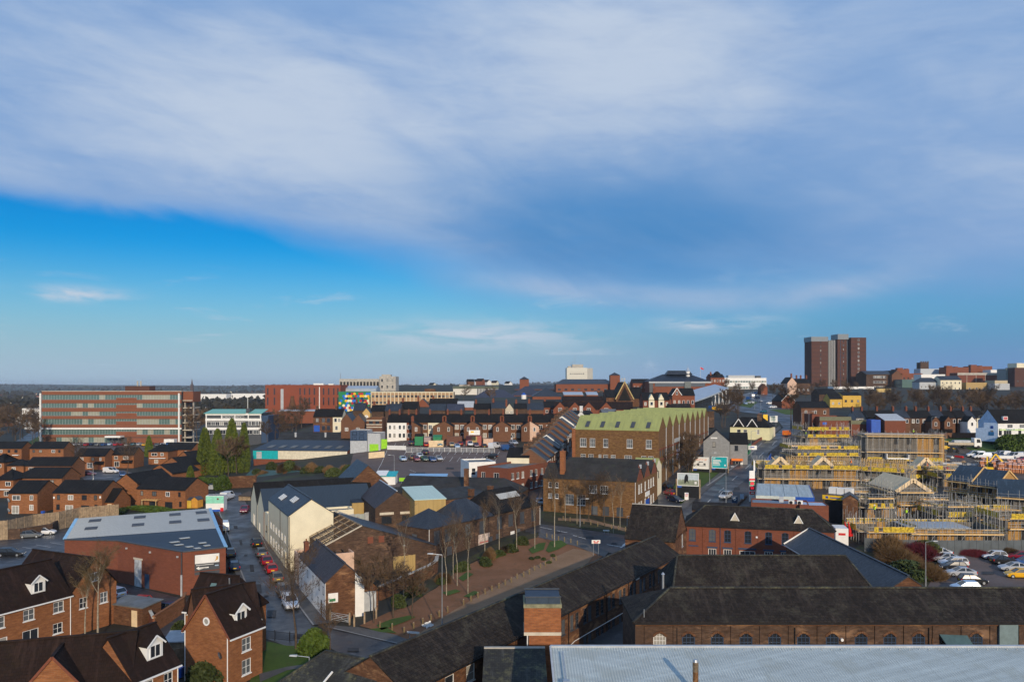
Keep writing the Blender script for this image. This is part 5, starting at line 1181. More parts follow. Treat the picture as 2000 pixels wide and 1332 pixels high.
A_=ad(1236,188);H=House('pale_end_house','narrow cream gabled annexe squeezed between the two mills','outbuilding',A_,off(A_,mu,5.4),7,8,'gx',1.8,CREAM,GREENROOF,.1,.1,top=zpy(915,184));H.w('r',3.5,4.5,1.2,1.6,'dark');H.done()
# ================================================================== the stepped terrace climbing the side street
n=13;ta=(8.6,202.0);tb=(26.5,299.0)
for i in range(n):
 p=(ta[0]+(tb[0]-ta[0])*i/n,ta[1]+(tb[1]-ta[1])*i/n);e=(ta[0]+(tb[0]-ta[0])*(i+1)/n,ta[1]+(tb[1]-ta[1])*(i+1)/n)
 ordn=['nearest','second','third','fourth','fifth','sixth','seventh','eighth','ninth','tenth','eleventh','twelfth','farthest'][i]
 z0=(ground(*p)+ground(*e))/2+.5
 H=House('terraced_house',f'terraced house with blue slate roof, {ordn} from the camera in the stepped street row','house',p,(e[0]-.02,e[1]-.05),8.2,5.4,'gx',2.9,BR_TERR if i not in (4,9) else WHITE,SL_BLUE,.25,.0,z0,'stepped terraced houses up the side street',gutter=BLACK if i%2 else WHITE,lite=i>5)
 H.w('f',[1.8,5.2],3.2,1.1,1.5,'sash');H.w('f',2.2,.6,1.8,1.6,'white3');H.door('f',5.6,.95,2.2,(WHITE,BR_RED,BLACK)[i%3])
 H.part('party_parapet',PAVEC,lambda b: (b.beam((.06,-.3,5.35),(.06,4.1,8.5),.16,.2),b.beam((.06,4.1,8.5),(.06,8.4,5.35),.16,.2)))
 H.chim(.4,5.2,.6,1.4,6.8,9.3,3,BR_DARK);H.done()
H=House('brick_house','end house with a cream gable and dark roof below the stepped terrace','house',ad(990,203),ad(1033,202),8,6,'gx',2.2,CREAM,SL_BLACK,.15,.1,top=zpy(893,203));H.chim(6.2,4,.7,.9,5,8.5,2,BR_RED);H.done()
# flat roofed red block and the white block by the car park
A_=ad(932,191);B_=ad(993,186);tz=zpy(915,190)
H=House('flat_roofed_block','two-storey flat-roofed red brick block at the car park corner','office',A_,B_,21,6,'flat',0,BR_RED,FELT,para=.45,top=tz)
H.w('f',1.8,H.h-2.3,1.1,1.5,'white');H.w('f',5.6,H.h-2.3,1.5,1.5,'white')
for u in (1.8,4,6.2,10,12.2,15,17.2,19.4): H.w('r',u,H.h-2.3,1.1,1.5,'white');H.w('r',u,H.h-5.2,1.1,1.5,'white')
H.done()
A_=ad(916,198);B_=ad(968,200)
H=House('flat_roofed_block','white rendered flat-roofed block behind the red brick one','office',A_,B_,9,6,'flat',0,WHITE,FELT,para=.3,top=zpy(905,198));H.w('f',[1.2,2.6],H.h-2.9,1.0,1.7,'white1');H.w('f',[1.2,2.6],H.h-5.6,1.0,1.5,'white1');H.done()
# grey house, cream house, green fence, billboards by the main road
A_=ad(1374,236);B_=off(A_,(.97,-.24),7.5)
H=House('grey_house','grey rendered house with a red shop awning beside the billboards','house',A_,B_,9.5,5.6,'gy',3.3,GREYR,SL_BLACK,.2,.15,gutter=None,top=zpy(862,236))
H.w('f',3.0,H.h-1.6,.9,1.5,'dark');H.w('f',3.0,H.h-6.3,2.0,2.1,'dark');H.on('f','house_sign',3.0,H.h+.9,1.9,.35,WHITE);H.done()
C_=off(off(A_,(.97,-.24),7.6),(.24,.97),.8)
H=House('grey_house','grey rendered shop wing with an orange awning, right of the grey gable','shop',C_,off(C_,(.97,-.24),5.0),8,5.6,'gx',3.0,GREYR,SL_BLACK,.2,.15,top=zpy(866,236));H.w('f',1.8,H.h-2.0,1.0,1.5,'dark');H.on('f','awning',2.0,H.h-4.9,3.2,.6,ORANGE,.8);H.w('f',2.0,H.h-7.2,3.0,2.2,'shop');H.on('f','menu_board',3.3,H.h-7.0,.7,1.6,WHITE,.2);H.done()
A_=ad(1426,281);B_=ad(1503,275)
H=House('cream_villa','cream painted villa with two white-trimmed roof gables','house',A_,B_,9,7,'gx',3.0,plain('pale_yellow_render',(.74,.7,.42),.7,0,.05),SL_BLACK,.35,.2,top=zpy(833,278),hipL=3,hipR=3)
for u in (3.0,7.6):
 H.part('roof_gable',SL_BLACK,lambda b: b.add([(u-1.6,-.4,H.h),(u+1.6,-.4,H.h),(u,-.4,H.h+2.4),(u,4,H.h+2.4)],[(0,1,2),(1,3,2),(0,2,3)]));H.part('bargeboard',UPVC,lambda b: (b.beam((u-1.8,-.45,H.h-.1),(u,-.45,H.h+2.6),.08,.26),b.beam((u,-.45,H.h+2.6),(u+1.8,-.45,H.h-.1),.08,.26)))
H.w('f',[3,5.2],H.h-2.9,1.3,1.8,'sash');H.w('f',[3,5.2],H.h-6.4,1.3,1.9,'sash');H.w('f',9.6,H.h-2.6,.8,1.6,'sash');H.chim(9.6,3,1.6,.8,H.h,H.h+4.2,3,BR_DARK);H.done()
A_=ad(1503,282);H=House('cream_annexe','small cream annexe at the right end of the cream villa','outbuilding',A_,ad(1514,288),6,4,'flat',0,CREAM,FELT,top=zpy(838,284));H.w('f',.9,H.h-2.2,.8,1.0,'dark');H.done()
wall_run('green_fence','green sheet fence between the grey house and the cream villa','fence',[gp(1446,900),gp(1466,884)],3.0,.1,GREENP)
wall_run('roadside_wall','low brick wall along the main road below the green fence','wall',[gp(1428,908),gp(1462,880),gp(1512,846)],1.1,.3,BR_RED)
def billboard(label,px0,py0,px1,py1,d,art,logo=True):
 x0,y0=ad(px0,d);x1,y1=ad(px1,d-1.6);zt_,zb_=zpy(py0,d),zpy(py1,d);L=math.hypot(x1-x0,y1-y0);a=math.atan2(y1-y0,x1-x0);zg=ground(x0,y0)
 r=empty('billboard',(x0,y0,zg),a,label,'billboard','advertising billboards by the main road');hb,ht=zb_-zg,zt_-zg
 MB().box(0,.02,-.3,L,.3,hb).build('base_panel',BLACK,r);f=MB();t=.14;f.box(0,-.14,hb,t,.06,ht);f.box(L-t,-.14,hb,L,.06,ht);f.box(t,-.14,hb,L-t,.06,hb+t);f.box(t,-.14,ht-t,L-t,.06,ht);f.build('frame',UPVC,r)
 p=MB().box(t,-.06,hb+t,L-t,.02,ht-t).build('poster',art,r)
 for x in (-.35,L+.05): MB().box(x,.05,-.3,x+.3,.35,hb+1.6).build('post',WOOD,r)
 if logo: MB().box(.05,-.1,hb-.42,1.0,.02,hb-.06).build('owner_plate',BLUEP,r)
 return r,p,L,hb,ht
def prn(p,mat,*rects):
 for q in rects: MB().box(q[0],-.085,q[1],q[2],-.062,q[3]).build('print',mat,p)
def label_text(p,txt,x,z,size,mat,y=-.09):
 o=link('lettering',text_mesh(txt,size,mat),p,(x,y,z));o.rotation_euler=(R(90),0,0);return o
m_,n_,b_=new_mat('moor_poster');tcn=n_.n('ShaderNodeTexCoord');sx_=n_.n('ShaderNodeSeparateXYZ');m_.node_tree.links.new(tcn.outputs['Generated'],sx_.inputs[0])
nz_=n_.noise(tcn.outputs['Generated'],7,5,.65);n_.put(b_.inputs['Base Color'],n_.mix(n_.ss(n_.add(sx_.outputs[2],n_.mul(n_.sub(nz_,.5),.5)),.38,.56),n_.mix(nz_,(.05,.07,.05),(.42,.46,.33)),n_.mix(nz_,(.3,.38,.42),(.68,.74,.76))))
r,p,L,hb,ht=billboard('billboard showing a dark figure on pale moorland, nearest the camera',1323,923,1365,948,187,m_)
hh=ht-hb;cx=L*.44
fg=MB();fg.add([(cx-.5,-.09,hb+.5),(cx+.45,-.09,hb+.5),(cx+.3,-.09,hb+hh*.45),(cx+.35,-.09,hb+hh*.72),(cx+.1,-.09,hb+hh*.9),(cx-.25,-.09,hb+hh*.88),(cx-.5,-.09,hb+hh*.7),(cx-.6,-.09,hb+hh*.4),(cx-.15,-.09,hb+hh*.3),(cx+.05,-.09,hb+hh*.4)],[(0,8,7),(8,9,2,7),(1,2,9),(7,2,3,6),(6,3,4,5)]);fg.build('figure_print',BLACK,p);prn(p,WHITE,(L*.8,hb+.5,L*.9,hb+hh*.36))
r,p,L,hb,ht=billboard('white billboard reading LIGHT IT UP above a dark aircraft-like shape',1354,892,1385,915,222,WHITE);label_text(p,'LIGHT IT UP',.35,ht-.95,.62,ORANGE);hh=ht-hb
prn(p,DGREY,(L*.35,hb+hh*.56,L*.62,hb+hh*.62),(L*.25,hb+hh*.3,L*.38,hb+hh*.42),(L*.65,hb+hh*.32,L*.78,hb+hh*.48),(L*.2,hb+hh*.26,L*.8,hb+hh*.29))
r,p,L,hb,ht=billboard('turquoise billboard with lines of white text, rightmost of the three',1390,891,1421,914,221,TEALP);hh=ht-hb
prn(p,WHITE,(.35,hb+hh*.8,1.0,hb+hh*.86),(.35,hb+hh*.66,2.4,hb+hh*.72),(.35,hb+hh*.56,2.6,hb+hh*.62),(.35,hb+hh*.46,1.9,hb+hh*.52),(.35,hb+hh*.36,2.2,hb+hh*.44),(.35,hb+hh*.24,2.3,hb+hh*.28),(L-.85,hb+hh*.2,L-.5,hb+hh*.34))
s0=gp(1341,978);r=empty('notice_board',(s0[0],s0[1],ground(*s0)),0,'white notice board with red lines on the grass below the billboards','sign')
p=MB().box(-.45,0,.25,.45,.06,1.9).build('board',WHITE,r);prn(p,RED,(-.35,1.35,.35,1.5),(-.3,1.0,.25,1.12));prn(p,BLUEP,(-.1,1.6,.35,1.75));[c.__setattr__('location',(0,.07,0)) for c in p.children];MB().box(-.05,.06,-.2,.05,.12,.3).build('post',STEEL,r)
def sign_on_posts(label,xy,w,h,zb,mat,rz=0,n=2,name='road_sign',face=None,cat='sign',pm=None):
 r=empty(name,(xy[0],xy[1],ground(*xy)),rz,label,cat);MB().box(-w/2,-.04,zb,w/2,.02,zb+h).build('panel',mat,r)
 for i in range(n):
  x=0 if n==1 else (i/(n-1)-.5)*w*.6;MB().tube((x,.06,-.2),(x,.06,zb+h*.9),.045).build('post',pm or STEEL,r)
 return r
r=sign_on_posts('red-lettered white road sign on twin posts at the plaza corner',gp(1164,1086),1.5,.62,2.2,WHITE,.1);[MB().box(x,-.07,z,x+w_,-.045,z+.16).build('print',RED,r) for x,z,w_ in ((-.45,2.5,.3),(.2,2.5,.3),(-.4,2.28,.75))]
r=sign_on_posts('white street name plate on low posts at the plaza edge',gp(807,1248),1.5,.22,.7,WHITE,-.2);r=sign_on_posts('white street name plate on the grass verge by the mill',gp(1184,1043),1.2,.22,.6,WHITE,-.15)
r=sign_on_posts('white sign board on posts by the roadside wall',gp(1470,892),2.6,1.3,2.2,WHITE,0);MB().box(-.7,-.07,2.8,.5,-.045,3.1).build('print',BLUEP,r)
# ================================================================== petrol station
fc=[(1458,972),(1483,946)];z_=0
ps=empty('petrol_station_canopy',(50.0,163.0,ground(50,163)),R(-17.7),'petrol station canopy with a pale blue roof in four bays','canopy')
zg=ps.location.z;zc=zpy(968,163)-zg
for i in range(4): MB().box(.04+i*2.75,0 if i<9 else 0,zc-.08,2.71+i*2.75,21,zc+.1).build('roof_panel',PALEROOF,ps)
MB().box(-.1,-.14,zc-.75,7.5,-.02,zc+.12).build('fascia',plain('pale_fascia',(.55,.6,.56),.5),ps);MB().box(7.5,-.14,zc-.75,11.1,-.02,zc+.12).build('fascia',BLUEP,ps);MB().box(11.02,-.02,zc-.75,11.14,21.1,zc+.12).build('fascia',BLUEP,ps);MB().box(-.12,-.02,zc-.75,-.02,21.1,zc+.12).build('fascia',LGREY,ps)
for i in range(3): MB().box(2.71+i*2.75,0,zc,2.79+i*2.75,21,zc+.12).build('joint',DGREY,ps)
for x in (1,9.5):
 for y in (1,18): MB().cbox(x,y,-.3,.5,.5,zc-.2).build('column',WHITE,ps)
for x in (2.5,5.5,8.5): MB().cbox(x,5.5,0,.7,1.0,1.7).build('fuel_pump',RED if x==7 else WHITE,ps)
A_=ad(1467,152);B_=ad(1580,149)
H=House('station_shop','flat-roofed brick petrol station shop with roof units','shop',A_,B_,6,3.2,'flat',0,BR_RED,plain('bluish_roof_membrane',(.16,.2,.25),.5),para=.25,top=zpy(985,151))
for u in (7.3,8.8):
 ac=H.part('air_conditioner',WHITE,lambda b: b.box(u-.5,.4,H.h+.05,u+.5,.9,H.h+.9));MB().tube((u-.1,.36,H.h+.47),(u-.1,.41,H.h+.47),.32,.32,12).build('fan',BLACK,ac)
H.part('roof_vent',LGREY,lambda b: b.box(5.2,3.5,H.h,6.0,4.3,H.h+1.1));H.done()
A_=ad(1560,149);B_=ad(1616,148)
H=House('station_store','small brick store with a bright blue-white roof at the shop end','outbuilding',off(A_,(0,1),-.6),off(B_,(0,1),-.6),5,3.2,'flat',0,BR_RED,plain('pale_blue_membrane',(.42,.5,.62),.4),para=.12,top=zpy(988,148));H.w('f',4.2,.5,1.4,1.2,'board');H.done()
w0,w1=gp(1461,1008),gp(1578,1018);r=empty('palisade_screen',(w0[0],w0[1],ground(*w0)),math.atan2(w1[1]-w0[1],w1[0]-w0[0]),'white ribbed screen fence below the station shop','fence');L=math.hypot(w1[0]-w0[0],w1[1]-w0[1])
for i in range(28): MB().box(L*i/28,.04*(i%2),0,L*(i+1)/28-.03,.06+.04*(i%2),1.5).build('slat',LGREY,r)
A_=ad(1607,163);B_=ad(1652,160)
H=House('car_wash','brick car wash bay under a yellow fascia sign','car wash',A_,B_,6,4.4,'flat',0,BR_DARK,FELT,para=.2,top=zpy(968,162));H.on('f','fascia_sign',H.L/2,H.h-.75,H.L,.85,YELLOW,.25);H.on('f','bay_opening',H.L/2,-.3,H.L-.9,H.h-.6,BLACK,.02);H.on('f','fascia_print',H.L*.55,H.h-.45,1.9,.2,BLUEP,.27);H.on('f','fascia_badge',.9,H.h-.55,.5,.45,BLUEP,.27)
for i in range(3): H.part('roof_unit',WHITE,lambda b: b.box(.3+i*1.6,2.5,H.h+.1,1.7+i*1.6,4.0,H.h+1.4))
H.done()
A_=ad(1646,158);H=House('plant_room','brick plant room with a white door and blue sloping roof beside the car wash','outbuilding',A_,ad(1676,157),5,3.6,'gy',1.0,BR_OLD,SL_BLUE,.2,.15,top=zpy(977,157));H.door('f',1.3,1.0,2.1,plain('pale_blue_door',(.5,.58,.65),.5));H.done()
pt=ad(1469,182);r=empty('price_sign',(pt[0],pt[1],ground(*pt)),0,'tall petrol price totem with red digits beside the main road','sign');z0=zpy(977,182)-ground(*pt);hh=(977-918)*182/1556
MB().box(-.62,0,-.3,.62,.3,z0+hh*.98).build('totem',WHITE,r)
for a,c,m in ((.66,.72,RED),(.5,.63,GREENP),(.34,.48,BLACK),(.2,.3,RED)): MB().box(-.63,-.04,z0+hh*a,.63,-.002,z0+hh*c).build('price_panel',m,r)
for a,c in ((.52,.6),(.37,.45)): MB().box(-.35,-.07,z0+hh*a,.4,-.042,z0+hh*c).build('digits',plain('red_led',(1,.02,.05),.5,emit=.6),r)
MB().box(-.3,-.07,z0+hh*.23,.4,-.042,z0+hh*.27).build('print',WHITE,r)
r=empty('feather_flag',(*ad(1471,186),ground(*ad(1471,186))),0,'white feather flag behind the petrol price sign','flag');MB().tube((0,0,0),(.1,0,9.3),.03).build('pole',STEEL,r);MB().add([(.08,0,6.2),(.5,.02,6.6),(.42,.03,8.6),(.12,0,9.2)],[(0,1,2,3)]).build('flag',WHITE,r)
r=sign_on_posts('blue poster panel with a white ring at the forecourt edge',gp(1435,986),1.3,1.7,.3,DARKBLUE,0);MB().tube((0,-.07,1.3),(0,-.045,1.3),.32,.32,14).build('ring',WHITE,r);MB().tube((0,-.09,1.3),(0,-.071,1.3),.16,.16,12).build('ring_centre',DARKBLUE,r)
r=sign_on_posts('small pale blue poster panel right of the blue ring poster',gp(1449,980),.9,1.1,.7,PAINT['pale'],0)
wall_run('forecourt_wall','low dark wall along the petrol forecourt','wall',[gp(1433,996),gp(1458,972)],.6,.4,BR_DARK)
# ================================================================== the brick estate, left middle distance
def est(label,pl,pr,pb,D=7.0,h=4.9,rise=2.3,roof='gx',wins=(),lower=(),hipL=0,hipR=0,bw_=None,dp=0,st='white',porch=None,group=None,**kw):
 A_,B_=gp(pl,pb),gp(pr,pb+dp);H=House('brick_house',label,'house',A_,B_,D,h,roof,rise,BR_NEW,SL_BLACK,.25,.12,None,hipL=hipL,hipR=hipR,lite=True,gutter=BLACK,**kw)
 for t in wins: H.w('f',H.L*t[0],h-1.75,t[1],1.15,t[2] if len(t)>2 else st)
 for t in lower: H.w('f',H.L*t[0],t[3] if len(t)>3 else .5,t[1],(1.9 if t[1]>1.5 else 1.3),t[2] if len(t)>2 else st)
 return H
H=est('detached brick house with white windows and satellite dishes, lowest at the left',16,73,1003,9,wins=((.28,1.9),(.8,.8)),lower=((.25,1.7,'patio',0),(.8,.9,'white',.8)),porch=1)
for u,z in ((.3,3.2),(.35,.9)): H.part('satellite_dish',LGREY,lambda b: b.tube((u,-.5,z),(u+.1,-.38,z+.06),.5,.4,12))
H.done()
H=est('wide brick semi-detached pair with dark windows above the timber fence',104,199,1002,9,wins=((.11,.7,'dark'),(.36,1.3,'white'),(.64,1.2,'dark'),(.87,.7,'dark')),lower=((.1,.8,'dark',.8),(.33,1.9,'patio',0),(.66,2.0,'darkdoor',0),(.88,.7,'dark',.8)));H.on('f','alarm_box',.2,3.4,.35,.5,UPVC);H.on('f','alarm_box',H.L-.4,3.6,.35,.5,UPVC);H.done()
H=est('single-storey brick garage on the right end of the brick pair',198,222,1000,6.5,2.6,2.6,wins=());H.door('f',2.1,1.0,2.0,PLY);H.done()
H=est('brick pair with a timber pergola over its garden doors',268,362,993,9,wins=((.1,.7,'dark'),(.36,1.2,'dark'),(.64,1.1,'white'),(.88,.6,'dark')),lower=((.1,.6,'dark',.7),(.34,2.2,'darkdoor',0),(.66,2.0,'darkdoor',0),(.9,.6,'dark',.8)))
H.part('pergola',NEWWOOD,lambda b: (b.box(2.4,-1.6,2.3,6.6,-1.5,2.42),[b.box(2.5+i*.8,-1.7,2.42,2.6+i*.8,0,2.52) for i in range(6)],b.box(2.5,-1.6,0,2.62,-1.48,2.3),b.box(6.3,-1.6,0,6.42,-1.48,2.3)));H.done()
H=est('plain brick gable end left of the pergola house',226,268,985,14,5.4,2.2,'gy');H.done()
for lab,pl,pr,pb,dd in (('lowest stepped brick gable behind the pergola house',289,336,955,9),('middle stepped brick gable behind the pergola house',316,356,937,9),('highest stepped brick gable behind the pergola house',345,372,922,9)):
 H=est(lab,pl,pr,pb,11,4.8,2.3,'gy');H.done()
H=est('brick house with a hipped front wing at the left edge, second row',-8,26,972,8,wins=((.7,1.4),),lower=((.6,1.2),),hipL=2,hipR=3);H.part('canopy',UPVC,lambda b: b.box(0,-.9,2.2,H.L,-.05,2.4));H.done()
H=est('long-roofed brick house right behind the satellite dish house',27,121,968,9,wins=((.78,1.4,'dark'),),hipL=3);H.done()
H=est('brick bungalow row with four pale windows, third row',50,140,936,8,4.4,wins=((.12,1.5),(.3,.8,'dark'),(.5,1.0,'dark'),(.86,1.7)),);H.done()
H=est('small hip-roofed brick wing at the left of the bungalow row',14,46,934,6,4.2,1.6,wins=((.4,1.2),),hipL=2.2,hipR=2.2);H.done()
H=est('brick house cut off by the left edge with a hipped roof',-20,8,934,8,5.2,hipL=3,hipR=3,wins=((.7,1.0),));H.done()
H=est('brick house with a front porch canopy beside the white van',146,205,917,8,wins=((.22,1.4),(.6,1.0,'dark'),(.85,.7)),lower=((.22,1.4),(.5,2.0)));H.part('porch',SL_BLACK,lambda b: b.slab([(7.2,-1.4,2.2),(10.6,-1.4,2.2),(10.6,0,2.9),(7.2,0,2.9)],.12));H.door('f',8.8,1,2.0,BR_RED);H.done()
H=est('brick house with a porch right of the white van',217,261,914,8,wins=((.22,1.3),(.65,1.8)),lower=((.25,1.8,'white'),));H.part('porch',SL_BLACK,lambda b: b.slab([(4,-1.4,2.2),(8,-1.4,2.2),(8,0,2.9),(4,0,2.9)],.12));H.done()
H=est('mossy-roofed brick row behind the bungalows',58,124,900,8,5.0,wins=((.12,.9,'dark'),(.32,1.2,'dark'),(.7,1.4),(.88,.8,'dark')));H.done()
H=est('mossy-roofed brick row at the upper left edge of the estate',-30,42,900,8,5.0,wins=((.45,1.0),(.66,1.0,'dark'),(.85,1.2,'dark')));H.on('f','door_canopy',H.L*.86,2.2,2.4,.25,UPVC,.8);H.done()
H=est('brick house with a half-hipped front wing near the tall conifers',290,328,907,8,5,wins=((.3,2.2),(.7,1.2)),lower=((.4,1.4),),hipL=3,hipR=3);H.on('f','porch_canopy',H.L*.5,2.3,H.L*.8,.2,UPVC,.9);H.done()
H=est('long brick wing running right behind the half-hipped house',320,374,902,8,5,wins=((.8,1.0),));H.done()
H=House('garden_shed','yellow timber shed at the right end of the estate gardens','shed',gp(363,992),gp(373,992),2,1.9,'gx',.5,plain('yellow_shed_boards',(.6,.4,.05),.7),DGREY,.1,.1);H.done()
H=House('garden_shed','orange timber shed right of the yellow shed','shed',gp(374,992),gp(386,992),2,2.0,'gy',.6,plain('orange_shed_boards',(.6,.28,.04),.7),DGREY,.1,.1);H.done()
c=gp(402,1000);H=House('shipping_container','container painted mint, white and blue, at the yard entrance','container',c,off(c,(.98,.05),4.1),2.4,3.7,'flat',0,WHITE,FELT,para=.05);H.on('f','mint_panel',H.L/2,2.0,H.L,1.65,plain('mint_paint',(.25,.62,.46),.5),.05);H.on('f','blue_band',H.L/2,0,H.L,.6,BLUEP,.05);H.on('f','red_corner',H.L-.4,.1,.7,.9,RED,.08);H.on('f','badge',2.7,2.8,.4,.4,BR_RED,.07);H.done()
A_=ad(384,222);H=House('grey_shed','long low grey sheet shed left of the yard','shed',A_,ad(432,218),5,2.6,'mono',.8,LGREY,CORR_BLUE,.2,.1,0);H.done()
A_=ad(466,196);H=House('timber_shed','small weathered timber store beside the furthest cream shed','shed',A_,ad(489,195),4,2.7,'mono',.5,WOOD,BARK,.2,.1,0);H.done()
wall_run('yard_wall','old stone and brick wall closing the top of the left street','wall',[ad(448,219),ad(500,217)],3.2,.5,BR_OLD,None)
A_=ad(470,236);B_=ad(665,232)
H=House('green_shed','long low dark green sheet-roofed shed behind the cream works','shed',A_,B_,7,3,'mono',2.2,BR_OLD,plain('dark_green_sheet',(.04,.085,.08),.5,0,.3,3),.2,.1,top=zpy(940,234),z0=0)
for u in (3,11,19): H.part('rusty_strip',RUSTY,lambda b: b.slab([(u,-.1,H.h+.2),(u+1,-.1,H.h+.2),(u+1,7,H.h+2.4),(u,7,H.h+2.4)],-.04))
H.done()
# the teal and cream warehouse
A_=ad(494,266);B_=ad(678,262)
H=House('teal_warehouse','warehouse with teal and cream cladding over a red brick base','warehouse',A_,B_,16,7,'mono',2.2,BR_RED,CORR_BLUE,.2,.15,top=zpy(880,264),z0=zpy(914,264));hh=H.h
H.on('f','teal_cladding',4.4,hh*.5,8.7,hh*.48,TEALP,.08);H.on('f','cream_cladding',8.8+(H.L-8.8)/2,hh*.5,H.L-8.8,hh*.48,plain('cream_sheet',(.66,.6,.46),.5),.09);H.on('f','faded_door',2.2,hh*.52,1.8,hh*.4,LGREY,.12)
for i in range(7): H.part('rooflight',plain('dull_rooflight',(.12,.11,.09),.4),lambda b: b.slab([(3.4+i*4,3,hh+.62),(5.2+i*4,3,hh+.62),(5.2+i*4,7,hh+1.17),(3.4+i*4,7,hh+1.17)],-.05))
H.pipe('f',.1,hh,TEALP);H.pipe('f',H.L-.1,hh,UPVC);H.done()
A_=ad(540,285);H=House('black_roofed_range','long black asbestos roof behind the teal warehouse','warehouse',A_,ad(690,283),14,6,'gx',2.6,DGREY,TAR,.1,.1,top=zpy(861,284),z0=0)
for u in (6,17): H.part('roof_vent',LGREY,lambda b: b.cbox(u,3,H.h+1,.6,.6,1.8))
H.done()
A_=ad(684,262);B_=ad(717,262)
H=House('navy_unit','dark navy clad unit with two pairs of white windows','office',A_,B_,10,6,'flat',0,LGREY,FELT,para=.3,top=zpy(843,262),lite=True);H.on('f','navy_cladding',H.L/2,H.h-3.0,H.L,3.3,DARKBLUE,.06);H.w('f',[1.4,3.8],H.h-1.2,1.5,1.1,'white');H.w('f',[1.4,3.8],H.h-2.8,1.5,1.1,'white');H.done()
A_=ad(718,262);H=House('lime_door_unit','pale grey unit with a lime green roller door','garage',A_,ad(743,262),10,6,'flat',0,LGREY,FELT,para=.3,top=zpy(848,262));H.on('f','roller_door',H.L/2,-.5,H.L*.7,3.0,LIME,.06);H.done()
A_=ad(744,264);H=House('lime_hoarding','lime green hoarding panel right of the roller door unit','hoarding',A_,ad(756,264),.4,3,'flat',0,LIME,LIME,para=.05,top=zpy(858,264));H.done()
wall_run('plank_fence','pale timber panel fence in front of the lime green door','fence',[ad(720,250),ad(751,250)],1.9,.1,PLY)
# car park furniture: white mesh fence, kiosk roof, paddling-pool-blue roof, bins
r0,r1=gp(793,884),gp(966,884);L=math.hypot(r1[0]-r0[0],r1[1]-r0[1]);r=empty('mesh_fence',(r0[0],r0[1],ground(*r0)),math.atan2(r1[1]-r0[1],r1[0]-r0[0]),'white mesh fence dividing the two halves of the car park','fence')
def wallz(mb,fn): pass
for i in range(17): MB().tube((L*i/16,0,-.2),(L*i/16,0,1.7),.06).build('post',WHITE,r)
MB().beam((0,0,1.65),(L,0,1.65),.07,.07).build('top_rail',WHITE,r);MB().beam((0,0,.15),(L,0,.15),.06,.06).build('bottom_rail',WHITE,r)
b=MB()
for i in range(int(L/.22)): b.quad((i*.22,0,.15),(i*.22+.07,0,.15),(i*.22+.07,0,1.65),(i*.22,0,1.65))
tag(b.build('mesh_wires',LGREY,r),kind='stuff')
wall_run('white_rail_fence','white panel fence left of the mesh fence','fence',[gp(756,878),gp(793,879)],1.4,.06,WHITE)
A_=ad(735,205);H=House('kiosk','small kiosk with a teal and white flat roof at the car park edge','kiosk',A_,ad(772,205),4,3,'mono',.7,WHITE,TEALP,.3,.2,top=zpy(930,205));H.part('white_roof',WHITE,lambda b: b.slab([(-.4,-.4,H.h+.19),(2.6,-.4,H.h+.19),(2.6,4.3,H.h+1.0),(-.4,4.3,H.h+1.0)],-.06));H.done()
r=sign_on_posts('lime green board beside the kiosk',ad(790,204),2.7,.9,1.0,LIME)
A_=ad(792,184);H=House('flat_roofed_block','low block with a bright wet blue roof behind the pottery','outbuilding',A_,ad(868,184),9,4,'mono',.9,CONC,plain('sky_blue_membrane',(.2,.4,.62),.3),.1,.1,top=zpy(942,184));H.done()
wall_run('palisade_fence','grey palisade fence between the car park and the white block','fence',[ad(840,196),ad(917,198)],2.6,.06,LGREY)
# ---- yard sheds below the terrace
for lab,pl,pr,yt,yb,m,rm in (('green garage with a brown pitched roof below the terrace',810,826,850,862,GREENP,SL_BROWN),('pink-grey lock-up garage below the terrace',828,841,852,866,plain('mauve_render',(.36,.27,.26),.8),FELT),('bright green shipping store below the terrace',846,862,852,864,GREENP,GREENP),
 ('long dark brown container below the terrace',872,902,851,865,plain('brown_steel',(.13,.05,.03),.6),RUSTY),('red container with a timber door below the terrace',910,940,850,864,plain('dull_red_steel',(.36,.10,.08),.6),BR_RED),('pink sided skip at the right of the containers',944,963,855,862,PINKR,RUBBER)):
 H=House('storage_unit',lab,'container',ad(pl,264),ad(pr,264),4,2,'gx' if 'green' in lab else 'flat',.6,m,rm,.1,.1,z0=zpy(yb+4,264),top=zpy(yt+2,264),para=.05,ext=.6)
 if 'timber' in lab: H.on('f','timber_door',H.L*.55,0,1.8,H.h*.95,CLADWOOD)
 if 'pitched' in lab: H.on('f','green_door',H.L/2,0,H.L*.8,H.h*.8,GREENP)
 H.done()
wall_run('yellow_fence','pale yellow board fence behind the green store','fence',[ad(837,262),ad(866,262)],2.2,.1,PLY)
r=empty('white_sign',(*ad(929,257),zpy(851,257)),0,'white yard sign with a yellow mark on top of the red container','sign');MB().box(-2.2,0,.3,1.4,.1,1.8).build('panel',WHITE,r);MB().box(-1.6,-.03,1.0,-.6,-.002,1.5).build('print',YELLOW,r);MB().box(-2.2,.1,0,-2,.2,1.5).build('post',STEEL,r)
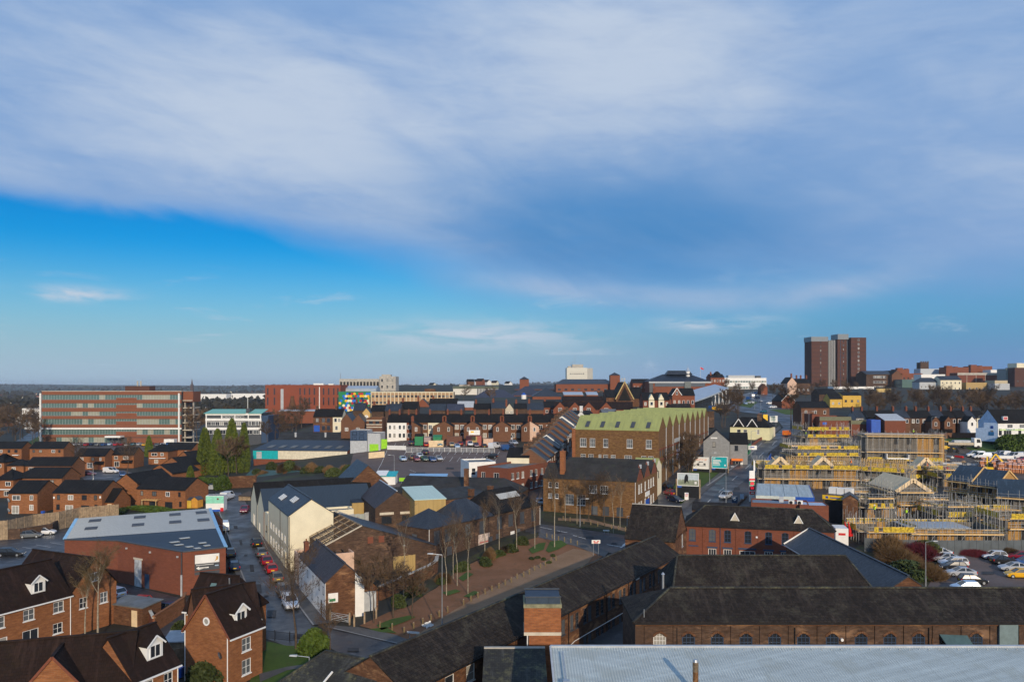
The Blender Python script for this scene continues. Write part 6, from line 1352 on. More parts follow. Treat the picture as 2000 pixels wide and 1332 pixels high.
# ================================================================== the terrace behind the car park, seen from its yards
TZ=272.0
def rear(label,pl,pr,wing,wall=BR_TERR,wwall=None,chim=True,roofm=SL_BLACK,d=TZ,he=6.2,yb=862,wd=7.0,side='r',wr=.62):
 A_,B_=ad(pl,d+wd),ad(pr,d+wd);H=House('terraced_house',label,'house',A_,B_,8.0,he,'gx',2.7,wall,roofm,.2,0,z0=zpy(yb,d),group='terraced houses behind the car park',lite=True);L=H.L
 ww=wwall or wall
 if wing:
  w0,w1=(L*(1-wr),L-.0) if side=='r' else (0,L*wr);hl,hr_=(5.0,6.9) if side=='r' else (6.9,5.0);b=MB()
  b.quad((w0,-wd,-2),(w1,-wd,-2),(w1,-wd,hr_),(w0,-wd,hl));b.quad((w1,-wd,-2),(w1,0,-2),(w1,0,hr_),(w1,-wd,hr_));b.quad((w0,0,-2),(w0,-wd,-2),(w0,-wd,hl),(w0,0,hl));H.part('rear_wing',ww,lambda q: (q.v.extend(b.v),q.f.extend(b.f),q.m.extend(b.m)))
  H.part('wing_roof',roofm,lambda q: q.slab([(w0-(.2 if side=='r' else 0),-wd-.1,hl+.08),(w1+(.2 if side=='l' else 0),-wd-.1,hr_+.12),(w1+(.2 if side=='l' else 0),.2,hr_+.12),(w0-(.2 if side=='r' else 0),.2,hl+.08)],.12))
  link('window',lite_mesh('sash',.8,1.4,RW.randrange(3)),H.root,((w0+w1)/2-.4,-wd,3.4));k=(0.1,L*(1-wr)-.1) if side=='r' else (L*wr+.1,L-.1)
  for z in (.8,3.7): link('window',lite_mesh('white',min(1.3,k[1]-k[0]-.1),1.6,RW.randrange(4)),H.root,(k[0]+.05,0,z))
  if chim: H.chim(w1-.25 if side=='r' else w0+.25,-wd+.6,.9 if side=='r' else .9,.7,5.4,8.4,2,BR_RED)
 else:
  H.w('f',[L*.28,L*.72],3.7,.9,1.5,'sash');H.w('f',[L*.28,L*.72],.8,1.0,1.6,'sash')
 if chim: H.chim(.3,4.0,.6,1.0,he+1.5,he+4.2,3,BR_RED,BR_NEW)
 return H.done()
seq=[('white rendered terraced house at the left end of the car park terrace',756,776,0,WHITE),('white rendered terraced house, second in the car park terrace',776,794,0,WHITE),('red brick terraced house next to the white ones',794,809,0,BR_RED),
  ('terraced house with a brown and black rear wing',809,836,'l',BR_TERR),('cream-backed terraced house between the first two wings',836,871,'r',CREAM),('brown terraced house left half of the second paired gable from the left',871,898,'l',BR_TERR),('brown terraced house with bay windows left of the third gable',898,925,'r',BR_TERR),
  ('brown terraced house right half of the third paired gable',925,953,'l',BR_TERR),('brown terraced house left half of the broad fourth gable',953,981,'r',BR_TERR),('brown terraced house right half of the broad fourth gable',981,1008,'l',BR_TERR),('brown terraced house with a narrow gabled wing',1008,1034,'r',BR_TERR),
  ('terraced house with a pink rendered wing',1034,1062,'l',BR_TERR),('brown terraced house with a cream ground floor, near the stepped row',1062,1088,0,BR_TERR),('brown terraced house at the right end of the car park terrace',1088,1112,'l',BR_DARK)]
for lab,pl,pr,wg,m in seq: rear(lab,pl,pr,wg,m,PINKR if 'pink' in lab else (BR_TERR if m is CREAM else None),side=wg or 'r')
for i,(pl,pr,m) in enumerate(((612,650,BR_OLD),(650,668,CREAM))):
 H=House('terraced_house',('stone-fronted terraced house with blue window trim and a blue shop front','cream terraced house right of the blue-trimmed one')[i],'house',ad(pl,300),ad(pr,300),8,6,'gx',2.8,m,SL_BLACK,.2,.1,z0=zpy(843,300),top=zpy(814,300),lite=True)
 H.w('f',[H.L*.2,H.L*.52,H.L*.78] if i==0 else [H.L*.3,H.L*.7],H.h-2.0,1.1,1.5,'blue' if i==0 else 'sash');H.w('f',[H.L*.52,H.L*.78] if i==0 else [H.L*.4],.6,1.1,1.6,'blue' if i==0 else 'sash')
 if i==0: H.on('f','shop_front',H.L*.18,0,2.2,2.4,BLUEP,.15)
 H.chim(.5,4,.7,1.0,H.h+1.4,H.h+4,2,BR_DARK);H.done()
for lab,pl,pr,yt,rs in (('brick workshop with the left of two small gables, by the clock gable',666,688,822,2.0),('brick workshop with the right of two small gables, by the clock gable',688,712,824,2.0)):
 H=House('brick_workshop',lab,'workshop',ad(pl,284),ad(pr,284),9,5,'gy',rs+.6,BR_TERR,SL_BLUE,.1,.1,z0=zpy(845,284),top=zpy(yt,284),lite=True);H.w('f',2,.6,1.2,1.2,'white');H.done()
H=House('brick_block','flat-roofed brick block with white balcony bands by the clock gable','building',ad(716,276),ad(746,276),9,6,'flat',0,BR_TERR,FELT,z0=zpy(848,276),top=zpy(819,276),lite=True)
for z in (.45,.62,.9): H.part('white_band',STONE,lambda b: b.box(-.05,-.12,H.h*z,H.L+.05,-.01,H.h*z+.3))
H.w('f',[1.5,3.7],H.h*.68,1.3,1.2,'dark');H.done()
H=House('clock_gable','ornate yellow stone gable with a clock above dark roofs','building',ad(708,292),ad(723,292),3,6,'gy',1.7,plain('ochre_stone',(.55,.36,.14),.8),SL_BLUE,.15,.1,z0=zpy(835,292),top=zpy(806,292));H.part('clock_face',WHITE,lambda b: b.tube((H.L/2,-.08,H.h-1.6),(H.L/2,-.02,H.h-1.6),.75,.75,14));H.part('clock_hands',BLACK,lambda b: (b.box(H.L/2-.05,-.12,H.h-1.6,H.L/2+.05,-.085,H.h-1.1),b.box(H.L/2-.4,-.12,H.h-1.68,H.L/2-.05,-.085,H.h-1.58)));H.done()
# ================================================================== the six-storey office
A_=ad(82,413);B_=ad(354,413)
O=empty('office_block',(A_[0],A_[1],0),0,'long six-storey brick and glass office block at the far left','office');L=B_[0]-A_[0];k=413/1556;Z=lambda py: HC-(py-Y0)*k;X=lambda px: (px-82)*k
MB().box(0,.3,-2,L,14,Z(766)).build('core',DGREY,O)
for i,(y0,y1) in enumerate(((764.5,771),(780.7,787.4),(796.6,803.8),(812.2,818),(829,834.8),(848.8,853.6))): MB().box(-.1,-.1,Z(y1),L+.1,.29,Z(y0)).build('brick_band',BR_RUST,O)
MB().box(-.2,-.5,Z(838.4),L+.2,.28,Z(835.2)).build('white_canopy_band',WHITE,O);MB().box(-.2,-.12,Z(764.5),L+.2,14.1,Z(763.6)).build('roof_edge',STONE,O)
RW2=random.Random(5)
om=[MB() for _ in range(2)]
def owin(x,w_,z0,z1,hi):
 key=('ow',round(w_,1),round(z1-z0,1),hi)
 if key not in WM:
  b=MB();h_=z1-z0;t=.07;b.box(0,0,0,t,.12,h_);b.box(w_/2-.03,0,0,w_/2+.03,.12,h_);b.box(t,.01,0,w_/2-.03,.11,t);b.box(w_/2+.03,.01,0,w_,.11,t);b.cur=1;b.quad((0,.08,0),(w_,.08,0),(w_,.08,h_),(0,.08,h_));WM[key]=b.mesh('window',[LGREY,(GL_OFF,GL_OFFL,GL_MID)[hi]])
 link('window',WM[key],O,(x,.1,z0))
for fi,(y0,y1,ym) in enumerate(((771.2,780.5,776),(787.6,796.4,789.6),(804,812,805.8),(818.2,828.8,822),(839,848.6,842))):
 for j in range(13):
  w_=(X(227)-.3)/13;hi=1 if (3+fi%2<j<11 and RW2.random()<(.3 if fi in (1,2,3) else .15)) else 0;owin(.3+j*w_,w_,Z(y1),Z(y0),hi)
 for j in range(8):
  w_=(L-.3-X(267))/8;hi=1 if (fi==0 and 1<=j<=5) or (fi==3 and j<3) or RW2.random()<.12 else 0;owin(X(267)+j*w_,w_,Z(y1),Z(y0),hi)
 MB().box(X(227),-.05,Z(y1),X(267),.28,Z(ym+1)).build('brick_panel',BR_RUST,O)
 for j in range(4): owin(X(227)+j*X(92),X(92),Z(ym+.8),Z(y0),0)
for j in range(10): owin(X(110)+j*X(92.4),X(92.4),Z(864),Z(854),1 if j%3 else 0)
MB().box(X(84),-.04,Z(866),X(110),.25,Z(853.8)).build('brick_panel',BR_OLD,O);MB().box(X(248),-.04,Z(866),X(354),.25,Z(855)).build('brick_panel',BR_RUST,O)
for x in (-1.0,L-1.4): MB().box(x,-.6,-2,x+.75,.6,Z(768)).build('white_column',WHITE,O)
for i in range(6): MB().box(-2.6,1,Z(776+15.5*i),-.25,5,Z(775.2+15.5*i)).build('balcony',STONE,O);MB().box(L+.3,1,Z(783+14.5*i),L+5.2,12,Z(781.6+14.5*i)).build('stair_landing',STONE,O)
for x in (L+.4,L+4.8): MB().box(x,3,-2,x+.5,4,Z(772)).build('stair_post',CONC,O)
MB().box(L+.2,2,Z(785),L+5.4,12,Z(765)).build('stair_head',BR_RUST,O)
MB().box(X(237),4,Z(765),X(285),11,Z(754)).build('plant_room',BR_PURP,O)
for px in (258,264.5): MB().tube((X(px),6,Z(755)),(X(px),6,Z(744)),.42,.42,8).build('flue',CONC,O)
MB().box(X(214),-5,Z(853.4),X(244),-.6,Z(850.4)).build('entrance_canopy',WHITE,O)
for px in (217,228,240): MB().cbox(X(px),-4.4,-2,.3,.3,Z(853.5)+2).build('canopy_post',DGREY,O)
c=ad(320,395);H=House('plant_cabin','white box cabin in the office car park','cabin',c,off(c,(1,0),5),4,4,'flat',0,WHITE,FELT,z0=0,top=zpy(858,395),para=.1);H.done()
wall_run('low_screen_wall','pale screen wall at the right of the office car park','wall',[ad(348,380),ad(388,378)],3.0,.3,CONC)
# the teal roofed school
k=370/1556;A_=ad(402,370);SC=empty('school_block',(A_[0],A_[1],0),0,'three-storey white and dark block with a verdigris roof','school');Z=lambda py: HC-(py-Y0)*370/1556;X=lambda px: (px-402)*370/1556;L=X(510)
MB().box(0,0,-2,L,18,Z(807)).build('core',DGREY,SC);MB().box(L+.003,.3,-2,L+3.2,17.5,Z(812)).build('dark_wing',DARKBLUE,SC)
for a,c in ((807,811),(817,822),(834.5,839),): MB().box(-.15,-.25,Z(c),L+.15,-.003,Z(a)).build('white_band',WHITE,SC)
for px in (402,432,458,484,508): MB().box(X(px),-.22,Z(817),X(px)+.5,-.01,Z(811)).build('white_mullion',WHITE,SC)
for px in (402,508): MB().box(X(px),-.22,Z(848),X(px)+.5,-.01,Z(822)).build('white_mullion',WHITE,SC)
for j in range(9): link('window',lite_mesh('white',2.0,1.7,j%4),SC,(X(404)+j*1.52*1.3,-.1,Z(831)))
for j in range(4): link('window',lite_mesh('white3',1.6,2.0,j%2),SC,(X(485)+j*1.6,-.1,Z(831)))
for j in range(8): link('window',lite_mesh('blue' if 2<j<6 else 'white',2.6,2.0,j%3),SC,(X(404)+j*3.1,-.1,Z(848)))
for j in range(6): link('window',lite_mesh('white',1.4,1.0,j%3),SC,(X(435)+j*1.7,-.1,Z(816.5)))
b=MB();b.slab([(-.8,-.8,Z(807)),(X(480),-.8,Z(807)),(X(480),9,Z(800)),(-.2,9,Z(800))],.15);b.build('roof',TEALROOF,SC);b=MB();b.slab([(X(486),-.8,Z(807)),(L+.6,-.8,Z(807)),(L+.6,9,Z(800)),(X(486),9,Z(800))],.15);b.build('roof',TEALROOF,SC)
MB().box(X(479),1,Z(807),X(486),4,Z(798)).build('stair_head',DGREY,SC);MB().tube((X(470),10,Z(803)),(X(470),10,Z(778)),.12).build('flagpole',WHITE,SC)
# ================================================================== the town on the hill
def blk(label,cat,pl,pr,yt,yb,d,D=12,wall=BR_FAR,rows=0,cols=0,st='white',roof='flat',roofm=None,rise=3,name='town_building',d2=None,ww=1.6,wh=1.6,para=.4,hip=0,mx=None,rgrid=None,gap=None,group=None,finish=True,z1=.3):
 H=House(name,label,cat,ad(pl,d),ad(pr,d2 or d),D,5,roof,rise,wall,roofm or (FELT if roof=='flat' else SL_BLACK),.3,.1,z0=zpy(yb,d),top=zpy(yt,d),para=para,hipL=hip,hipR=hip,lite=True,ext=4,group=group)
 m=H.L/cols/2 if cols and mx is None else (mx or 0)
 for r in range(rows):
  z=z1+(H.h-.5)*(r+.5)/rows-wh/2
  H.w('f',[m+(H.L-2*m)*c/max(1,cols-1) for c in range(cols)],z,ww,wh,st)
  if rgrid: H.w('r',[D*(c+.5)/rgrid for c in range(rgrid)],z,ww,wh,st)
 return H.done() if finish else H
# red brick hotel-like block, kiln, colour-panelled block, cream office and grey slab
H=blk('long plain red brick block with narrow slot windows','building',518,665,753,812,475,22,brick('plain_red_brick',(.40,.10,.05),(.35,.085,.045),(.3,.14,.1),.12,.1),finish=False)
for px in (523,536,586,595,604.5,614,632,642,652,660):
 for y0,y1 in ((758,771),(776,791)): H.on('f','slot_window',(px-518)*475/1556,zpy(y1,475)-H.z0,.75,zpy(y0,475)-zpy(y1,475),GL_DARK,.05)
H.on('f','pale_stair_strip',(551-518)*475/1556,zpy(799,475)-H.z0,1.7,12,LGREY,.12);H.on('f','white_pipe',(624-518)*475/1556,zpy(805,475)-H.z0,.5,15,WHITE,.2);H.part('roof_plant',WHITE,lambda b: (b.box(28,3,H.h,34,8,H.h+1.3),b.box(37,3,H.h,40,8,H.h+1.1)));H.done()
kx,ky=ad(571,452);r=empty('bottle_kiln',(kx,ky,zpy(806,452)),0,'old brown brick bottle kiln in front of the red block','kiln');b=MB();prof=[(2.5,-2),(2.45,0),(2.3,2),(1.9,4.2),(1.35,6.3),(1.0,8),(.85,9),(.95,9.1),(.95,9.4)]
for (r0_,z0_),(r1_,z1_) in zip(prof,prof[1:]): b.tube((0,0,z0_),(0,0,z1_),r0_,r1_,14,False)
b.build('brick_cone',BR_OLD,r);MB().tube((0,0,9.35),(0,0,9.45),.9,.9,12).build('mouth',BLACK,r)
H=blk('block covered in a honeycomb of coloured panels','building',661,724,766,806,462,16,plain('green_backing',(.02,.16,.08),.5),finish=False)
hexc=[PAINT['blue'],plain('hex_blue',(.01,.16,.62),.4),plain('hex_red',(.42,.02,.02),.4),plain('hex_cream',(.75,.7,.5),.5),plain('hex_yellow',(.8,.45,.01),.4),plain('hex_green',(.01,.22,.07),.4),plain('hex_navy',(.01,.02,.10),.4)];rh_=random.Random(3)
hm={}
for j in range(8):
 for i in range(13):
  if j in (2,5) and rh_.random()<.6: continue
  m=rh_.choice(hexc[1:6] if rh_.random()<.9 else [hexc[6]])
  if m.name not in hm: hm[m.name]=MB().tube((0,-.14,0),(0,.0,0),.86,.86,6).mesh('hexagon_panel',m)
  link('hexagon_panel',hm[m.name],H.root,(.9+i*1.42+(.7 if j%2 else 0),0,H.h-.9-j*1.36))
H.done()
blk('silver ridged roof plant above the colour-panelled block','building',668,735,759,790,490,14,SILVER,roof='gx',roofm=SILVER,rise=1.6)
H=blk('three-storey cream framed office beside the coloured block','office',725,885,767,806,452,14,plain('tan_infill',(.42,.27,.15),.8),3,21,'dark',ww=1.35,wh=1.25,finish=False)
for i in range(22): H.part('cream_pier',CREAM,lambda b: b.box(i*H.L/21-.17,-.3,-4,i*H.L/21+.17,-.003,H.h+.3))
H.part('cream_fascia',CREAM,lambda b: b.box(-.2,-.34,H.h+.02,H.L+.2,-.004,H.h+.55));H.part('roof_plant',DGREY,lambda b: [b.box(2+i*2.6,2,H.h,4+i*2.6,4,H.h+.9) for i in range(9)]);H.part('brick_plant',BR_OLD,lambda b: b.box(30,3,H.h,36,7,H.h+2.2));H.done()
H=blk('grey concrete slab block on the skyline with bare window bays','building',663,741,741,775,610,16,CONC,2,12,'open',ww=1.6,wh=3.2,finish=False);H.part('mast',STEEL,lambda b: b.tube((.4,2,H.h),(.4,2,H.h+5),.2));H.done()
H=blk('taller grey stair block right of the concrete slab','building',741,772,736,775,606,18,CONC,3,3,'dark',ww=1.2,wh=2.0,finish=False);H.part('tank_room',CONC,lambda b: b.box(1,4,H.h,8,10,H.h+1.9));H.part('dark_side',CONC,lambda b: b.box(H.L+.003,.2,-4,H.L+.3,17,H.h));H.done()
H=blk('white slab building with a dark green roof edge and vertical fins','building',885,973,757,790,560,20,plain('off_white_panels',(.66,.63,.56),.7),finish=False);H.part('green_roof_edge',plain('dark_green_edge',(.09,.11,.08),.6),lambda b: b.box(-.3,-.3,H.h-.7,H.L+.3,20.3,H.h+1.0))
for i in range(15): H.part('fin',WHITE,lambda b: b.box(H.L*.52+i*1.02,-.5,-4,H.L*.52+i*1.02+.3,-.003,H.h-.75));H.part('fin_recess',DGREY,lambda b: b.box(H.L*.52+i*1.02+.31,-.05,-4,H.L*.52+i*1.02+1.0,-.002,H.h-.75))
H.part('plant_room',CONC,lambda b: b.box(4,4,H.h,12,9,H.h+2));H.done()
# big slate roofs, mall and twin brick stair towers
SL_INDIGO=slate('indigo_slate',(.07,.075,.115),(.05,.055,.085),None)
for lab,pl,pr,yt,yb,d,D,rs,m in (('broad indigo slate roof behind the terrace, left',922,1010,778,792,520,24,5.5,SL_INDIGO),('broad indigo slate roof behind the terrace, right',1000,1060,772,790,540,24,6,SL_INDIGO),('wide blue-grey slate roof in front of the brick mall',1040,1096,774,792,500,22,5.5,SL_BLUE)):
 blk(lab,'building',pl,pr,yt,yb,d,D,BR_FAR,roof='gx',roofm=m,rise=rs,hip=9)
r=empty('roof_vent_dome',(*ad(1023,505),zpy(778,505)),0,'small white and blue vent dome among the slate roofs','vent');MB().tube((0,0,-1),(0,0,2.2),1.6,1.6,12).build('base',WHITE,r);MB().tube((0,0,2.2),(0,0,3.6),1.7,.4,12).build('dome',BLUEP,r)
blk('low dark-roofed wing left of the brick mall','building',1005,1090,760,790,640,20,BR_FAR,roof='gx',roofm=SL_BLUE,rise=3.2,hip=4)
H=blk('long brick shopping mall under a dark slate roof','building',1086,1202,750,792,600,26,BR_FAR,2,9,'steel','gx',SL_BLUE,3.6,ww=2.2,wh=1.4,hip=6,finish=False);H.w('f',[30,34,38],H.h-6.6,2.6,1.6,'open');H.done()
for lab,pl,pr,yt in (('left brick stair tower with a pyramid slate cap',1015,1033,741),('right brick stair tower with a pyramid slate cap',1192,1211,733)):
 H=blk(lab,'tower',pl,pr,yt,790,595,7,BR_FAR,roof='pyr',roofm=SL_BLUE,rise=2.2)
for lab,pl,pr,yt,d in (('silvery flat roof in front of the mall, left',1101,1139,771,470),('silvery flat roof in front of the mall, right',1146,1168,771,470)): blk(lab,'building',pl,pr,yt,795,d,8,BR_FAR,roof='mono',roofm=SILVER,rise=1.5)
H=blk('pale concrete telephone exchange tower on the skyline','tower',1107,1147,719,770,830,20,plain('pale_exchange_concrete',(.62,.6,.52),.8),1,7,'dark',ww=1.1,wh=1.1,mx=4,finish=False,z1=8)
H.part('side_face',plain('shaded_exchange_concrete',(.42,.41,.37),.8),lambda b: b.box(H.L+.003,.3,-4,H.L+5.8,19,H.h))  # darker copy of the front concrete, the side's shade put into its colour
for i in range(9): H.part('panel_joint',CONC,lambda b: b.box(-.03,-.04,i*2.9,H.L+.03,-.002,i*2.9+.16))
H.part('plant_room',CONC,lambda b: b.box(6,4,H.h,17.5,14,H.h+4));H.part('plant_room',CONC,lambda b: b.box(1.5,4,H.h,5,10,H.h+2.2));H.w('f',[H.L*.56,H.L*.62],7,.9,2.2,'open')
for x,z in ((6.2,7.5),(4.6,5.5),(9,14),(15,6.5),(25,3)): H.part('aerial',STEEL,lambda b: b.tube((x,6,H.h),(x,6,H.h+z),.14))
H.done()
# church, school gables, villas
H=blk('brick church with a steep pale-edged gable and two crosses','church',1203,1237,779,800,430,26,BR_OLD,roof='gy',roofm=SL_WORKS,rise=9.0,finish=False)
H.part('stone_edge',plain('yellow_stone',(.5,.38,.16),.8),lambda b: (b.beam((-.3,-.25,H.h-.2),(H.L/2,-.25,H.h+9.3),.4,.5),b.beam((H.L/2,-.25,H.h+9.3),(H.L+.3,-.25,H.h-.2),.4,.5)));H.part('slate_lower_roof',SL_BLACK,lambda b: b.add([(1.2,-.4,H.h-1),(H.L-1.2,-.4,H.h-1),(H.L/2,-.4,H.h+6.6)],[(0,1,2)]))
for y in (0,10): H.part('cross',STONE,lambda b: (b.cbox(H.L/2,y,H.h+9,.25,.25,2.4),b.cbox(H.L/2,y,H.h+10.6,1.1,.24,.25)))
H.done()
blk('dark slate nave roof left of the church gable','church',1184,1204,776,800,432,16,BR_OLD,roof='gx',roofm=SL_BLACK,rise=4);blk('dark slate nave roof right of the church gable','church',1236,1256,778,800,432,16,BR_OLD,roof='gx',roofm=SL_BLACK,rise=6)
H=House('school_range','low red brick range with a row of triangular gables','school',ad(1082,348),ad(1236,344),12,6,'gx',3.2,BR_FAR,SL_BROWN,.2,.1,z0=zpy(822,346),top=zpy(800,346),lite=True)
for i,px in enumerate((1094,1123,1150,1184)):
 x=(px-1082)*346/1556;H.part('front_gable',BR_FAR,lambda b: b.add([(x-3,-.3,-3),(x+3,-.3,-3),(x+3,-.3,H.h),(x,-.3,H.h+3.2),(x-3,-.3,H.h),(x-3,.3,H.h),(x,5,H.h+3.2),(x+3,.3,H.h)],[(0,1,2,3,4)]));H.part('gable_roof',SL_BROWN,lambda b: (b.slab([(x-3.3,-.5,H.h-.2),(x,-.5,H.h+3.4),(x,6,H.h+3.4),(x-3.3,1,H.h-.2)],-.1),b.slab([(x,-.5,H.h+3.4),(x+3.3,-.5,H.h-.2),(x+3.3,1,H.h-.2),(x,6,H.h+3.4)],-.1)));link('window',lite_mesh('white3',1.6,1.6,0),H.root,(x-.8,-.33,H.h-.9))
H.done()
H=House('white_house','white gable-ended house with a tall white chimney beside the green mill','house',ad(1123,296),ad(1147,294),10,5,'gy',2.4,WHITE,SL_BLACK,.15,.1,z0=zpy(838,295),top=zpy(816,295));H.chim(2.3,.5,1.0,.7,H.h+1.2,H.h+4.4,0);H.done();blk('dark-roofed house behind the white gable by the green mill','house',1120,1152,815,836,306,9,BR_TERR,roof='gx',rise=2.4)
H=blk('red brick villa pair with cream bays and two roof dormers','house',1256,1307,781,804,338,10,BR_RED,roof='gx',rise=3,finish=False)
for px in (1272,1291):
 x=(px-1256)*338/1556;H.part('cream_bay',CREAM,lambda b: b.box(x-1.2,-.9,-3,x+1.2,-.003,H.h-.2));H.part('dormer',CREAM,lambda b: b.add([(x-1.1,-.5,H.h),(x+1.1,-.5,H.h),(x+1.1,-.5,H.h+.5),(x,-.5,H.h+2.5),(x-1.1,-.5,H.h+.5),(x-1.1,3,H.h+.6),(x,3,H.h+2.5),(x+1.1,3,H.h+.6)],[(0,1,2,3,4),(2,7,6,3),(5,4,3,6)]))
 for z in (.4,2.7): link('window',lite_mesh('sash',1.2,1.5,0),H.root,(x-.6,-.93,z))
H.w('f',[1,H.L-1],2.6,.9,1.4,'sash');H.chim(H.L*.5,5,1,1,H.h+2,H.h+5,2,BR_RED);H.done()
H=blk('tall red brick house with a white-edged front gable','house',1313,1331,772,800,366,10,BR_FAR,1,2,'sash','gy',SL_BLACK,3.1,ww=.9,wh=1.8,finish=False);H.part('bargeboard',UPVC,lambda b: (b.beam((-.2,-.2,H.h),(H.L/2,-.2,H.h+3.3),.1,.25),b.beam((H.L/2,-.2,H.h+3.3),(H.L+.2,-.2,H.h),.1,.25)));H.w('f',H.L/2,H.h+.2,.9,1.5,'sash');H.done()
blk('red brick wing with arched white windows right of the gabled house','house',1331,1357,772,800,367,9,BR_FAR,1,3,'sash','gx',SL_BLACK,3.2,ww=1.1,wh=1.8)
# bus station: a long silver roof sweeping up to the right on white V columns
bs=empty('bus_station',(*ad(1350,430),zpy(800,430)),0,'bus station with a sweeping silver roof on white V-shaped columns','bus station');b=MB();n=14;top,bot=[],[]
for i in range(n+1):
 t=i/n;x=t*26;z=4.2+7.5*t**1.2;y=t*22;top.append((x-6*(1-t),y+30,z+2.0+.8*math.sin(t*3.14)));bot.append((x,y,z))
for i in range(n): b.quad(bot[i],bot[i+1],top[i+1],top[i]);b.quad(*[(p[0],p[1],p[2]-.7) for p in (top[i],top[i+1],bot[i+1],bot[i])]);b.quad(tuple((bot[i][0],bot[i][1],bot[i][2]-.7)),(bot[i+1][0],bot[i+1][1],bot[i+1][2]-.7),bot[i+1],bot[i])
b.build('roof',SILVER,bs)
b=MB();b.quad((0,2,-3),(15,14,-3),(15,14,6.8),(0,2,3.4));b.build('glazed_wall',GL_DARK,bs);b=MB();b.quad((-14,2,-3),(0,2,-3),(0,2,3.4),(-14,8,6));b.build('side_wall',DGREY,bs)
for i in range(5):
 x=15.5+i*2.6;
 for s_ in (-1,1): MB().tube((x,x*.85,-3),(x+s_*1.3,x*.85+1,4.0+7.5*(x/26)**1.2-.5),.16).build('column',WHITE,bs)
# blue-roofed civic block with the cupola
H=blk('civic block with a broad navy hipped roof','building',1268,1388,745,790,570,26,BR_FAR,roof='gx',roofm=slate('navy_roof_tile',(.03,.045,.075),(.022,.034,.06),None),rise=5.2,hip=12,finish=False);b_=H.h
H.part('glass_band',GL_MID,lambda b: b.box(4,-.3,b_-3.6,H.L-4,-.003,b_-1.2));H.part('white_fascia',LGREY,lambda b: b.box(-.3,-.6,b_-1.1,H.L+.3,-.004,b_-.1));H.part('grey_stair_tower',plain('dark_zinc',(.11,.13,.13),.5),lambda b: b.box(H.L*.57,-1.2,-4,H.L*.57+4.5,-.305,b_-.2));H.part('grey_corner',DGREY,lambda b: b.box(0,-1,-4,2.6,-.31,b_-1.2));H.part('white_lower_roof',LGREY,lambda b: b.box(3,-6,0,H.L*.9,-1.3,4.2))
H.part('upper_roof',SL_BLUE,lambda b: b.add([(14,8,b_+5),(33,8,b_+5),(33,18,b_+5),(14,18,b_+5),(16,11,b_+8),(31,11,b_+8),(31,15,b_+8),(16,15,b_+8)],[(0,1,5,4),(1,2,6,5),(2,3,7,6),(3,0,4,7),(4,5,6,7)]));H.done()
r=empty('cupola',(*ad(1343.5,580),zpy(737,580)),0,'white cupola with a grey pointed cap on the navy roof','cupola');MB().tube((0,0,-2),(0,0,4.4),1.6,1.5,8).build('drum',WHITE,r);MB().tube((0,0,4.4),(0,0,7.4),1.9,.1,8).build('cap',SILVER,r);MB().tube((0,0,7.4),(0,0,9),.08).build('finial',STEEL,r);MB().box(-1.8,-1.8,-3,1.8,1.8,-1.8).build('base',WHITE,r)
r=empty('flagpole',(*ad(1368,600),zpy(742,600)),0,'flagpole with a red and white flag above the civic block','flagpole');MB().tube((0,0,-4),(0,0,10),.09).build('pole',WHITE,r);MB().add([(0,0,8.4),(1.3,.2,7.9),(2.4,0,7.4),(2.4,0,8.5),(1.3,.2,9.1),(0,0,9.8)],[(0,1,4,5),(1,2,3,4)]).build('flag',RED,r)
H=blk('ornate brick corner block with a dark dome','building',1388,1415,737,775,600,14,BR_FAR,3,5,'sash','gx',SL_BLACK,2.5,ww=.9,wh=1.8,finish=False);H.part('dome',SL_BLACK,lambda b: (b.tube((6,5,H.h),(6,5,H.h+3),3,2.6,10),b.tube((6,5,H.h+3),(6,5,H.h+4.6),2.6,.8,10)));H.chim(1,4,1,1,H.h,H.h+4,2);H.done()
blk('brick terrace of shops left of the civic block','building',1236,1270,748,780,590,14,BR_FAR,2,5,'sash','gx',SL_BLACK,3,ww=.8,wh=1.4)
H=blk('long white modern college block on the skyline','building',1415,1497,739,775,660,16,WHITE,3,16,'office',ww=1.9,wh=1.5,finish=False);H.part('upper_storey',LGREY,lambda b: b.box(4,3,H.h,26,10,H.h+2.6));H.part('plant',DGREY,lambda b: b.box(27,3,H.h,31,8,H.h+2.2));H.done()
blk('small red gabled house below the white college block','house',1487,1499,757,778,560,8,BR_FAR,roof='gy',rise=2.5,roofm=BR_FAR)
# ---- right of the road
H=blk('pink-gabled house with tall chimneys left of the tower block','house',1538,1556,748,775,560,14,PINKR,roof='gy',rise=4,finish=False);H.chim(3,1,1,.8,H.h+2,H.h+6.5,2,BR_RED);H.done()
H=blk('brick house with three chimneys left of the tower block','house',1556,1583,748,775,562,12,BR_DARK,1,3,'sash','gx',SL_BLACK,3,ww=1,wh=1.5,finish=False)
for u in (2,5,9): H.chim(u,6,.9,.9,H.h+2,H.h+5.4,2,BR_RED)
H.done()
H=blk('red brick gable-ended house by the road junction','house',1527,1552,783,806,420,16,BR_FAR,roof='gy',rise=3.6,finish=False);H.part('bargeboard',UPVC,lambda b: (b.beam((-.2,-.2,H.h),(H.L/2,-.2,H.h+3.8),.1,.3),b.beam((H.L/2,-.2,H.h+3.8),(H.L+.2,-.2,H.h),.1,.3)));H.done()
k=750
tw=empty('tower_block',(*ad(1585,k),zpy(770,k)),0,'tall brown brick tower block in three slabs on the skyline','tower block');X=lambda px: (px-1585)*k/1556;Z=lambda py: zpy(py,k)-zpy(770,k)
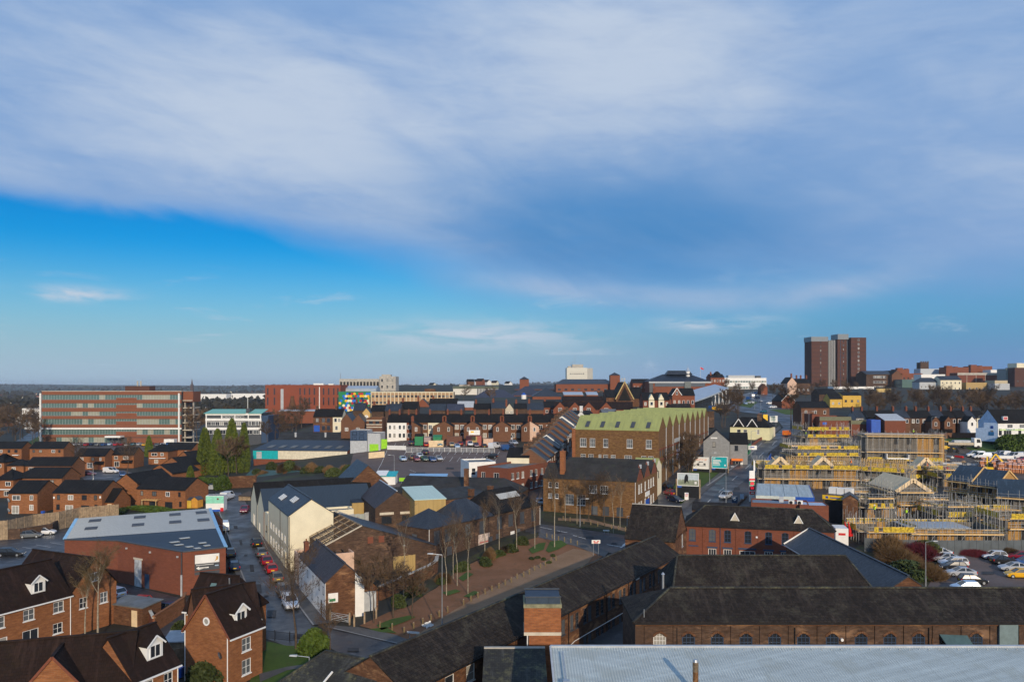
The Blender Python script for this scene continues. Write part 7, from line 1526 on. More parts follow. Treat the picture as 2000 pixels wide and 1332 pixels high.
for nm,x0,x1,yt,y,D in (('left_slab',1585,1617,667,0,18),('recess_block',1617.2,1636,664,3.5,14),('middle_slab',1636.2,1654,663,.5,18),('recess_block',1654.2,1660,664,3.5,14),('right_slab',1660.2,1690,659.5,-2,20)): MB().box(X(x0),y,-8,X(x1),y+D,Z(yt)).build(nm,DGREY if 'recess' in nm else BR_PURP,tw)
MB().box(X(1584),-.6,Z(667),X(1617.2),18.4,Z(657.8)).build('zinc_cap',plain('zinc_cladding',(.16,.19,.22),.4),tw);MB().box(X(1636),-.4,Z(663),X(1657),16,Z(652.6)).build('zinc_cap',MATS['zinc_cladding'],tw)
for px in (1618.5,1622,1625.6,1629.2,1632.8,1642,1655.5,1658): MB().box(X(px)-.13,(2.9 if px not in (1642,) else .1),-4,X(px)+.13,(3.5 if px not in (1642,) else .49),Z(664)).build('white_fin',WHITE if px!=1642 else DARKBLUE,tw)
for i in range(12):
 z=Z(662)-2.2-i*3.85;link('window',lite_mesh('white1',1.3,1.9,i%3),tw,(X(1675)-.6,-2,z));link('window',lite_mesh('dark',1.1,1.9,i%3),tw,(X(1603)-.6,0,z-2));link('window',lite_mesh('dark',1.1,1.9,i%3),tw,(X(1648)-.6,.5,z-1))
 for x0,x1,y in ((1585,1617,0),(1660.2,1690,-2),(1636.2,1654,.5)): MB().box(X(x0)-.03,y-.05,z-.9,X(x1)+.03,y-.003,z-.75).build('floor_band',BR_FAR,tw)
H=blk('shop parade with a white fascia and blue signs under the tower','shops',1628,1707,756,772,660,12,WHITE,finish=False);H.on('f','blue_sign',H.L*.22,H.h-3.2,13,1.6,BLUEP,.15);H.on('f','pink_sign',H.L*.52,H.h-3.0,4,1.4,plain('pink_sign',(.6,.12,.2),.5),.15);H.on('f','blue_sign',H.L*.68,H.h-4.4,4,3.2,DARKBLUE,.15);H.on('f','blue_sign',H.L*.88,H.h-3.2,5.5,1.6,BLUEP,.15);H.on('f','blue_signs',H.L*.3,H.h-6.5,20,2.8,DARKBLUE,.1);H.done()
blk('low brick shops with a white parapet left of the blue-signed parade','shops',1566,1628,762,776,640,12,BR_FAR,1,6,'shop',ww=2.4,wh=2)
H=blk('dark brick mill with a grid of white windows right of the tower','building',1692,1744,731,772,720,22,BR_DARK,4,9,'sash','gx',SL_BLUE,3.2,ww=1.3,wh=2.0,mx=7,finish=False);H.done()
blk('brown brick gable end right of the grid-windowed mill','building',1742,1762,732,772,715,24,BR_TERR,roof='gy',rise=4)
H=blk('square battlemented church tower on the skyline','tower',1798,1814,708,760,900,9,BR_DARK,para=.1,finish=False)
for i in range(4): H.part('battlement',BR_DARK,lambda b: b.box(i*2.6,0,H.h+.1,i*2.6+1.4,.6,H.h+1.5))
H.done()
for lab,pl,pr,yt,yb,d,wm_,rows,cols,st in (('red brick block with a rooftop rail behind the grid-windowed mill',1752,1776,722,760,860,BR_FAR,0,0,'dark'),('red arched-brick building left of the church tower',1762,1802,730,765,800,BR_FAR,2,5,'dark'),('glass-fronted block below the red arched building',1762,1786,742,768,700,GL_OFF,0,0,'dark'),
 ('pale flat roofed hall below the church tower',1798,1838,721,760,850,plain('pale_blue_cladding',(.45,.5,.55),.5),0,0,'dark'),('wide brown mall block with stacked levels',1848,1892,718,765,830,BR_FAR,1,4,'dark'),('white banded building in front of the brown mall',1799,1846,732,765,760,WHITE,0,0,'dark'),('tall brown mall block with rooftop plant',1896,1938,716,765,840,BR_FAR,1,3,'dark'),
 ('long brown mall wall with a tan roof band',1870,1950,729,765,780,BR_RED,0,0,'dark'),('white boxes at the right of the mall roof',1935,1960,723,765,820,WHITE,0,0,'dark'),('grey clad block near the right edge',1965,1983,721,765,740,plain('grey_green_cladding',(.2,.24,.24),.6),0,0,'dark'),('dark brown block at the right edge',1982,2030,719,770,730,BR_PURP,1,4,'dark'),('cream plant room on the dark block at the right edge',1986,2020,710,730,745,CREAM,0,0,'dark'),
 ('yellow brick low shops on the right',1887,1928,748,770,650,plain('yellow_brickwork',(.42,.29,.12),.8),1,3,'shop'),('pale grey shop unit on the right',1943,1972,750,770,640,LGREY,0,0,'dark'),('tan corner shop right of the yellow brick shops',1943,1968,744,756,660,plain('tan_render',(.5,.42,.28),.8),0,0,'dark')):
 H=blk(lab,'building',pl,pr,yt,yb,d,14,wm_,rows,cols,st,finish=False)
 if 'long brown' in lab: H.part('tan_band',CONC,lambda b: b.box(-.1,-.4,H.h-1.8,H.L+.1,-.003,H.h+.45));[H.part('white_pier',STONE,lambda b: b.box(x,-.3,-4,x+.3,-.004,H.h-1.85)) for x in (9,18,27)]
 if 'rooftop' in lab or 'stacked' in lab: H.part('roof_plant',BR_FAR,lambda b: (b.box(2,3,H.h,8,8,H.h+2.0),b.box(11,3,H.h,14,8,H.h+1.2)))
 H.done()
blk('cream two-storey pub with a dark slate roof on the right','pub',1837,1878,742,765,650,12,CREAM,2,5,'dark','gx',SL_BLUE,3.2,ww=.9,wh=1.4);blk('pale house with a blue slate roof left of the cream pub','house',1796,1836,746,765,655,12,LGREY,1,5,'dark','gx',SL_BLUE,3.5,ww=.9,wh=1.3,hip=4)
blk('yellow painted house with the larger front among bare trees','house',1646,1682,772,795,430,10,plain('mustard_render',(.6,.38,.07),.8),1,3,'dark','gx',SL_BLACK,1.5,ww=1.2,wh=1.3);blk('small yellow painted house left of the larger yellow one','house',1621,1645,779,797,425,9,MATS['mustard_render'],1,2,'white','gx',SL_BLACK,2.8,ww=1.0,wh=1.2);blk('yellow boundary hoarding below the grid-windowed mill','hoarding',1712,1740,760,768,600,.5,plain('ochre_hoarding',(.55,.4,.15),.8))
blk('dark hipped house with a white gutter line left of the yellow houses','house',1600,1636,770,792,450,12,BR_DARK,roof='gx',rise=3)
blk('brown pub-like building with a white fascia and two white windows','building',1565,1620,796,815,330,10,BR_TERR,1,3,'sash','gx',SL_BLACK,2.4,ww=1.0,wh=1.5)
H=blk('flat-roofed orange brick substation with an olive parapet','building',1601,1662,816,850,292,12,BR_RED,finish=False);H.part('olive_band',plain('olive_fascia',(.15,.15,.09),.7),lambda b: b.box(-.1,-.15,H.h-1.0,H.L+.1,-.003,H.h+.42));H.on('f','blue_sign',1.8,H.h-2.5,1.5,.9,BLUEP);H.done()
H=blk('lower right half of the olive-parapet substation','building',1662,1695,823,850,291,10,BR_RED,finish=False);H.part('olive_band',MATS['olive_fascia'],lambda b: b.box(-.1,-.15,H.h-1.0,H.L+.1,-.003,H.h+.42));H.done()
blk('small brick lodge left of the substation','building',1586,1600,811,850,296,8,BR_RED,1,2,'dark',ww=.8,wh=1.5)
# right-hand terrace along the slope
rt=random.Random(4)
defs=[('dark-roofed terraced house with a grey rendered end',1672,1696,GREYR),('brown terraced house with a white porch sign',1690,1720,BR_TERR),('brown terraced house, blank back wall, right of the porch sign',1720,1752,BR_TERR),('brown terraced house with two windows behind the pale garage roof',1752,1778,BR_TERR),('dark terraced house in the shaded gap of the right terrace',1778,1797,BR_DARK),('brown terraced house with a small gabled wing, left of a pair',1797,1822,BR_TERR),
  ('brown terraced house with a small gabled wing, right of a pair',1822,1846,BR_TERR),('brown terraced house next to the white-gabled wing',1846,1870,BR_TERR),('terraced house with a white gabled rear wing',1866,1892,WHITE),('brown terraced house between two white ones',1890,1908,BR_TERR),('cream terraced house beside the pale blue shop gable',1906,1926,CREAM)]
for i,(lab,pl,pr,m) in enumerate(defs):
 H=House('terraced_house',lab,'house',ad(pl,297),ad(pr,297),8,5.4,'gx',2.6,BR_TERR if m in (WHITE,) else m,SL_BLACK if i%3 else SL_BLUE,.2,0,z0=zpy(843,297),top=zpy(816,297),lite=True,group='terraced houses on the right')
 H.w('f',[H.L*.3,H.L*.75],H.h-2.0,1.0,1.5,'sash');H.chim(.3,4,.6,1,H.h+1.5,H.h+4,2,BR_RED)
 if i in (1,5,6,8):
  b0=H.L*.35;H.part('rear_wing',m if m is WHITE else BR_TERR,lambda b: b.add([(b0,-5,-2),(H.L,-5,-2),(H.L,-5,H.h-1.2),((b0+H.L)/2,-5,H.h+.6),(b0,-5,H.h-1.2),(b0,0,-2),(H.L,0,-2),(H.L,0,H.h-1.2),(b0,0,H.h-1.2)],[(0,1,2,3,4),(1,6,7,2),(5,0,4,8)]));mid=(b0+H.L)/2
  H.part('wing_roof',SL_BLACK,lambda b: (b.slab([(b0-.15,-5.1,H.h-1.3),(mid,-5.1,H.h+.72),(mid,.2,H.h+.72),(b0-.15,.2,H.h-1.3)],-.1),b.slab([(mid,-5.1,H.h+.72),(H.L+.15,-5.1,H.h-1.3),(H.L+.15,.2,H.h-1.3),(mid,.2,H.h+.72)],-.1)));link('window',lite_mesh('sash',.9,1.4,0),H.root,(mid-.45,-5,H.h-2.8))
 H.done()
H=House('garage','brick garage with a pale sheet roof below the right terrace','garage',ad(1728,284),ad(1769,284),7,4,'mono',1.9,BR_RED,LGREY,.3,.2,z0=zpy(838,284),top=zpy(821,284));H.done()
H=blk('blue shed doors left of the pale-roofed garage','outbuilding',1702,1720,822,838,285,4,BLUEP)
wall_run('yard_wall','long brick yard wall below the right terrace','wall',[ad(1695,282),ad(1800,280),ad(1900,282),ad(1922,283)],2.0,.3,BR_TERR)
H=House('corner_shop','white end-of-terrace shop with a pale blue gable and dark roof','shop',ad(1949,262),ad(2030,262),11,6,'gx',4.2,WHITE,SL_BLACK,.2,.1,z0=zpy(851,262),top=zpy(826,262));pb=plain('pale_blue_render',(.46,.58,.76),.7)
H.w('f',[4.0,8.0],H.h-1.6,1.8,1.1,'white3');H.w('f',3.2,.1,2.6,2.2,'shop');H.w('f',[.8,7.2],.1,1.0,2.2,'darkdoor');H.on('f','lime_fascia',7,H.h-2.5,13,.5,plain('pale_lime_sign',(.55,.7,.35),.6),.1);H.text('f','TERRY IT',4.0,H.h-2.45,.75,BLUEP,.14);H.part('roof_window',UPVC,lambda b: b.box(2.2,.7,H.h+.9,3.7,1.6,H.h+2.1));H.part('red_blind',plain('dusty_red_blind',(.5,.12,.13),.7),lambda b: b.box(2.35,.66,H.h+1.05,3.55,.69,H.h+1.95))
H.part('blue_gable',pb,lambda b: b.add([(-.06,0,-2),(-.06,11,-2),(-.06,11,H.h),(-.06,5.5,H.h+4.3),(-.06,0,H.h)],[(4,3,2,1,0)]));H.part('side_wall',pb,lambda b: b.add([(-.1,.1,-2),(-3.8,6,-2),(-3.8,6,2.2),(-2.4,3.8,2.6),(-2.4,3.8,H.h),(-.1,.1,H.h)],[(0,5,4,3,2,1)]))
for a,z,w_,h_,m in ((.3,H.h-1.9,.8,.9,BLUEP),(.25,H.h-4.2,1.6,1.2,plain('sky_sign',(.06,.3,.6),.5)),(.3,H.h-3.0,.8,.5,CONC)):
 H.part('gable_sign',m,lambda b: b.add([(-.1-2.3*a-.05,.1+3.7*a-.1,z),(-.1-2.3*(a+w_/4)-.05,.1+3.7*(a+w_/4)-.1,z),(-.1-2.3*(a+w_/4)-.05,.1+3.7*(a+w_/4)-.1,z+h_),(-.1-2.3*a-.05,.1+3.7*a-.1,z+h_)],[(0,1,2,3),(3,2,1,0)]))
H.done()
# roofs between the terrace and the church: one house each
mid=[('red brick house with a broad front gable behind the terrace',812,838,792,808,430,'gy',BR_FAR,SL_BLUE,3.6),('red brick house with three white windows behind the terrace',838,893,791,808,432,'gx',BR_FAR,SL_BLACK,3.4),('brick chapel with a white sheet roof behind the terrace',893,925,795,808,405,'gx',BR_FAR,LGREY,2.8),
  ('dark slate house roof between the chapel and the stone gable',925,958,799,812,350,'gx',BR_DARK,SL_BLACK,2.4),('dark slate house roof left of the stone gabled house',960,986,797,812,345,'gx',BR_DARK,SL_BLUE,2.4),('stone-trimmed gabled house with a white bay',987,1003,799,812,352,'gy',STONE,SL_BLACK,2.4),('dark roofed house right of the stone gable',1004,1040,798,812,356,'gx',BR_DARK,SL_BLACK,2.2),('blue slate house roof near the brick school gables',1030,1062,800,815,330,'gx',BR_TERR,SL_BLUE,2.6),
  ('house with white upper windows near the brick school gables',1062,1086,795,812,358,'gx',BR_RED,SL_BLACK,2.6),('low dark roof behind the clock gable',690,712,801,815,345,'gx',BR_DARK,SL_BLUE,3),('low dark roof right of the clock gable',724,752,803,815,330,'gx',BR_DARK,SL_BLACK,2.4),('dark roof with a rooflight right of the clock gable',752,782,802,815,325,'gx',BR_DARK,SL_BLUE,2.6),('dark roof behind the white terraced houses',780,815,799,815,335,'gx',BR_DARK,SL_BLACK,3),('blue slate roof behind the second paired gable',838,870,801,815,322,'gx',BR_DARK,SL_BLUE,2.3),('blue slate roof behind the third paired gable',872,905,801,815,322,'gx',BR_DARK,SL_INDIGO,2.3),
  ('brown roofed shed below the silver mall roofs',1100,1178,783,800,400,'gx',BR_DARK,SL_BROWN,2.2),('ruined timber roof in front of the red gabled house',1308,1352,801,812,320,'gx',BR_DARK,SL_WORKS,2.4),('flat dark roof right of the ruined timber roof',1350,1395,803,815,318,'gx',BR_DARK,TAR,.8),('long white canopy roof below the red slot-windowed block',545,668,803,812,430,'gx',BR_FAR,LGREY,.7),('grey sheet roof rising behind the green mill',1176,1205,806,825,312,'gx',DGREY,FELT,1.2),('brick plant room rising behind the green mill',1203,1226,804,825,311,'flat',BR_FAR,FELT,0)]
for lab,pl,pr,yt,yb,d,rf,m,rm,rs in mid:
 H=blk(lab,'house' if 'house' in lab else 'building',pl,pr,yt,yb,d,9,m,1 if ('windows' in lab or 'bay' in lab) else 0,3 if 'three' in lab else 2,'white',rf,rm,rs,ww=1.3,wh=1.3,finish=False)
 if rf!='flat' and 'house' in lab or 'dark' in lab: H.chim(H.L*.12,4.5,.8,.9,H.h+1,H.h+rs+1.6,2,BR_RED)
 H.done()
# ================================================================== the building site
def newhouse(label,pl,pr,pb,D,h,name='unfinished_house',pb2=None,walls=None,roof='none',rise=2.6,openings=True,d=None):
 A_=gp(pl,pb) if d is None else ad(pl,d);B_=gp(pr,pb2 or pb) if d is None else ad(pr,d)
 H=House(name,label,'house',A_,B_,D,h,roof,rise,walls or BLOCK,SL_BLUE,.2,.1,deep=.25,group='unfinished houses on the site');return H
def trusses(H,n,rise,y0=.2,x0=0,x1=None,name='roof_truss',along='x'):
 x1=H.L if x1 is None else x1;h=H.h
 for i in range(n):
  x=x0+(x1-x0)*i/max(1,n-1);b=MB();p,q,a=(x,0,h+.1),(x,H.D,h+.1),(x,H.D/2,h+rise)
  b.beam(p,a,.05,.12);b.beam(a,q,.05,.12);b.beam(p,q,.05,.12);b.beam((x,H.D/2,h+.16),a,.05,.1);b.beam((x,H.D*.25,h+.16),(x,H.D/2-.3,h+rise*.8),.045,.09);b.beam((x,H.D*.75,h+.16),(x,H.D/2+.3,h+rise*.8),.045,.09);b.build(name,NEWWOOD,H.root)
def plygable(H,x,w,rise,y=-.1,d=5):
 h=H.h;m=MB();m.slab([(x-w/2-.2,y-.3,h),(x,y-.3,h+rise),(x,y+d,h+rise),(x-w/2-.2,y+d,h)],-.1);m.slab([(x,y-.3,h+rise),(x+w/2+.2,y-.3,h),(x+w/2+.2,y+d,h),(x,y+d,h+rise)],-.1);m.build('plywood_roof',PLY,H.root)
 MB().add([(x-w/2,y,h),(x+w/2,y,h),(x,y,h+rise-.15)],[(0,1,2)]).build('block_gable',BLOCK,H.root);e=MB();e.beam((x-w/2-.25,y-.32,h-.1),(x,y-.32,h+rise-.1),.06,.8);e.beam((x,y-.32,h+rise-.1),(x+w/2+.25,y-.32,h-.1),.06,.8);e.build('plywood_verge',PLY,H.root)
def bits(H,spans,z0,z1):
 for a,c in spans: H.part('brick_facing',BR_TAN,lambda b: b.box(a,-.12,z0,c,-.003,z1))
H=newhouse('row of unfinished houses with buff brick ground floor nearest the petrol station',1492,1672,952,9,5.2,pb2=956)
for u in (2.2,5.0,13.3,15.7,20.0,22.0): H.w('f',u,3.9,.9,1.0,'open')
for u in (5.0,15.0,20.0): H.w('f',u,.7,1.8,1.7,'open')
H.w('f',9.8,0,1.0,2.2,'open');sp_=[(0,4.0),(6.0,8.4),(11.6,14.0),(16.0,19.0),(21.0,H.L)];bits(H,sp_,-.5,2.6);bits(H,[(6.2,10.6),(16.8,H.L)],2.6,5.1);trusses(H,10,2.6,x0=6.5,x1=11.5);trusses(H,9,2.6,x0=17.5,x1=H.L-.3);plygable(H,3.9,4.8,2.6);plygable(H,14.2,5.2,2.7);
H.part('loose_truss',NEWWOOD,lambda b: (b.beam((2.0,-.3,7.6),(5.0,-.2,5.3),.25,.12),b.beam((2.0,1.0,7.8),(5.0,1.1,5.4),.25,.12)));H.done();S1=H
scaffold('scaffold wrapping the long unfinished row behind the petrol station',H.A,H.world(H.L,0)[:2],H.D,5.2,'flrb',(2.4,5.0),1.5,net=(('l',5.0),('b',5.0),('f',5.0)),z0=H.z0,extra=2.2)
H=newhouse('unfinished grey block house row right of the buff row',1676,1768,953,9,5.0,pb2=962);H.w('f',[2,4.5,7.5,10],.2,1.6,2.2,'open');H.w('f',[2,6,10],3.5,1.0,1.0,'open');trusses(H,9,2.6,x0=.3,x1=5);trusses(H,7,2.6,x0=7.5,x1=H.L-.3);H.done()
scaffold('scaffold on the grey block row right of the buff row',H.A,H.world(H.L,0)[:2],H.D,5.0,'frb',(2.4,4.9),1.5,net=(('f',4.9),('b',4.9)),z0=H.z0,extra=2.2)
H=newhouse('unfinished plots at first-floor level behind the buff row',1555,1672,905,10,3.2,pb2=906,d=234);H.w('f',[3,8,13],.3,1.6,1.8,'open');bits(H,[(0,2),(4,7),(9,12)],-.5,3.0);H.part('floor_deck',WOOD,lambda b: b.box(.1,.1,3.2,H.L-.1,9.9,3.35));H.done()
scaffold('scaffold with yellow netting round the plots behind the buff row',H.A,H.world(H.L,0)[:2],H.D,5.0,'flrb',(2.6,4.6),1.8,net=(('f',2.6),('f',4.6),('l',4.6),('r',4.6)),z0=H.z0,extra=2.4)
H=newhouse('unfinished plots with yellow netting beside the main road',1575,1655,880,9,3.4,pb2=880,d=262);bits(H,[(1,4),(7,10)],-.5,3.2);H.w('f',[5.5,11],.4,1.4,1.8,'open');H.part('floor_deck',WOOD,lambda b: b.box(.1,.1,3.4,H.L-.1,8.9,3.55));H.done()
scaffold('scaffold with yellow netting nearest the main road bend',H.A,H.world(H.L,0)[:2],H.D,6,'flr',(3.2,5.6),1.9,net=(('f',5.6),('l',5.6),('f',3.2)),z0=H.z0,extra=2.0)
H=House('unfinished_flats','three-storey flat-roofed unfinished block with a silver membrane roof','flats',ad(1692,240),ad(1838,236),11,9,'flat',0,BLOCK,plain('silver_membrane',(.42,.46,.5),.3,.3),para=.25,top=zpy(851,238),z0=zpy(915,238),deep=.25);H.w('f',[8.5,12.0,19.4],H.h-2.6,1.3,1.7,'open');H.w('f',[8.5,12.0,15.5,19.4],H.h-5.6,1.3,1.7,'open');bits(H,[(14.2,18.6),(20.2,21.6)],0,H.h-.4);H.part('roof_edge',NEWWOOD,lambda b: b.box(-.6,-.8,H.h+.26,H.L+.6,-.3,H.h+.46));H.part('white_formwork',WHITE,lambda b: (b.box(5,-3,3,5.2,-.3,4.6),b.box(5,-3.1,3,11,-2.9,3.4),b.box(11,-3,3,11.2,-.3,4.4)));H.done();FL=H
scaffold('tall scaffold round the three-storey unfinished block',H.A,H.world(H.L,0)[:2],H.D,H.h,'flr',(2.4,4.8,H.h-.3),1.8,net=(('f',2.4),),z0=H.z0,extra=1.6)
H=newhouse('unfinished plot with yellow netting below the three-storey block',1694,1836,915,7,3.0,pb2=915,d=208);bits(H,[(0,7.5),(9.5,14.5)],-1,2.8);H.w('f',[8.5,15.5],.2,1.5,2,'open');trusses(H,9,2.4,x0=.5,x1=6);trusses(H,6,2.4,x0=7,x1=11);plygable(H,15.2,5.6,3.0,d=4);H.done()
scaffold('scaffold with yellow netting below the three-storey block',H.A,H.world(H.L,0)[:2],H.D,3.4,'flr',(.8,3.0),1.8,net=(('f',3.0),('f',.8)),z0=H.z0,extra=2.0)
H=newhouse('unfinished detached house with a pale plywood gable roof',1752,1812,1008,13,5.3,pb2=1008);bits(H,[(0,H.L)],-.5,3.1);H.w('f',5.3,.4,1.0,2.0,'open');plygable(H,H.L/2,H.L+.3,2.5,d=13);H.done()
scaffold('scaffold round the detached plywood-gabled house',H.A,H.world(H.L,0)[:2],H.D,5.3,'flrb',(2.5,5.1),1.4,net=(('r',5.1),('b',5.1)),z0=H.z0,extra=2.4,wide=1.3,gap=.6)
H=newhouse('unfinished buff brick shell with yellow netting beside the hoarding, left',1692,1778,1062,7,2.4,pb2=1062);bits(H,[(0,2.6),(5,8.3)],-.5,2.4);H.w('f',[3.6,6.2],0,1.3,1.9,'open');H.part('brick_corner',BR_TAN,lambda b: b.box(2.0,.1,2.4,3.5,.4,4.0));H.done()
scaffold('scaffold with yellow netting by the hoarding, left',H.A,H.world(H.L,0)[:2],H.D,3,'flrb',(2.3,),1.2,net=(2.3,),z0=H.z0,extra=2.4)
H=newhouse('unfinished house with a silver-decked first floor beside the hoarding',1776,1950,1062,8,2.8,pb2=1064);bits(H,[(.2,3.2),(5,8),(10,13)],-.5,2.8);H.w('f',[4.2,9.2,14],.3,1.3,1.7,'open');H.part('membrane_deck',MATS['silver_membrane'],lambda b: b.box(.2,.6,2.8,H.L*.72,7.6,2.95));H.part('timber_joist',NEWWOOD,lambda b: b.box(0,-.1,2.55,H.L,-.003,2.8));H.done()
scaffold('scaffold with yellow netting by the hoarding, right',H.A,H.world(H.L,0)[:2],H.D,3,'flrb',(2.0,),1.3,net=(('r',2.0),('b',2.0)),z0=H.z0,extra=3.2)
# blue-roofed nearly finished houses on the right
for lab,pl,pr,pb,h in (('nearly finished house with a blue slate roof, left of three',1852,1898,975,5.0),('nearly finished house with a blue slate roof, middle of three',1900,1948,985,5.0),('nearly finished house with a blue slate roof, right of three at the edge',1948,2035,1012,5.0)):
 A_=gp(pl,pb);B_=gp(pr,pb+9);H=House('unfinished_house',lab,'house',A_,B_,9,h,'gx',3.0,BLOCK if 'right' in lab else BR_TAN,SL_NEW if 'SL_NEW' in globals() else slate('new_blue_tile',(.05,.085,.13),(.04,.068,.105),None,bw=.5,rh=.35,bump=.7),.3,.1,group='unfinished houses on the site',gutter=BLACK);globals()['SL_NEW']=MATS['new_blue_tile']
 H.w('f',[H.L*.3,H.L*.7],3.2,1.0,1.2,'open');H.w('f',H.L*.5,0,1,2.1,'open');H.part('timber_verge',NEWWOOD,lambda b: (b.beam((H.L+.15,-.3,h),(H.L+.15,4.5,h+3.2),.15,.3),b.beam((H.L+.15,4.5,h+3.2),(H.L+.15,9.3,h),.15,.3)));H.done()
 scaffold('scaffold in front of '+lab.replace('nearly finished house with a blue slate roof,','the blue-roofed house,'),A_,B_,9,h,'f',(2.3,4.6),2.0,z0=H.z0,extra=1.6)
for lab,pl,pr,pb,h_,nt in (('beside the detached plywood-gabled house',1846,1900,1030,3.0,(2.3,)),('behind the silver-decked house, middle',1905,1962,1036,2.8,()),('at the right edge above the hoarding',1966,2035,1056,3.6,(4.2,)),('left of the detached plywood-gabled house',1692,1738,1012,3.0,(2.3,)),('between the lorry and the three-storey block',1842,1880,950,3.4,(2.3,))):
 H=newhouse('low unfinished block walls '+lab,pl,pr,pb,8,h_);H.w('f',H.L/2,.1,1.4,h_-.5,'open');bits(H,[(.2,H.L*.5-.75),(H.L*.5+.75,H.L-.1)],-.5,h_-.1);H.done();scaffold('scaffold '+lab,H.A,H.world(H.L,0)[:2],8,3.0,'flrb',(2.3,4.2) if nt else (2.2,),1.3,net=nt,z0=H.z0,extra=3.0,boards=bool(nt))
hb=[gp(1688,1078),gp(1760,1082),gp(1850,1083),gp(1950,1083),gp(2040,1082)];r=empty('site_hoarding',(hb[0][0],hb[0][1],ground(*hb[0])),0,'dark grey painted hoarding along the front of the building site','hoarding')
hm_=plain('hoarding_grey',(.085,.10,.11),.6,0,.2,.6)
for p,e in zip(hb,hb[1:]):
 n=max(1,int(math.hypot(e[0]-p[0],e[1]-p[1])/1.25))
 for i in range(n):
  a,c=[(p[0]+(e[0]-p[0])*t-hb[0][0],p[1]+(e[1]-p[1])*t-hb[0][1]) for t in ((i+.015)/n,(i+.985)/n)];m=MB();za=ground(a[0]+hb[0][0],a[1]+hb[0][1])-r.location.z
  m.add([(a[0],a[1],za-.3),(c[0],c[1],za-.3),(c[0],c[1],za+2.5),(a[0],a[1],za+2.5),(a[0],a[1]+.06,za-.3),(c[0],c[1]+.06,za-.3),(c[0],c[1]+.06,za+2.5),(a[0],a[1]+.06,za+2.5)],[(0,1,2,3),(3,2,6,7),(1,5,6,2),(4,0,3,7),(5,4,7,6)]);m.build('board',hm_,r)
wall_run('blue_hoarding','blue site hoarding at the corner by the main road','hoarding',[gp(1480,940),gp(1492,925),gp(1506,905)],3.0,.1,BLUEP)
# ================================================================== vehicles
def row(group,lite,*items):
 for lab,t,col,px,py,hd in items: car(lab,t,col,gp(px,py),hd,group,lite)
row('cars parked along the left street',False,
 ('black hatchback furthest up the right side of the left street','hatch','black',500,1066,115),('dark grey car second in the line on the right of the left street','hatch','grey',510,1085,115),('dull crimson hatchback in front of the bright red one','hatch','crimson',519,1101,115),('bright red small hatchback with yellow rear plate','hatch','red',529,1117,115),
 ('dark bronze hatchback behind the bright red one','hatch','bronze',540,1134,115),('grey estate facing the camera behind the white car','estate','grey',555,1162,-65),('white car facing the camera at the near end of the line','suv','white',567,1186,-65),
 ('navy car parked at the warehouse corner on the left of the street','estate','navy',457,1112,112),('dark car parked beside the warehouse sign wall','hatch','grey',450,1086,112),('white van beside the pale warehouse roof edge','van','white',437,1036,112),('crimson car beside the timber store at the top of the street','saloon','crimson',478,1000,-80),('white pickup-like van under trees at the top of the street','van','white',445,975,85))
row('cars in the left car park',False,('dark grey hatchback beside the white one in the left car park','hatch','grey',60,1050,15),('white hatchback in the left car park','hatch','white',88,1044,15),('black estate car at the left edge of the picture','estate','black',22,1086,5))
row('cars behind the brick houses',False,('red hatchback behind the flat garage','hatch','red',268,1184,170),('dark blue car beside the curved garden wall','saloon','navy',325,1196,160),('white car glimpsed behind the birch twigs','hatch','white',222,1166,150))
row('vehicles in the brick estate',False,('white panel van parked in the brick estate','van','white',217,924,-8),('blue car next to the white panel van','hatch','blue',239,930,-60),('purple-grey car left of the white panel van','estate','purple',174,928,5))
oc=['blue','white','silver','red','navy','grey','blue','pale','red','crimson','white','teal','silver','yellow','red','grey','white','blue'];ow=['below the left ground-floor windows','below the entrance canopy','right of the entrance canopy']
for i,c in enumerate(oc): car(f'{c} car in the row {ow[min(2, i // 7)]} of the office',('hatch','saloon','suv')[i%3],c,ad(135+i*11.5,392+(i*7)%5),80+(i*37)%20,'cars parked in front of the office',True)
row('cars in the central car park',False,
 ('pale blue car at the left end of the front car park row','hatch','pale',787,900,-70),('bronze car second in the front car park row','hatch','bronze',804,897,110),('crimson car in the front car park row','saloon','crimson',813,900,-70),('white car tucked behind the crimson one in the car park','hatch','white',820,894,-70),('dark teal estate in the front car park row','estate','green',829,900,-70),('blue car in the front car park row','saloon','blue',844,901,-70),('silver car at the right end of the front car park row','saloon','silver',857,899,-70),('navy car alone behind the front car park row','hatch','navy',830,887,110),
 ('navy hatchback at the left end of the back car park row','hatch','navy',803,869,100),('red hatchback in the back car park row','hatch','red',832,872,100),('dark teal car in the back car park row','suv','teal',859,871,-80),('beige car in the back car park row','hatch','beige',882,872,100),('pale blue saloon in the back car park row','saloon','pale',893,875,-80),('crimson hatchback beside the pale blue saloon','hatch','crimson',898,870,100),('white car in the back car park row','suv','white',918,871,-80),('purple car right of the white one in the back row','hatch','purple',930,873,-80),('black car at the right end of the back row','hatch','black',945,875,100),
 ('black car alone at the right side of the car park','hatch','black',960,895,170))
row('cars beyond the car park',True,('white van at the right end of the mesh fence','van','white',966,876,60),('red car under the brown terrace wings','hatch','red',977,859,10),('white car under the narrow gabled terrace wing','hatch','white',997,859,-90),('silver car by the yard of the stepped terrace','hatch','silver',1003,868,-60),('blue van by the yard of the stepped terrace','van','blue',994,880,20),('red and white car by the white terraced houses','hatch','red',778,850,-85),('pale blue car in front of the white terraced houses','hatch','pale',781,856,-85))
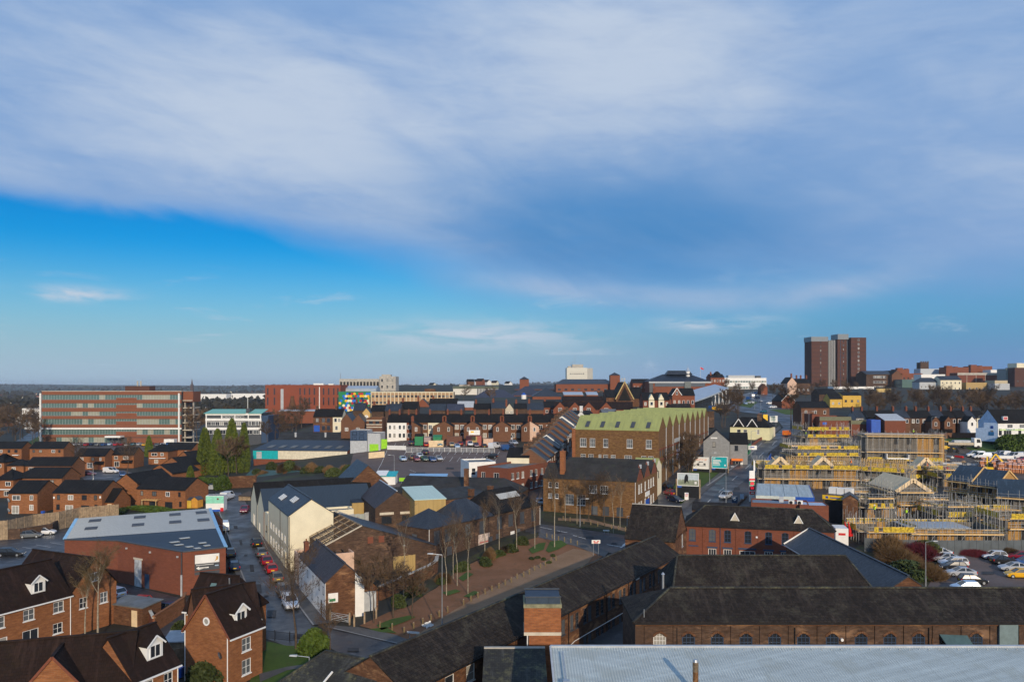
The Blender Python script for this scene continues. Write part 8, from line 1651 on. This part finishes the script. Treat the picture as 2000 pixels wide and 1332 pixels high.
row('cars on the roads',False,('silver off-roader coming down the main road','suv','silver',1417,974,-128),('black car at the back of the lane by the billboards','hatch','black',1303,956,100),('crimson car in the lane by the billboards','hatch','crimson',1308,967,110),('navy car with a white sunscreen facing the camera in the lane','saloon','navy',1319,980,-60),('bright orange van going up the main road','van','orange',1537,851,55),('teal car parked in the stepped terrace street','hatch','teal',1048,952,-85),('pale car by the derelict pottery corner','hatch','pale',1053,985,95),('black off-roader at the car wash','suv','black',1632,1004,172))
row('cars in the right car park',False,
 ('white saloon furthest back in the left row of the right car park','saloon','white',1832,1086,172),('silver saloon second in the left row of the right car park','saloon','silver',1846,1096,172),('white estate third in the left row of the right car park','estate','white',1862,1105,172),('black hatchback between the white estate and a silver saloon','hatch','black',1862,1113,172),('silver saloon just behind the near black hatchback','saloon','silver',1876,1125,172),('black hatchback nearest the dark works roof','hatch','black',1900,1140,-8),('blue car half hidden by the works ridge','hatch','pale',1886,1154,172),
 ('white hatchback by the brown hedge in the right car park','hatch','white',1942,1092,172),('black saloon with lit tail lamp in the right car park','saloon','black',1961,1101,0),('crimson hatchback by the brown hedge at the right edge','hatch','crimson',1993,1093,160),('silver coupe in the right row of the right car park','saloon','silver',1980,1115,172),('yellow car at the right edge of the picture','hatch','yellow',1990,1128,172),('blue car cut by the right edge of the picture','hatch','blue',2004,1104,172))
for i,(c,px) in enumerate((('yellow',1811),('yellow',1839),('crimson',1852),('blue',1864),('silver',1877),('grey',1888),('navy',1899),('white',1910))): car(f'{c} car in the upper right car park, '+('left end' if i==0 else 'right end' if i==7 else f'next to the {("", "first yellow", "second yellow", "crimson", "blue", "silver", "grey")[i]} one'),('van','van','hatch','saloon','suv','hatch','hatch','suv')[i],c,gp(px,844),75,'cars in the upper right car park',True)
sv_=[(1905,893,'white','van'),(1917,896,'white','van'),(1934,894,'white','suv'),(1946,896,'blue','suv'),(1956,893,'white','van'),(1968,897,'navy','saloon'),(1982,896,'white','van'),(1993,893,'white','suv'),(1998,901,'red','saloon'),(1973,902,'silver','hatch')]
for i,(px,py,c,t) in enumerate(sv_): car(f'{c} {"van" if t == "van" else "car"} on the site compound '+('at its left end','second from the left','left of the blue one','left of the white cabin','behind the white cabin','right of the white cabin','near the right edge','at the right edge, further back','at the right edge, nearer','behind the brick pallets')[i],t,c,gp(px,py),165+i*5,'vehicles on the site compound',True)
jn=[(1462,781,'blue','van'),(1470,776,'white','van'),(1478,779,'navy','suv'),(1466,788,'white','hatch'),(1434,784,'white','hatch'),(1503,789,'white','hatch'),(1509,797,'white','saloon'),(1491,806,'teal','hatch'),(1476,770,'blue','van'),(1456,790,'pale','hatch'),(1484,785,'silver','hatch'),(1394,800,'blue','van'),(1401,802,'yellow','van')]
for i,(px,py,c,t) in enumerate(jn): car(f'distant {c} {"van" if t == "van" else "car"} at the hilltop junction '+('left in the queue','in the queue','right in the queue','by the grass island','by the bus station','on the right kerb','right of the bend','at the bend','furthest back','below the queue','beside the lamp posts','behind the green mill','right behind the green mill')[i],t,c,gp(px,py),60+i*23,'vehicles at the hilltop junction',True)
# lorry, loader, excavators, cabins and brick packs on the site
def machine(name,label,px,py,rz,parts,cat):
 x,y=gp(px,py);r=empty(name,(x,y,ground(x,y)),R(rz),label,cat)
 for nm,mat,fn in parts: b=MB();fn(b);b.build(nm,mat,r)
 return r
def whl(x,y,rr,w=.4): return ('wheel',RUBBER,lambda b: b.tube((x,y-w/2,rr),(x,y+w/2,rr),rr,rr,12))
machine('flatbed_lorry','white-cabbed flatbed lorry with pale drop sides below the grass bank',1868,875,-8,[('cab',WHITE,lambda b: b.add([(5,-1.25,.6),(7.2,-1.25,.6),(7.2,-1.25,1.9),(6.8,-1.25,3.3),(5,-1.25,3.4),(5,1.25,.6),(7.2,1.25,.6),(7.2,1.25,1.9),(6.8,1.25,3.3),(5,1.25,3.4)],[(0,1,2,3,4),(9,8,7,6,5),(1,6,7,2),(2,7,8,3),(3,8,9,4),(0,4,9,5)])),('windscreen',GL_CAR,lambda b: b.quad((7.22,-1.1,1.95),(7.22,1.1,1.95),(6.87,1.1,3.15),(6.87,-1.1,3.15))),('side_window',GL_CAR,lambda b: b.quad((5.7,-1.27,1.9),(6.9,-1.27,1.9),(6.65,-1.27,3),(5.7,-1.27,3))),('bed',plain('pale_drop_side',(.45,.38,.28),.6),lambda b: b.box(-6,-1.25,1.1,4.8,1.25,1.9)),('load',LGREY,lambda b: b.box(-1,-1,1.9,4,1,2.6)),('chassis',BLACK,lambda b: b.box(-6,-.5,.6,7,.5,1.09))]+[whl(x,y,.5) for x in (-5,-3.8,2.2,6.2) for y in (-1.05,1.05)],'lorry')
machine('wheel_loader','yellow wheel loader on the muddy site below the lorry',1847,882,-25,[('body',YELLOW,lambda b: b.box(-2.6,-1,.9,.4,1,2.0)),('cab',GL_CAR,lambda b: b.box(-.8,-.8,2.0,.7,.8,3.2)),('cab_roof',YELLOW,lambda b: b.box(-.9,-.9,3.2,.8,.9,3.35)),('arm',YELLOW,lambda b: b.beam((.4,0,1.5),(3.0,0,.9),.5,.3)),('bucket',BLACK,lambda b: b.add([(2.9,-1.3,.2),(3.9,-1.3,.2),(3.0,-1.3,1.4),(2.9,1.3,.2),(3.9,1.3,.2),(3.0,1.3,1.4)],[(0,1,2),(5,4,3),(0,3,4,1),(0,2,5,3)]))]+[whl(x,y,.75,.5) for x in (-1.6,1.4) for y in (-1,1)],'loader')
for i,(px,py,rz,lab) in enumerate(((1931,925,60,'yellow excavator behind the middle blue-roofed house'),(1966,917,170,'orange-yellow digger in front of the brick packs'))):
 machine('excavator',lab,px,py,rz,[('track',RUBBER,lambda b: b.box(-1.6,-1.2,0,1.6,-.7,.8)),('track',RUBBER,lambda b: b.box(-1.6,.7,0,1.6,1.2,.8)),('body',YELLOW,lambda b: b.box(-1.7,-1.1,.85,.6,1.1,1.9)),('cab',GL_CAR,lambda b: b.box(-.2,-1.1,1.9,1.1,0,2.9)),('boom',YELLOW,lambda b: b.beam((.6,.3,1.5),(3.0,.3,4.4),.35,.4)),('dipper',YELLOW,lambda b: b.beam((3.0,.3,4.4),(4.6,.3,2.2),.3,.3)),('bucket',BLACK,lambda b: b.box(4.2,-.2,1.2,5.0,.8,2.1))],'excavator')
for i,(px,lab) in enumerate(((1952,'white site cabin in front of the compound vans, left'),(1964,'white site cabin in front of the compound vans, right'))):
 c=gp(px,907);H=House('site_cabin',lab,'cabin',c,off(c,(1,-.1),2.3),2.4,2.5,'flat',0,WHITE,LGREY,para=.05,ext=.1);H.door('f',1.6,.8,1.9,LGREY);H.done()
BP=(MB().box(-.55,-.45,0,.55,.45,1.0).mesh('bricks',plain('stacked_orange_brick',(.42,.17,.08),.85,0,.3,4)),MB().box(-.57,-.47,1.0,.57,.47,1.12).mesh('wrapping',plain('pink_white_wrapping',(.62,.5,.5),.5,0,.3,3)))
rp=random.Random(9)
for j in range(4):
 for i in range(22):
  px=1918+i*4.2+rp.uniform(-.6,.6);py=908+j*3.6+i*.28
  if j>2 and i<8: continue
  x,y=gp(px,py);r=empty('brick_pallet',(x,y,ground(x,y)+.06),rp.uniform(-.2,.2),'wrapped pallet of orange bricks in the stacks on the compound','brick pallet','brick pallets on the compound');[link(m.name.split('.')[0],m,r) for m in BP]
  if rp.random()<.5: q=empty('brick_pallet',(x,y,ground(x,y)+1.2),rp.uniform(-.2,.2),'wrapped pallet of orange bricks in the stacks on the compound','brick pallet','brick pallets on the compound');[link(m.name.split('.')[0],m,q) for m in BP]
for i in range(16):
 x,y=gp(1830+rp.uniform(0,75),893+rp.uniform(0,28));r=empty('material_stack',(x,y,ground(x,y)),rp.uniform(0,3),'loose stack of building materials on the muddy site','material stack','stacks of building materials');m=rp.choice((RED,LGREY,WOOD,WHITE,NEWWOOD));[MB().box(-1.3,-.5+k*.34,0,1.3,-.2+k*.34,.3+.25*(k%2)).build('bundle',m,r) for k in range(3)]
for px,lab in ((1655,'furled red parasol outside the works yard, left'),(1662,'furled red parasol outside the works yard, right')):
 x,y=gp(px,1056);r=empty('parasol',(x,y,ground(x,y)),0,lab,'parasol','furled parasols');MB().tube((0,0,0),(.2,0,1.0),.03).build('pole',STEEL,r);MB().tube((0,0,.9),(-.5,0,3.6),.42,.05,8).build('canopy',RED,r)
c=gp(1632,1066);H=House('box_van_body','white box body beside the red parasols','container',c,off(c,(.97,-.2),2.2),4,3.2,'flat',0,WHITE,WHITE,para=.03,ext=.1);H.on('f','print',1.1,2.0,1.2,.4,RED,.04);H.done()
# ================================================================== people on the scaffolds
def figure():
 rg=bpy.data.meshes.new('skin');J=[(0,0,.95),(0,0,1.2),(0,0,1.45),(0,0,1.56),(0,0,1.7),(.1,0,.9),(.12,.06,.48),(.13,0,.04),(-.1,0,.9),(-.12,-.1,.48),(-.13,-.02,.04),(.2,0,1.42),(.3,.05,1.15),(.28,.25,.98),(-.2,0,1.42),(-.32,-.02,1.15),(-.3,.2,1.0),(.13,.14,.02),(-.13,.12,.02)]
 rg.from_pydata(J,[(0,1),(1,2),(2,3),(3,4),(0,5),(5,6),(6,7),(0,8),(8,9),(9,10),(2,11),(11,12),(12,13),(2,14),(14,15),(15,16),(7,17),(10,18)],[]);o=link('tmp',rg);md=o.modifiers.new('s','SKIN');rad=[.15,.15,.16,.06,.1,.1,.075,.05,.1,.075,.05,.075,.055,.04,.075,.055,.04,.045,.045]
 for v,r_ in zip(rg.skin_vertices[0].data,rad): v.radius=(r_,r_*.85)
 rg.skin_vertices[0].data[0].use_root=True;o.modifiers.new('d','SUBSURF').levels=1;bpy.context.view_layer.update();me=bpy.data.meshes.new_from_object(o.evaluated_get(bpy.context.evaluated_depsgraph_get()));bpy.data.objects.remove(o);me.name='body';me.materials.clear();me.materials.append(NAVYC);me.materials.append(SKIN)
 for p in me.polygons: p.material_index=1 if p.center.z>1.5 else 0;p.use_smooth=True
 return me
FG=figure();VEST=MB();prv=[(.2,.98),(.22,1.2),(.24,1.38),(.14,1.5)]
for (r0_,z0_),(r1_,z1_) in zip(prv,prv[1:]): VEST.tube((0,0,z0_),(0,0,z1_),r0_,r1_,10,False)
VM={m.name: VEST.mesh('vest',m) for m in (HIVIS,ORANGE)};HM={m.name: (lambda b: (b.tube((0,0,1.72),(0,0,1.84),.135,.07,10),b.tube((0,0,1.7),(0,0,1.72),.17,.17,10)) and b)(MB()).mesh('helmet',m) for m in (WHITE,ORANGE)}
def person(label,xyz,vest=HIVIS,hat=WHITE,rz=0):
 r=empty('person',xyz,rz,label,'person');link('body',FG,r);link('vest',VM[vest.name],r);link('helmet',HM[hat.name],r)
person('person in a lime vest and white helmet on the silver flat roof',FL.world(14,3,FL.h+.05),rz=1);person('person in a lime vest bending by the netted plots near the road bend',(*ad(1574,262),zpy(853,262)),rz=2);person('person in a lime vest on the plots nearest the main road',(*ad(1593,264),zpy(848,264)));person('person in a lime vest right of another on the plots nearest the road',(*ad(1607,264),zpy(848,264)),rz=1)
person('person in an orange vest on the scaffold of the grey block row',(*ad(1662,185),zpy(912,185)),ORANGE,ORANGE,1);person('person in an orange vest below the three-storey block',(*ad(1811,207),zpy(918,207)),ORANGE,ORANGE);person('person in a lime vest at the hoarding scaffold, left',(*ad(1708,143),zpy(1005,143)),rz=1);person('person in a lime vest at the hoarding scaffold, right',(*ad(1771,143),zpy(1012,143)),rz=2);person('person in a lime vest beside the yellow loader',g3(1858,872))
# ================================================================== lamps, bollards, gate, railings
for lab,px,py,pt in (('tall lamp post in the plaza in front of the dark range',863.5,1236,1083),('lamp post on the verge in front of the brick mill',1133,1030,975),('lamp post at the junction behind the steep-roofed works block',1225,1067,1008),('slim lamp post against the warehouse wall',374,1160,1086),('lamp post on the left street beside the pale roof',441,1070,1028),('lamp post on the main road in front of the forecourt',1418,987,912),('lamp post between the white and turquoise billboards',1386,946,885),('lamp post beside the right car park scrub',1808,1147,1058),('lamp post in the brick estate',182,938,910),('lamp mast at the car park edge by the kiosk',770,928,889),('lamp post beside the flat-roofed red block',1024,956,912),('lamp post in front of the cream villa',1467,893,842),('lamp post by the substation, left',1566,848,806),('lamp post by the substation, right',1580,850,804),('lamp post at the hilltop junction, left',1474,800,772),('lamp post at the hilltop junction, right',1486,802,770),('lamp post in front of the right terrace',1820,850,815),('lamp post beside the pale blue shop gable',1912,858,812)):
 x,y=gp(px,py);lamp_post(lab,(x,y),max(4,(py-pt)*y/F),180 if px<1000 else 0)
lamp_post('lamp post on the lawn at the bottom of the picture',ad(604,72),5.5,180)
bpz=[(742,1227),(766,1231),(789.5,1238),(808,1229),(826,1220),(842,1212),(858,1205),(874.5,1196),(905.6,1182),(920,1175),(933.6,1168),(947.5,1161),(961,1155),(974.6,1149.7),(986.8,1143),(998.7,1138),(1010,1131),(1023,1127),(1034,1122),(1044,1115),(1055.8,1110.6),(1065.4,1106),(1076.5,1099),(1086,1095.6),(1068,1050),(1078.6,1053),(1090.8,1056),(1102.5,1058),(1115,1061),(1127.7,1065)]+[(1100+i*13.5,1016+i*2.4) for i in range(10)]
BM=(MB().box(-.07,-.07,-.2,.07,.07,.82).mesh('post',plain('bollard_timber',(.22,.16,.075),.8,0,.2,5)),MB().add([(-.07,-.07,.82),(.07,-.07,.82),(.07,.07,.9),(-.07,.07,.9)],[(0,1,2,3)]).mesh('top',WOOD))
for i,p in enumerate(bpz):
 x,y=gp(*p);lab='weathered timber bollard in the line along the plaza path' if i<24 else 'weathered timber bollard at the plaza road edge' if i<30 else 'weathered timber bollard on the verge by the mill'
 r=empty('bollard',(x,y,ground(x,y)),-.5,lab,'bollard',lab.split(' bollard ')[1]+' bollards');[link(m.name.split('.')[0],m,r) for m in BM]
ga,gb=gp(648,1214),gp(680,1219);r=empty('field_gate',(ga[0],ga[1],0),math.atan2(gb[1]-ga[1],gb[0]-ga[0]),'grey metal five-bar field gate beside the white house','gate');L=math.hypot(gb[0]-ga[0],gb[1]-ga[1])
for i in range(5): MB().beam((0,0,.3+i*.22),(L,0,.3+i*.22),.04,.04).build('bar',LGREY,r)
for x in (0,L): MB().beam((x,0,.2),(x,0,1.25),.05,.05).build('stile',LGREY,r)
MB().beam((0,0,.3),(L,0,1.18),.04,.04).build('diagonal',LGREY,r);MB().beam((0,.02,1.18),(L,.02,.3),.04,.04).build('diagonal',LGREY,r)
for px,py in ((645,1213),(683,1220),(692,1223),(712,1218),(735,1208)): x,y=gp(px,py);tag(MB().box(-.1,-.1,-.2,.1,.1,1.5).build('gate_post',WOOD,None,(x,y,ground(x,y))),'squared timber post of the fence by the field gate','post','timber posts by the field gate')
ra,rb=gp(508,1248),gp(640,1262);r=empty('railings',(ra[0],ra[1],0),math.atan2(rb[1]-ra[1],rb[0]-ra[0]),'black metal railings between the lawn and the street','railings');L=math.hypot(rb[0]-ra[0],rb[1]-ra[1])
for z in (.25,1.1): MB().beam((0,0,z),(L,0,z),.04,.04).build('rail',BLACK,r)
for i in range(int(L/2)+1): MB().beam((i*2,0,0),(i*2,0,1.3),.07,.07).build('post',BLACK,r)
RM=MB().box(-.012,-.012,.25,.012,.012,1.1).mesh('railing_bar',BLACK)
for i in range(int(L/.14)): link('railing_bar',RM,r,(i*.14,0,0))
x,y=gp(836,1226);b=MB();rb2=random.Random(2)
for i in range(40): p=Vector((rb2.gauss(0,.22),rb2.gauss(0,.16),abs(rb2.gauss(.2,.16))));b.quad(p,p+Vector((.2,.05,.12)),p+Vector((.1,.1,.3)),p+Vector((-.12,.02,.2)))
tag(b.build('litter_bag',WHITE,None,(x,y,ground(x,y))),'white bag of litter lying on the red gravel plaza','bag')
bin_('blue wheelie bin beside the garage of the brick pair',gp(184,1000),BLUEP);bin_('blue wheelie bin below the satellite dish house',gp(84,1008),BLUEP);x,y=gp(1430,998);tag(MB().tube((0,0,0),(0,0,1.0),.28,.22,10).build('grit_bin',YELLOW,None,(x,y,ground(x,y))),'yellow roadside grit bin at the forecourt corner','bin')
sign_on_posts('yellow road sign by the cream villa',gp(1495,826),1.9,2.6,1.0,YELLOW);r=sign_on_posts('white direction sign at the bend above the cream villa',gp(1511,832),3.2,2.6,1.6,WHITE);[MB().box(-1.2,-.07,z,.8,-.045,z+.25).build('print',GREENP,r) for z in (2.2,2.9,3.5)]
r=empty('car_park_totem',(*gp(69,1105),0),0,'black car park totem with a white panel at the left','sign');MB().box(-.3,0,-.2,.3,.25,2.6).build('totem',BLACK,r);MB().box(-.2,-.03,1.6,.2,-.002,2.4).build('panel',WHITE,r)
# ================================================================== trees and plants
BT=[bare(s_,9,.5,3,.16,.22,.4,None,3,.9,.025) for s_ in (1,2)];BF=[bare(10+s_,10,.55,6,.2,.2,.4,None,2,1.9,.10) for s_ in range(3)];BI=[bare(20+s_,9.5,.3,2,.085,.42,.5,(BIRCH,TWIG),2,1.3,.035) for s_ in range(2)];BG=bare(31,9,.4,3,.13,.3,.5,(BIRCH,TWIGY),3,.9,.02)
for lab,px,py,sc in (('thin pale-trunked tree below the yard wall',788,1172,.95),('slim pale tree behind the tall plaza lamp',872,1163,.95),('slim grey tree left of the striped birch on the plaza',893,1144,.85),('striped birch in the small plaza lawn',914,1161,.95),('slim tree at the back edge of the plaza lawn',885,1131,.8),('young tree below the faded wall sign of the pottery',947,1092,.9),('young tree in front of the boarded pottery windows',975,1083,1.0),('young tree near the white pottery door',1009,1077,.95),('white-trunked tree on the left grass triangle',1044.6,1072,.9),('tall white-trunked tree on the right grass triangle',1083,1069,1.2),('slim tree on the mill verge, leftmost',1104,1018,.8),('slim tree on the mill verge, second',1127,1024,.75),('pale-trunked tree on the mill verge, right',1198,1042,.85),('slim tree on the mill verge, rightmost',1211,1031,.8)): tree(BI[int(px)%2],lab,'tree',gp(px,py),sc,None,'young trees on the plaza and verge','young_tree')
for lab,px,py,sc,m,nm in (('birch with twin white trunks between the brick houses',191,1248,1.0,BG,'birch_tree'),('leaning birch beside the twin-trunked birch',166,1246,.7,BG,'birch_tree'),('bare tree on the lawn beside the railings',578,1268,.95,BT[0],'bare_tree'),('dark bushy tree at the corner of the lawn',645,1282,.5,BT[1],'bare_tree'),('bare tree in the estate before the porch house',150,930,1.0,BT[1],'bare_tree'),('bare tree beside the white estate van',249,930,1.0,BT[0],'bare_tree'),('twiggy tree by the field gate, left',730,1217,.6,BF[1],'bare_tree'),('twiggy tree by the field gate, middle',768,1207,.6,BF[0],'bare_tree'),('twiggy tree by the field gate, right',805,1207,.6,BF[2],'bare_tree'),('bare tree on the verge before the brick mill doors',1150,1018,.8,BT[0],'bare_tree'),('bare tree at the right corner of the brick mill',1180,1022,.8,BT[1],'bare_tree'),
 ('bare tree behind the conifers, left',462,925,.95,BF[0],'bare_tree'),('bare tree in front of the conifers',446,930,.8,BF[1],'bare_tree'),('bare tree left of the school',385,872,1.5,BF[2],'bare_tree'),('bare tree at the left of the office car park',30,860,1.5,BF[1],'bare_tree'),('bare tree beside the kiln',600,815,1.5,BF[0],'bare_tree'),('rounded bare tree in front of the white slab building',905,792,.9,BF[2],'bare_tree'),('bare tree in front of the indigo slate roofs',960,795,.8,BF[1],'bare_tree'),('bare tree at the bend by the brown pub-like building',1545,838,1.3,BF[0],'bare_tree')): tree(m,lab,'tree',gp(px,py),sc,None,None,nm)
rt_=random.Random(6)
def grove(n,fn,lab,grp,s0=.8,s1=1.4):
 for i in range(n): x,y=fn();tree(BF[i%3],lab,'tree',(x,y),rt_.uniform(s0,s1),None,grp)
grove(9,lambda: gp(rt_.uniform(1298,1362),rt_.uniform(905,950)),'leafless brown tree in the thicket left of the billboards','trees in the thicket by the billboards',.5,.85)
grove(70,lambda: ad(rt_.uniform(1690,2060),rt_.uniform(345,440)),'leafless tree in the belt above the right terrace','trees above the right terrace',.55,.95)
grove(34,lambda: ad(rt_.uniform(1405,1690),rt_.uniform(470,640)),'leafless tree on the slope below the tower block','trees on the slope below the tower',.4,.75)
grove(9,lambda: ad(rt_.uniform(1395,1450),rt_.uniform(310,400)),'leafless tree beside the bus station road','trees beside the bus station road',.6,1.0)
grove(26,lambda: ad(rt_.uniform(355,620),rt_.uniform(420,640)),'leafless tree behind the school and office','trees behind the school',.6,1.2)
grove(8,lambda: ad(rt_.uniform(520,600),rt_.uniform(330,400)),'leafless bushy tree right of the school','trees right of the school',.8,1.2)
grove(24,lambda: ad(rt_.uniform(-40,90),rt_.uniform(360,620)),'leafless tree at the far left beside the office','trees left of the office',.8,1.5)
TRM=MB().tube((0,0,-.3),(0,0,3),.25,.15,6).mesh('trunk',BARK)
def conifer(lab,xy,h,w):
 me=leafblob('conifer',9000,.5,.5,1.0,.042,LEAF_C,3,.0,'column',.6);r=empty('conifer',(xy[0],xy[1],ground(*xy)),rt_.uniform(0,6),lab,'tree',None);f=link('foliage',me,r);f.scale=(w,w,h);link('trunk',TRM,r)
for lab,px,py,h,w in (('leftmost tall green conifer beside the school',400,927,14.5,6.2),('second tall green conifer beside the school',425,927,14,5.6),('third and tallest green conifer beside the school',453,922,16.5,6.0),('rightmost tall green conifer beside the school',477,922,15,4.6),('small pointed conifer beside the pergola house',372,962,7,3.4),('dark conifer in the office car park',291,892,8.5,4)): conifer(lab,gp(px,py),h,w)
SD=leafblob('dark',1600,1,1,1,.2,LEAF_D,4);SG=leafblob('green',2200,1,1,1,.17,LEAF_G,5);SB_=leafblob('brown',2600,1,1,1,.14,LEAF_B,6,0,'dome',.2,.014);SR_=leafblob('red',2600,1,1,1,.13,LEAF_R,7,0,'dome',.3,.014)
for lab,px,py,sc,me in (('round bright green shrub on the lawn by the railings',614,1275,(1.9,1.9,2.6),SG),('dark evergreen bush at the foot of the lit gable',402,1338,(2.4,1.8,2.2),SD),('dark hedge behind the shed',352,1240,(1.8,1.2,1.6),SD),('bright green hedge beside the conifers, left',392,952,(3.4,2,2.8),SG),('bright green hedge beside the conifers, middle',412,953,(3.6,2,2.8),SG),('bright rounded bush at the right end of the hedge',434,955,(3.0,2.6,3.6),SG),('green hedge above the warehouse roof, left',235,1003,(6,1.2,1.2),SG),('green hedge above the warehouse roof, right',300,999,(9,1.2,1.3),SG),('brown bracken clump on the bank behind the lamp',1752,1098,(4.5,4,2.4),SB_),('tan scrub clump nearest the right car park',1815,1130,(3.2,3,2.2),SB_),('crimson dogwood thicket on the bank',1796,1092,(4.4,3.5,2.8),SR_),('olive scrub below the crimson dogwood',1775,1125,(5,3.5,2.2),SD),('pale brown scrub below the hoarding',1740,1085,(3.5,3,3.2),SB_),('green bush in front of the hoarding',1808,1086,(2.6,1.8,2.6),SD),('brown hedge along the right car park',1908,1088,(3.4,.8,1.3),SR_),('brown hedge at the right edge of the car park',1975,1086,(3.4,.8,1.3),SB_),('large green bush at the right edge on the grass bank',1968,878,(5.5,4,4.6),SG),('second green bush at the right edge on the grass bank',1994,880,(5.5,4,5),SG),('dark round bush on the grass bank',1843,853,(1.6,1.4,1.6),SD),('small yellowish birch foliage against the left house',104,1240,(1.8,1.2,2.6),SB_),('dark bushes behind the flat garage',290,1200,(2,1.4,1.8),SD)): shrub(me,lab,gp(px,py),sc)
for i in range(16): t=rt_.random();shrub(SD if i%3 else SB_,'dark shrub in the overgrown strip below the derelict pottery',gp(775+t*270,1180-t*128+rt_.uniform(-6,6)),(rt_.uniform(.8,1.8),rt_.uniform(.8,1.5),rt_.uniform(.8,1.9)),'shrubs below the derelict pottery')
for i in range(14): shrub(SB_ if i%2 else SD,'brown scrub bush beside the teal warehouse',gp(505+i*15+rt_.uniform(-5,5),rt_.uniform(918,930)),(2.4,1.8,rt_.uniform(1.2,3.2)),'scrub beside the teal warehouse')
for i,(px,py) in enumerate(((1072,1100),(1038,1092),(1050,1090),(1062,1093),(1080,1086))): shrub(SD,'low dark planting clump in the red gravel circle',gp(px,py),(.6,.5,.4),'planting in the gravel circle')
# ================================================================== far landscape
hw_={}
def farhouse(m,r_):
 k=(m.name,r_.name)
 if k not in hw_:
  b=MB();b.add([(-4,-3.5,-3),(4,-3.5,-3),(4,3.5,-3),(-4,3.5,-3),(-4,-3.5,4.6),(4,-3.5,4.6),(4,3.5,4.6),(-4,3.5,4.6),(-4,0,7.2),(4,0,7.2)],[(0,1,5,4),(1,2,6,9,5),(2,3,7,6),(3,0,4,8,7)]);b.cur=1;b.add([(-4.3,-3.9,4.4),(4.3,-3.9,4.4),(4.3,0,7.4),(-4.3,0,7.4),(4.3,3.9,4.4),(-4.3,3.9,4.4)],[(0,1,2,3),(3,2,4,5)]);hw_[k]=b.mesh('distant_house',[m,r_])
 return hw_[k]
rf=random.Random(12);GR='distant houses across the valley'
for i in range(250):
 if i<130: x,y=ad(rf.uniform(-30,100),rf.uniform(520,3000))
 elif i<210: x,y=ad(rf.uniform(355,560),rf.uniform(700,3400))
 else: x,y=ad(rf.uniform(775,1010),rf.uniform(900,2600))
 m=rf.choice((BR_FAR,WHITE,BR_TERR,CREAM,BR_FAR));o=link('distant_house',farhouse(m,SL_BLACK if i%4 else SL_BROWN),None,(x,y,ground(x,y)),rf.uniform(0,3.1));tag(o,f'distant {"white" if m is WHITE else "cream" if m is CREAM else "brick"} house with a {"dark" if i % 4 else "brown"} roof across the valley','house',GR)
for lab,px,py,rz in (('white-gabled bungalow at the far left, upper',18,826,1.9),('white-gabled bungalow at the far left, lower',44,829,1.9),('large white gable wall at the far left beside the office',66,838,1.2),('white-edged brick house at the far left',40,815,1.8)): x,y=gp(px,py);o=link('white_bungalow',farhouse(WHITE if 'brick' not in lab else BR_FAR,SL_BROWN),None,(x,y,ground(x,y)+.2),rz);tag(o,lab,'house')
for lab,a,c,yt,yb,d in (('long white distribution warehouse on the far plain, left',345,442,770,775,1500),('long white distribution warehouse on the far plain, right',452,530,769,775,1520),('small white shed at the far left beside the office',43,78,798,806,640),('low white shed far behind the grey slab block',800,830,752,757,1800)): blk(lab,'warehouse',a,c,yt,yb,d,40,WHITE,name='distant_warehouse',para=.2)
sheet('road',[gp(22,868),gp(82,832),gp(84,845),gp(60,868)],ASPH,.3,10);sheet('grass_bank',[gp(50,868),gp(84,848),gp(84,864),gp(70,872)],GRASS,.35,10)
x,y=ad(375,2600);r=empty('church_spire',(x,y,ground(x,y)),0,'distant church spire on the wooded horizon at the left','church');MB().box(-4,-4,-5,4,4,zpy(751,2600)-ground(x,y)).build('tower',BR_DARK,r);MB().tube((0,0,zpy(751.5,2600)-ground(x,y)),(0,0,zpy(739,2600)-ground(x,y)),3.6,.3,8).build('spire',BR_DARK,r)
def wood(name,n,fn,mat,s0,s1,seed):
 rn=random.Random(seed);b=MB()
 for i in range(n):
  x,y=fn(rn);z=ground(x,y);s_=rn.uniform(s0,s1)*(1+y/4000)
  for k in range(7):
   c=Vector((x+rn.gauss(0,s_*.35),y+rn.gauss(0,s_*.35),z+abs(rn.gauss(s_*.5,s_*.25))));e=Vector((rn.gauss(0,1),rn.gauss(0,.5),rn.gauss(0,.5))).normalized()*s_*.4;f=Vector((rn.gauss(0,.4),rn.gauss(0,.4),1)).normalized()*s_*.4;b.quad(c-e,c-f*.8,c+e,c+f)
 tag(link(name,b.mesh(name,mat,False,False)),kind='stuff')
FW=leafmat('far_wood',(.022,.022,.014),(.042,.038,.024))
wood('far_wood',900,lambda q: ad(q.uniform(-60,560),q.uniform(620,1500)),FW,4,9,1);wood('far_wood',800,lambda q: ad(q.uniform(-100,1050),q.uniform(1300,3200)),FW,5,9,2);wood('ridge_wood',2200,lambda q: ((lambda y: ((q.random()-.62)*y*1.5,y))(q.uniform(3800,5600))),FW,3,5,3)
# ================================================================== the air
hz=MB().box(-9200,-150,-12,9200,9600,70);hm2=bpy.data.materials.new('haze_air');hm2.use_nodes=True;ht_=hm2.node_tree;ht_.nodes.clear();pv=ht_.nodes.new('ShaderNodeVolumePrincipled');pv.inputs['Color'].default_value=(.75,.85,1,1);pv.inputs['Density'].default_value=.00007;pv.inputs['Anisotropy'].default_value=.1;vo=ht_.nodes.new('ShaderNodeOutputMaterial');ht_.links.new(pv.outputs[0],vo.inputs['Volume'])
tag(link('haze',hz.mesh('haze',hm2,False,False)),kind='stuff')
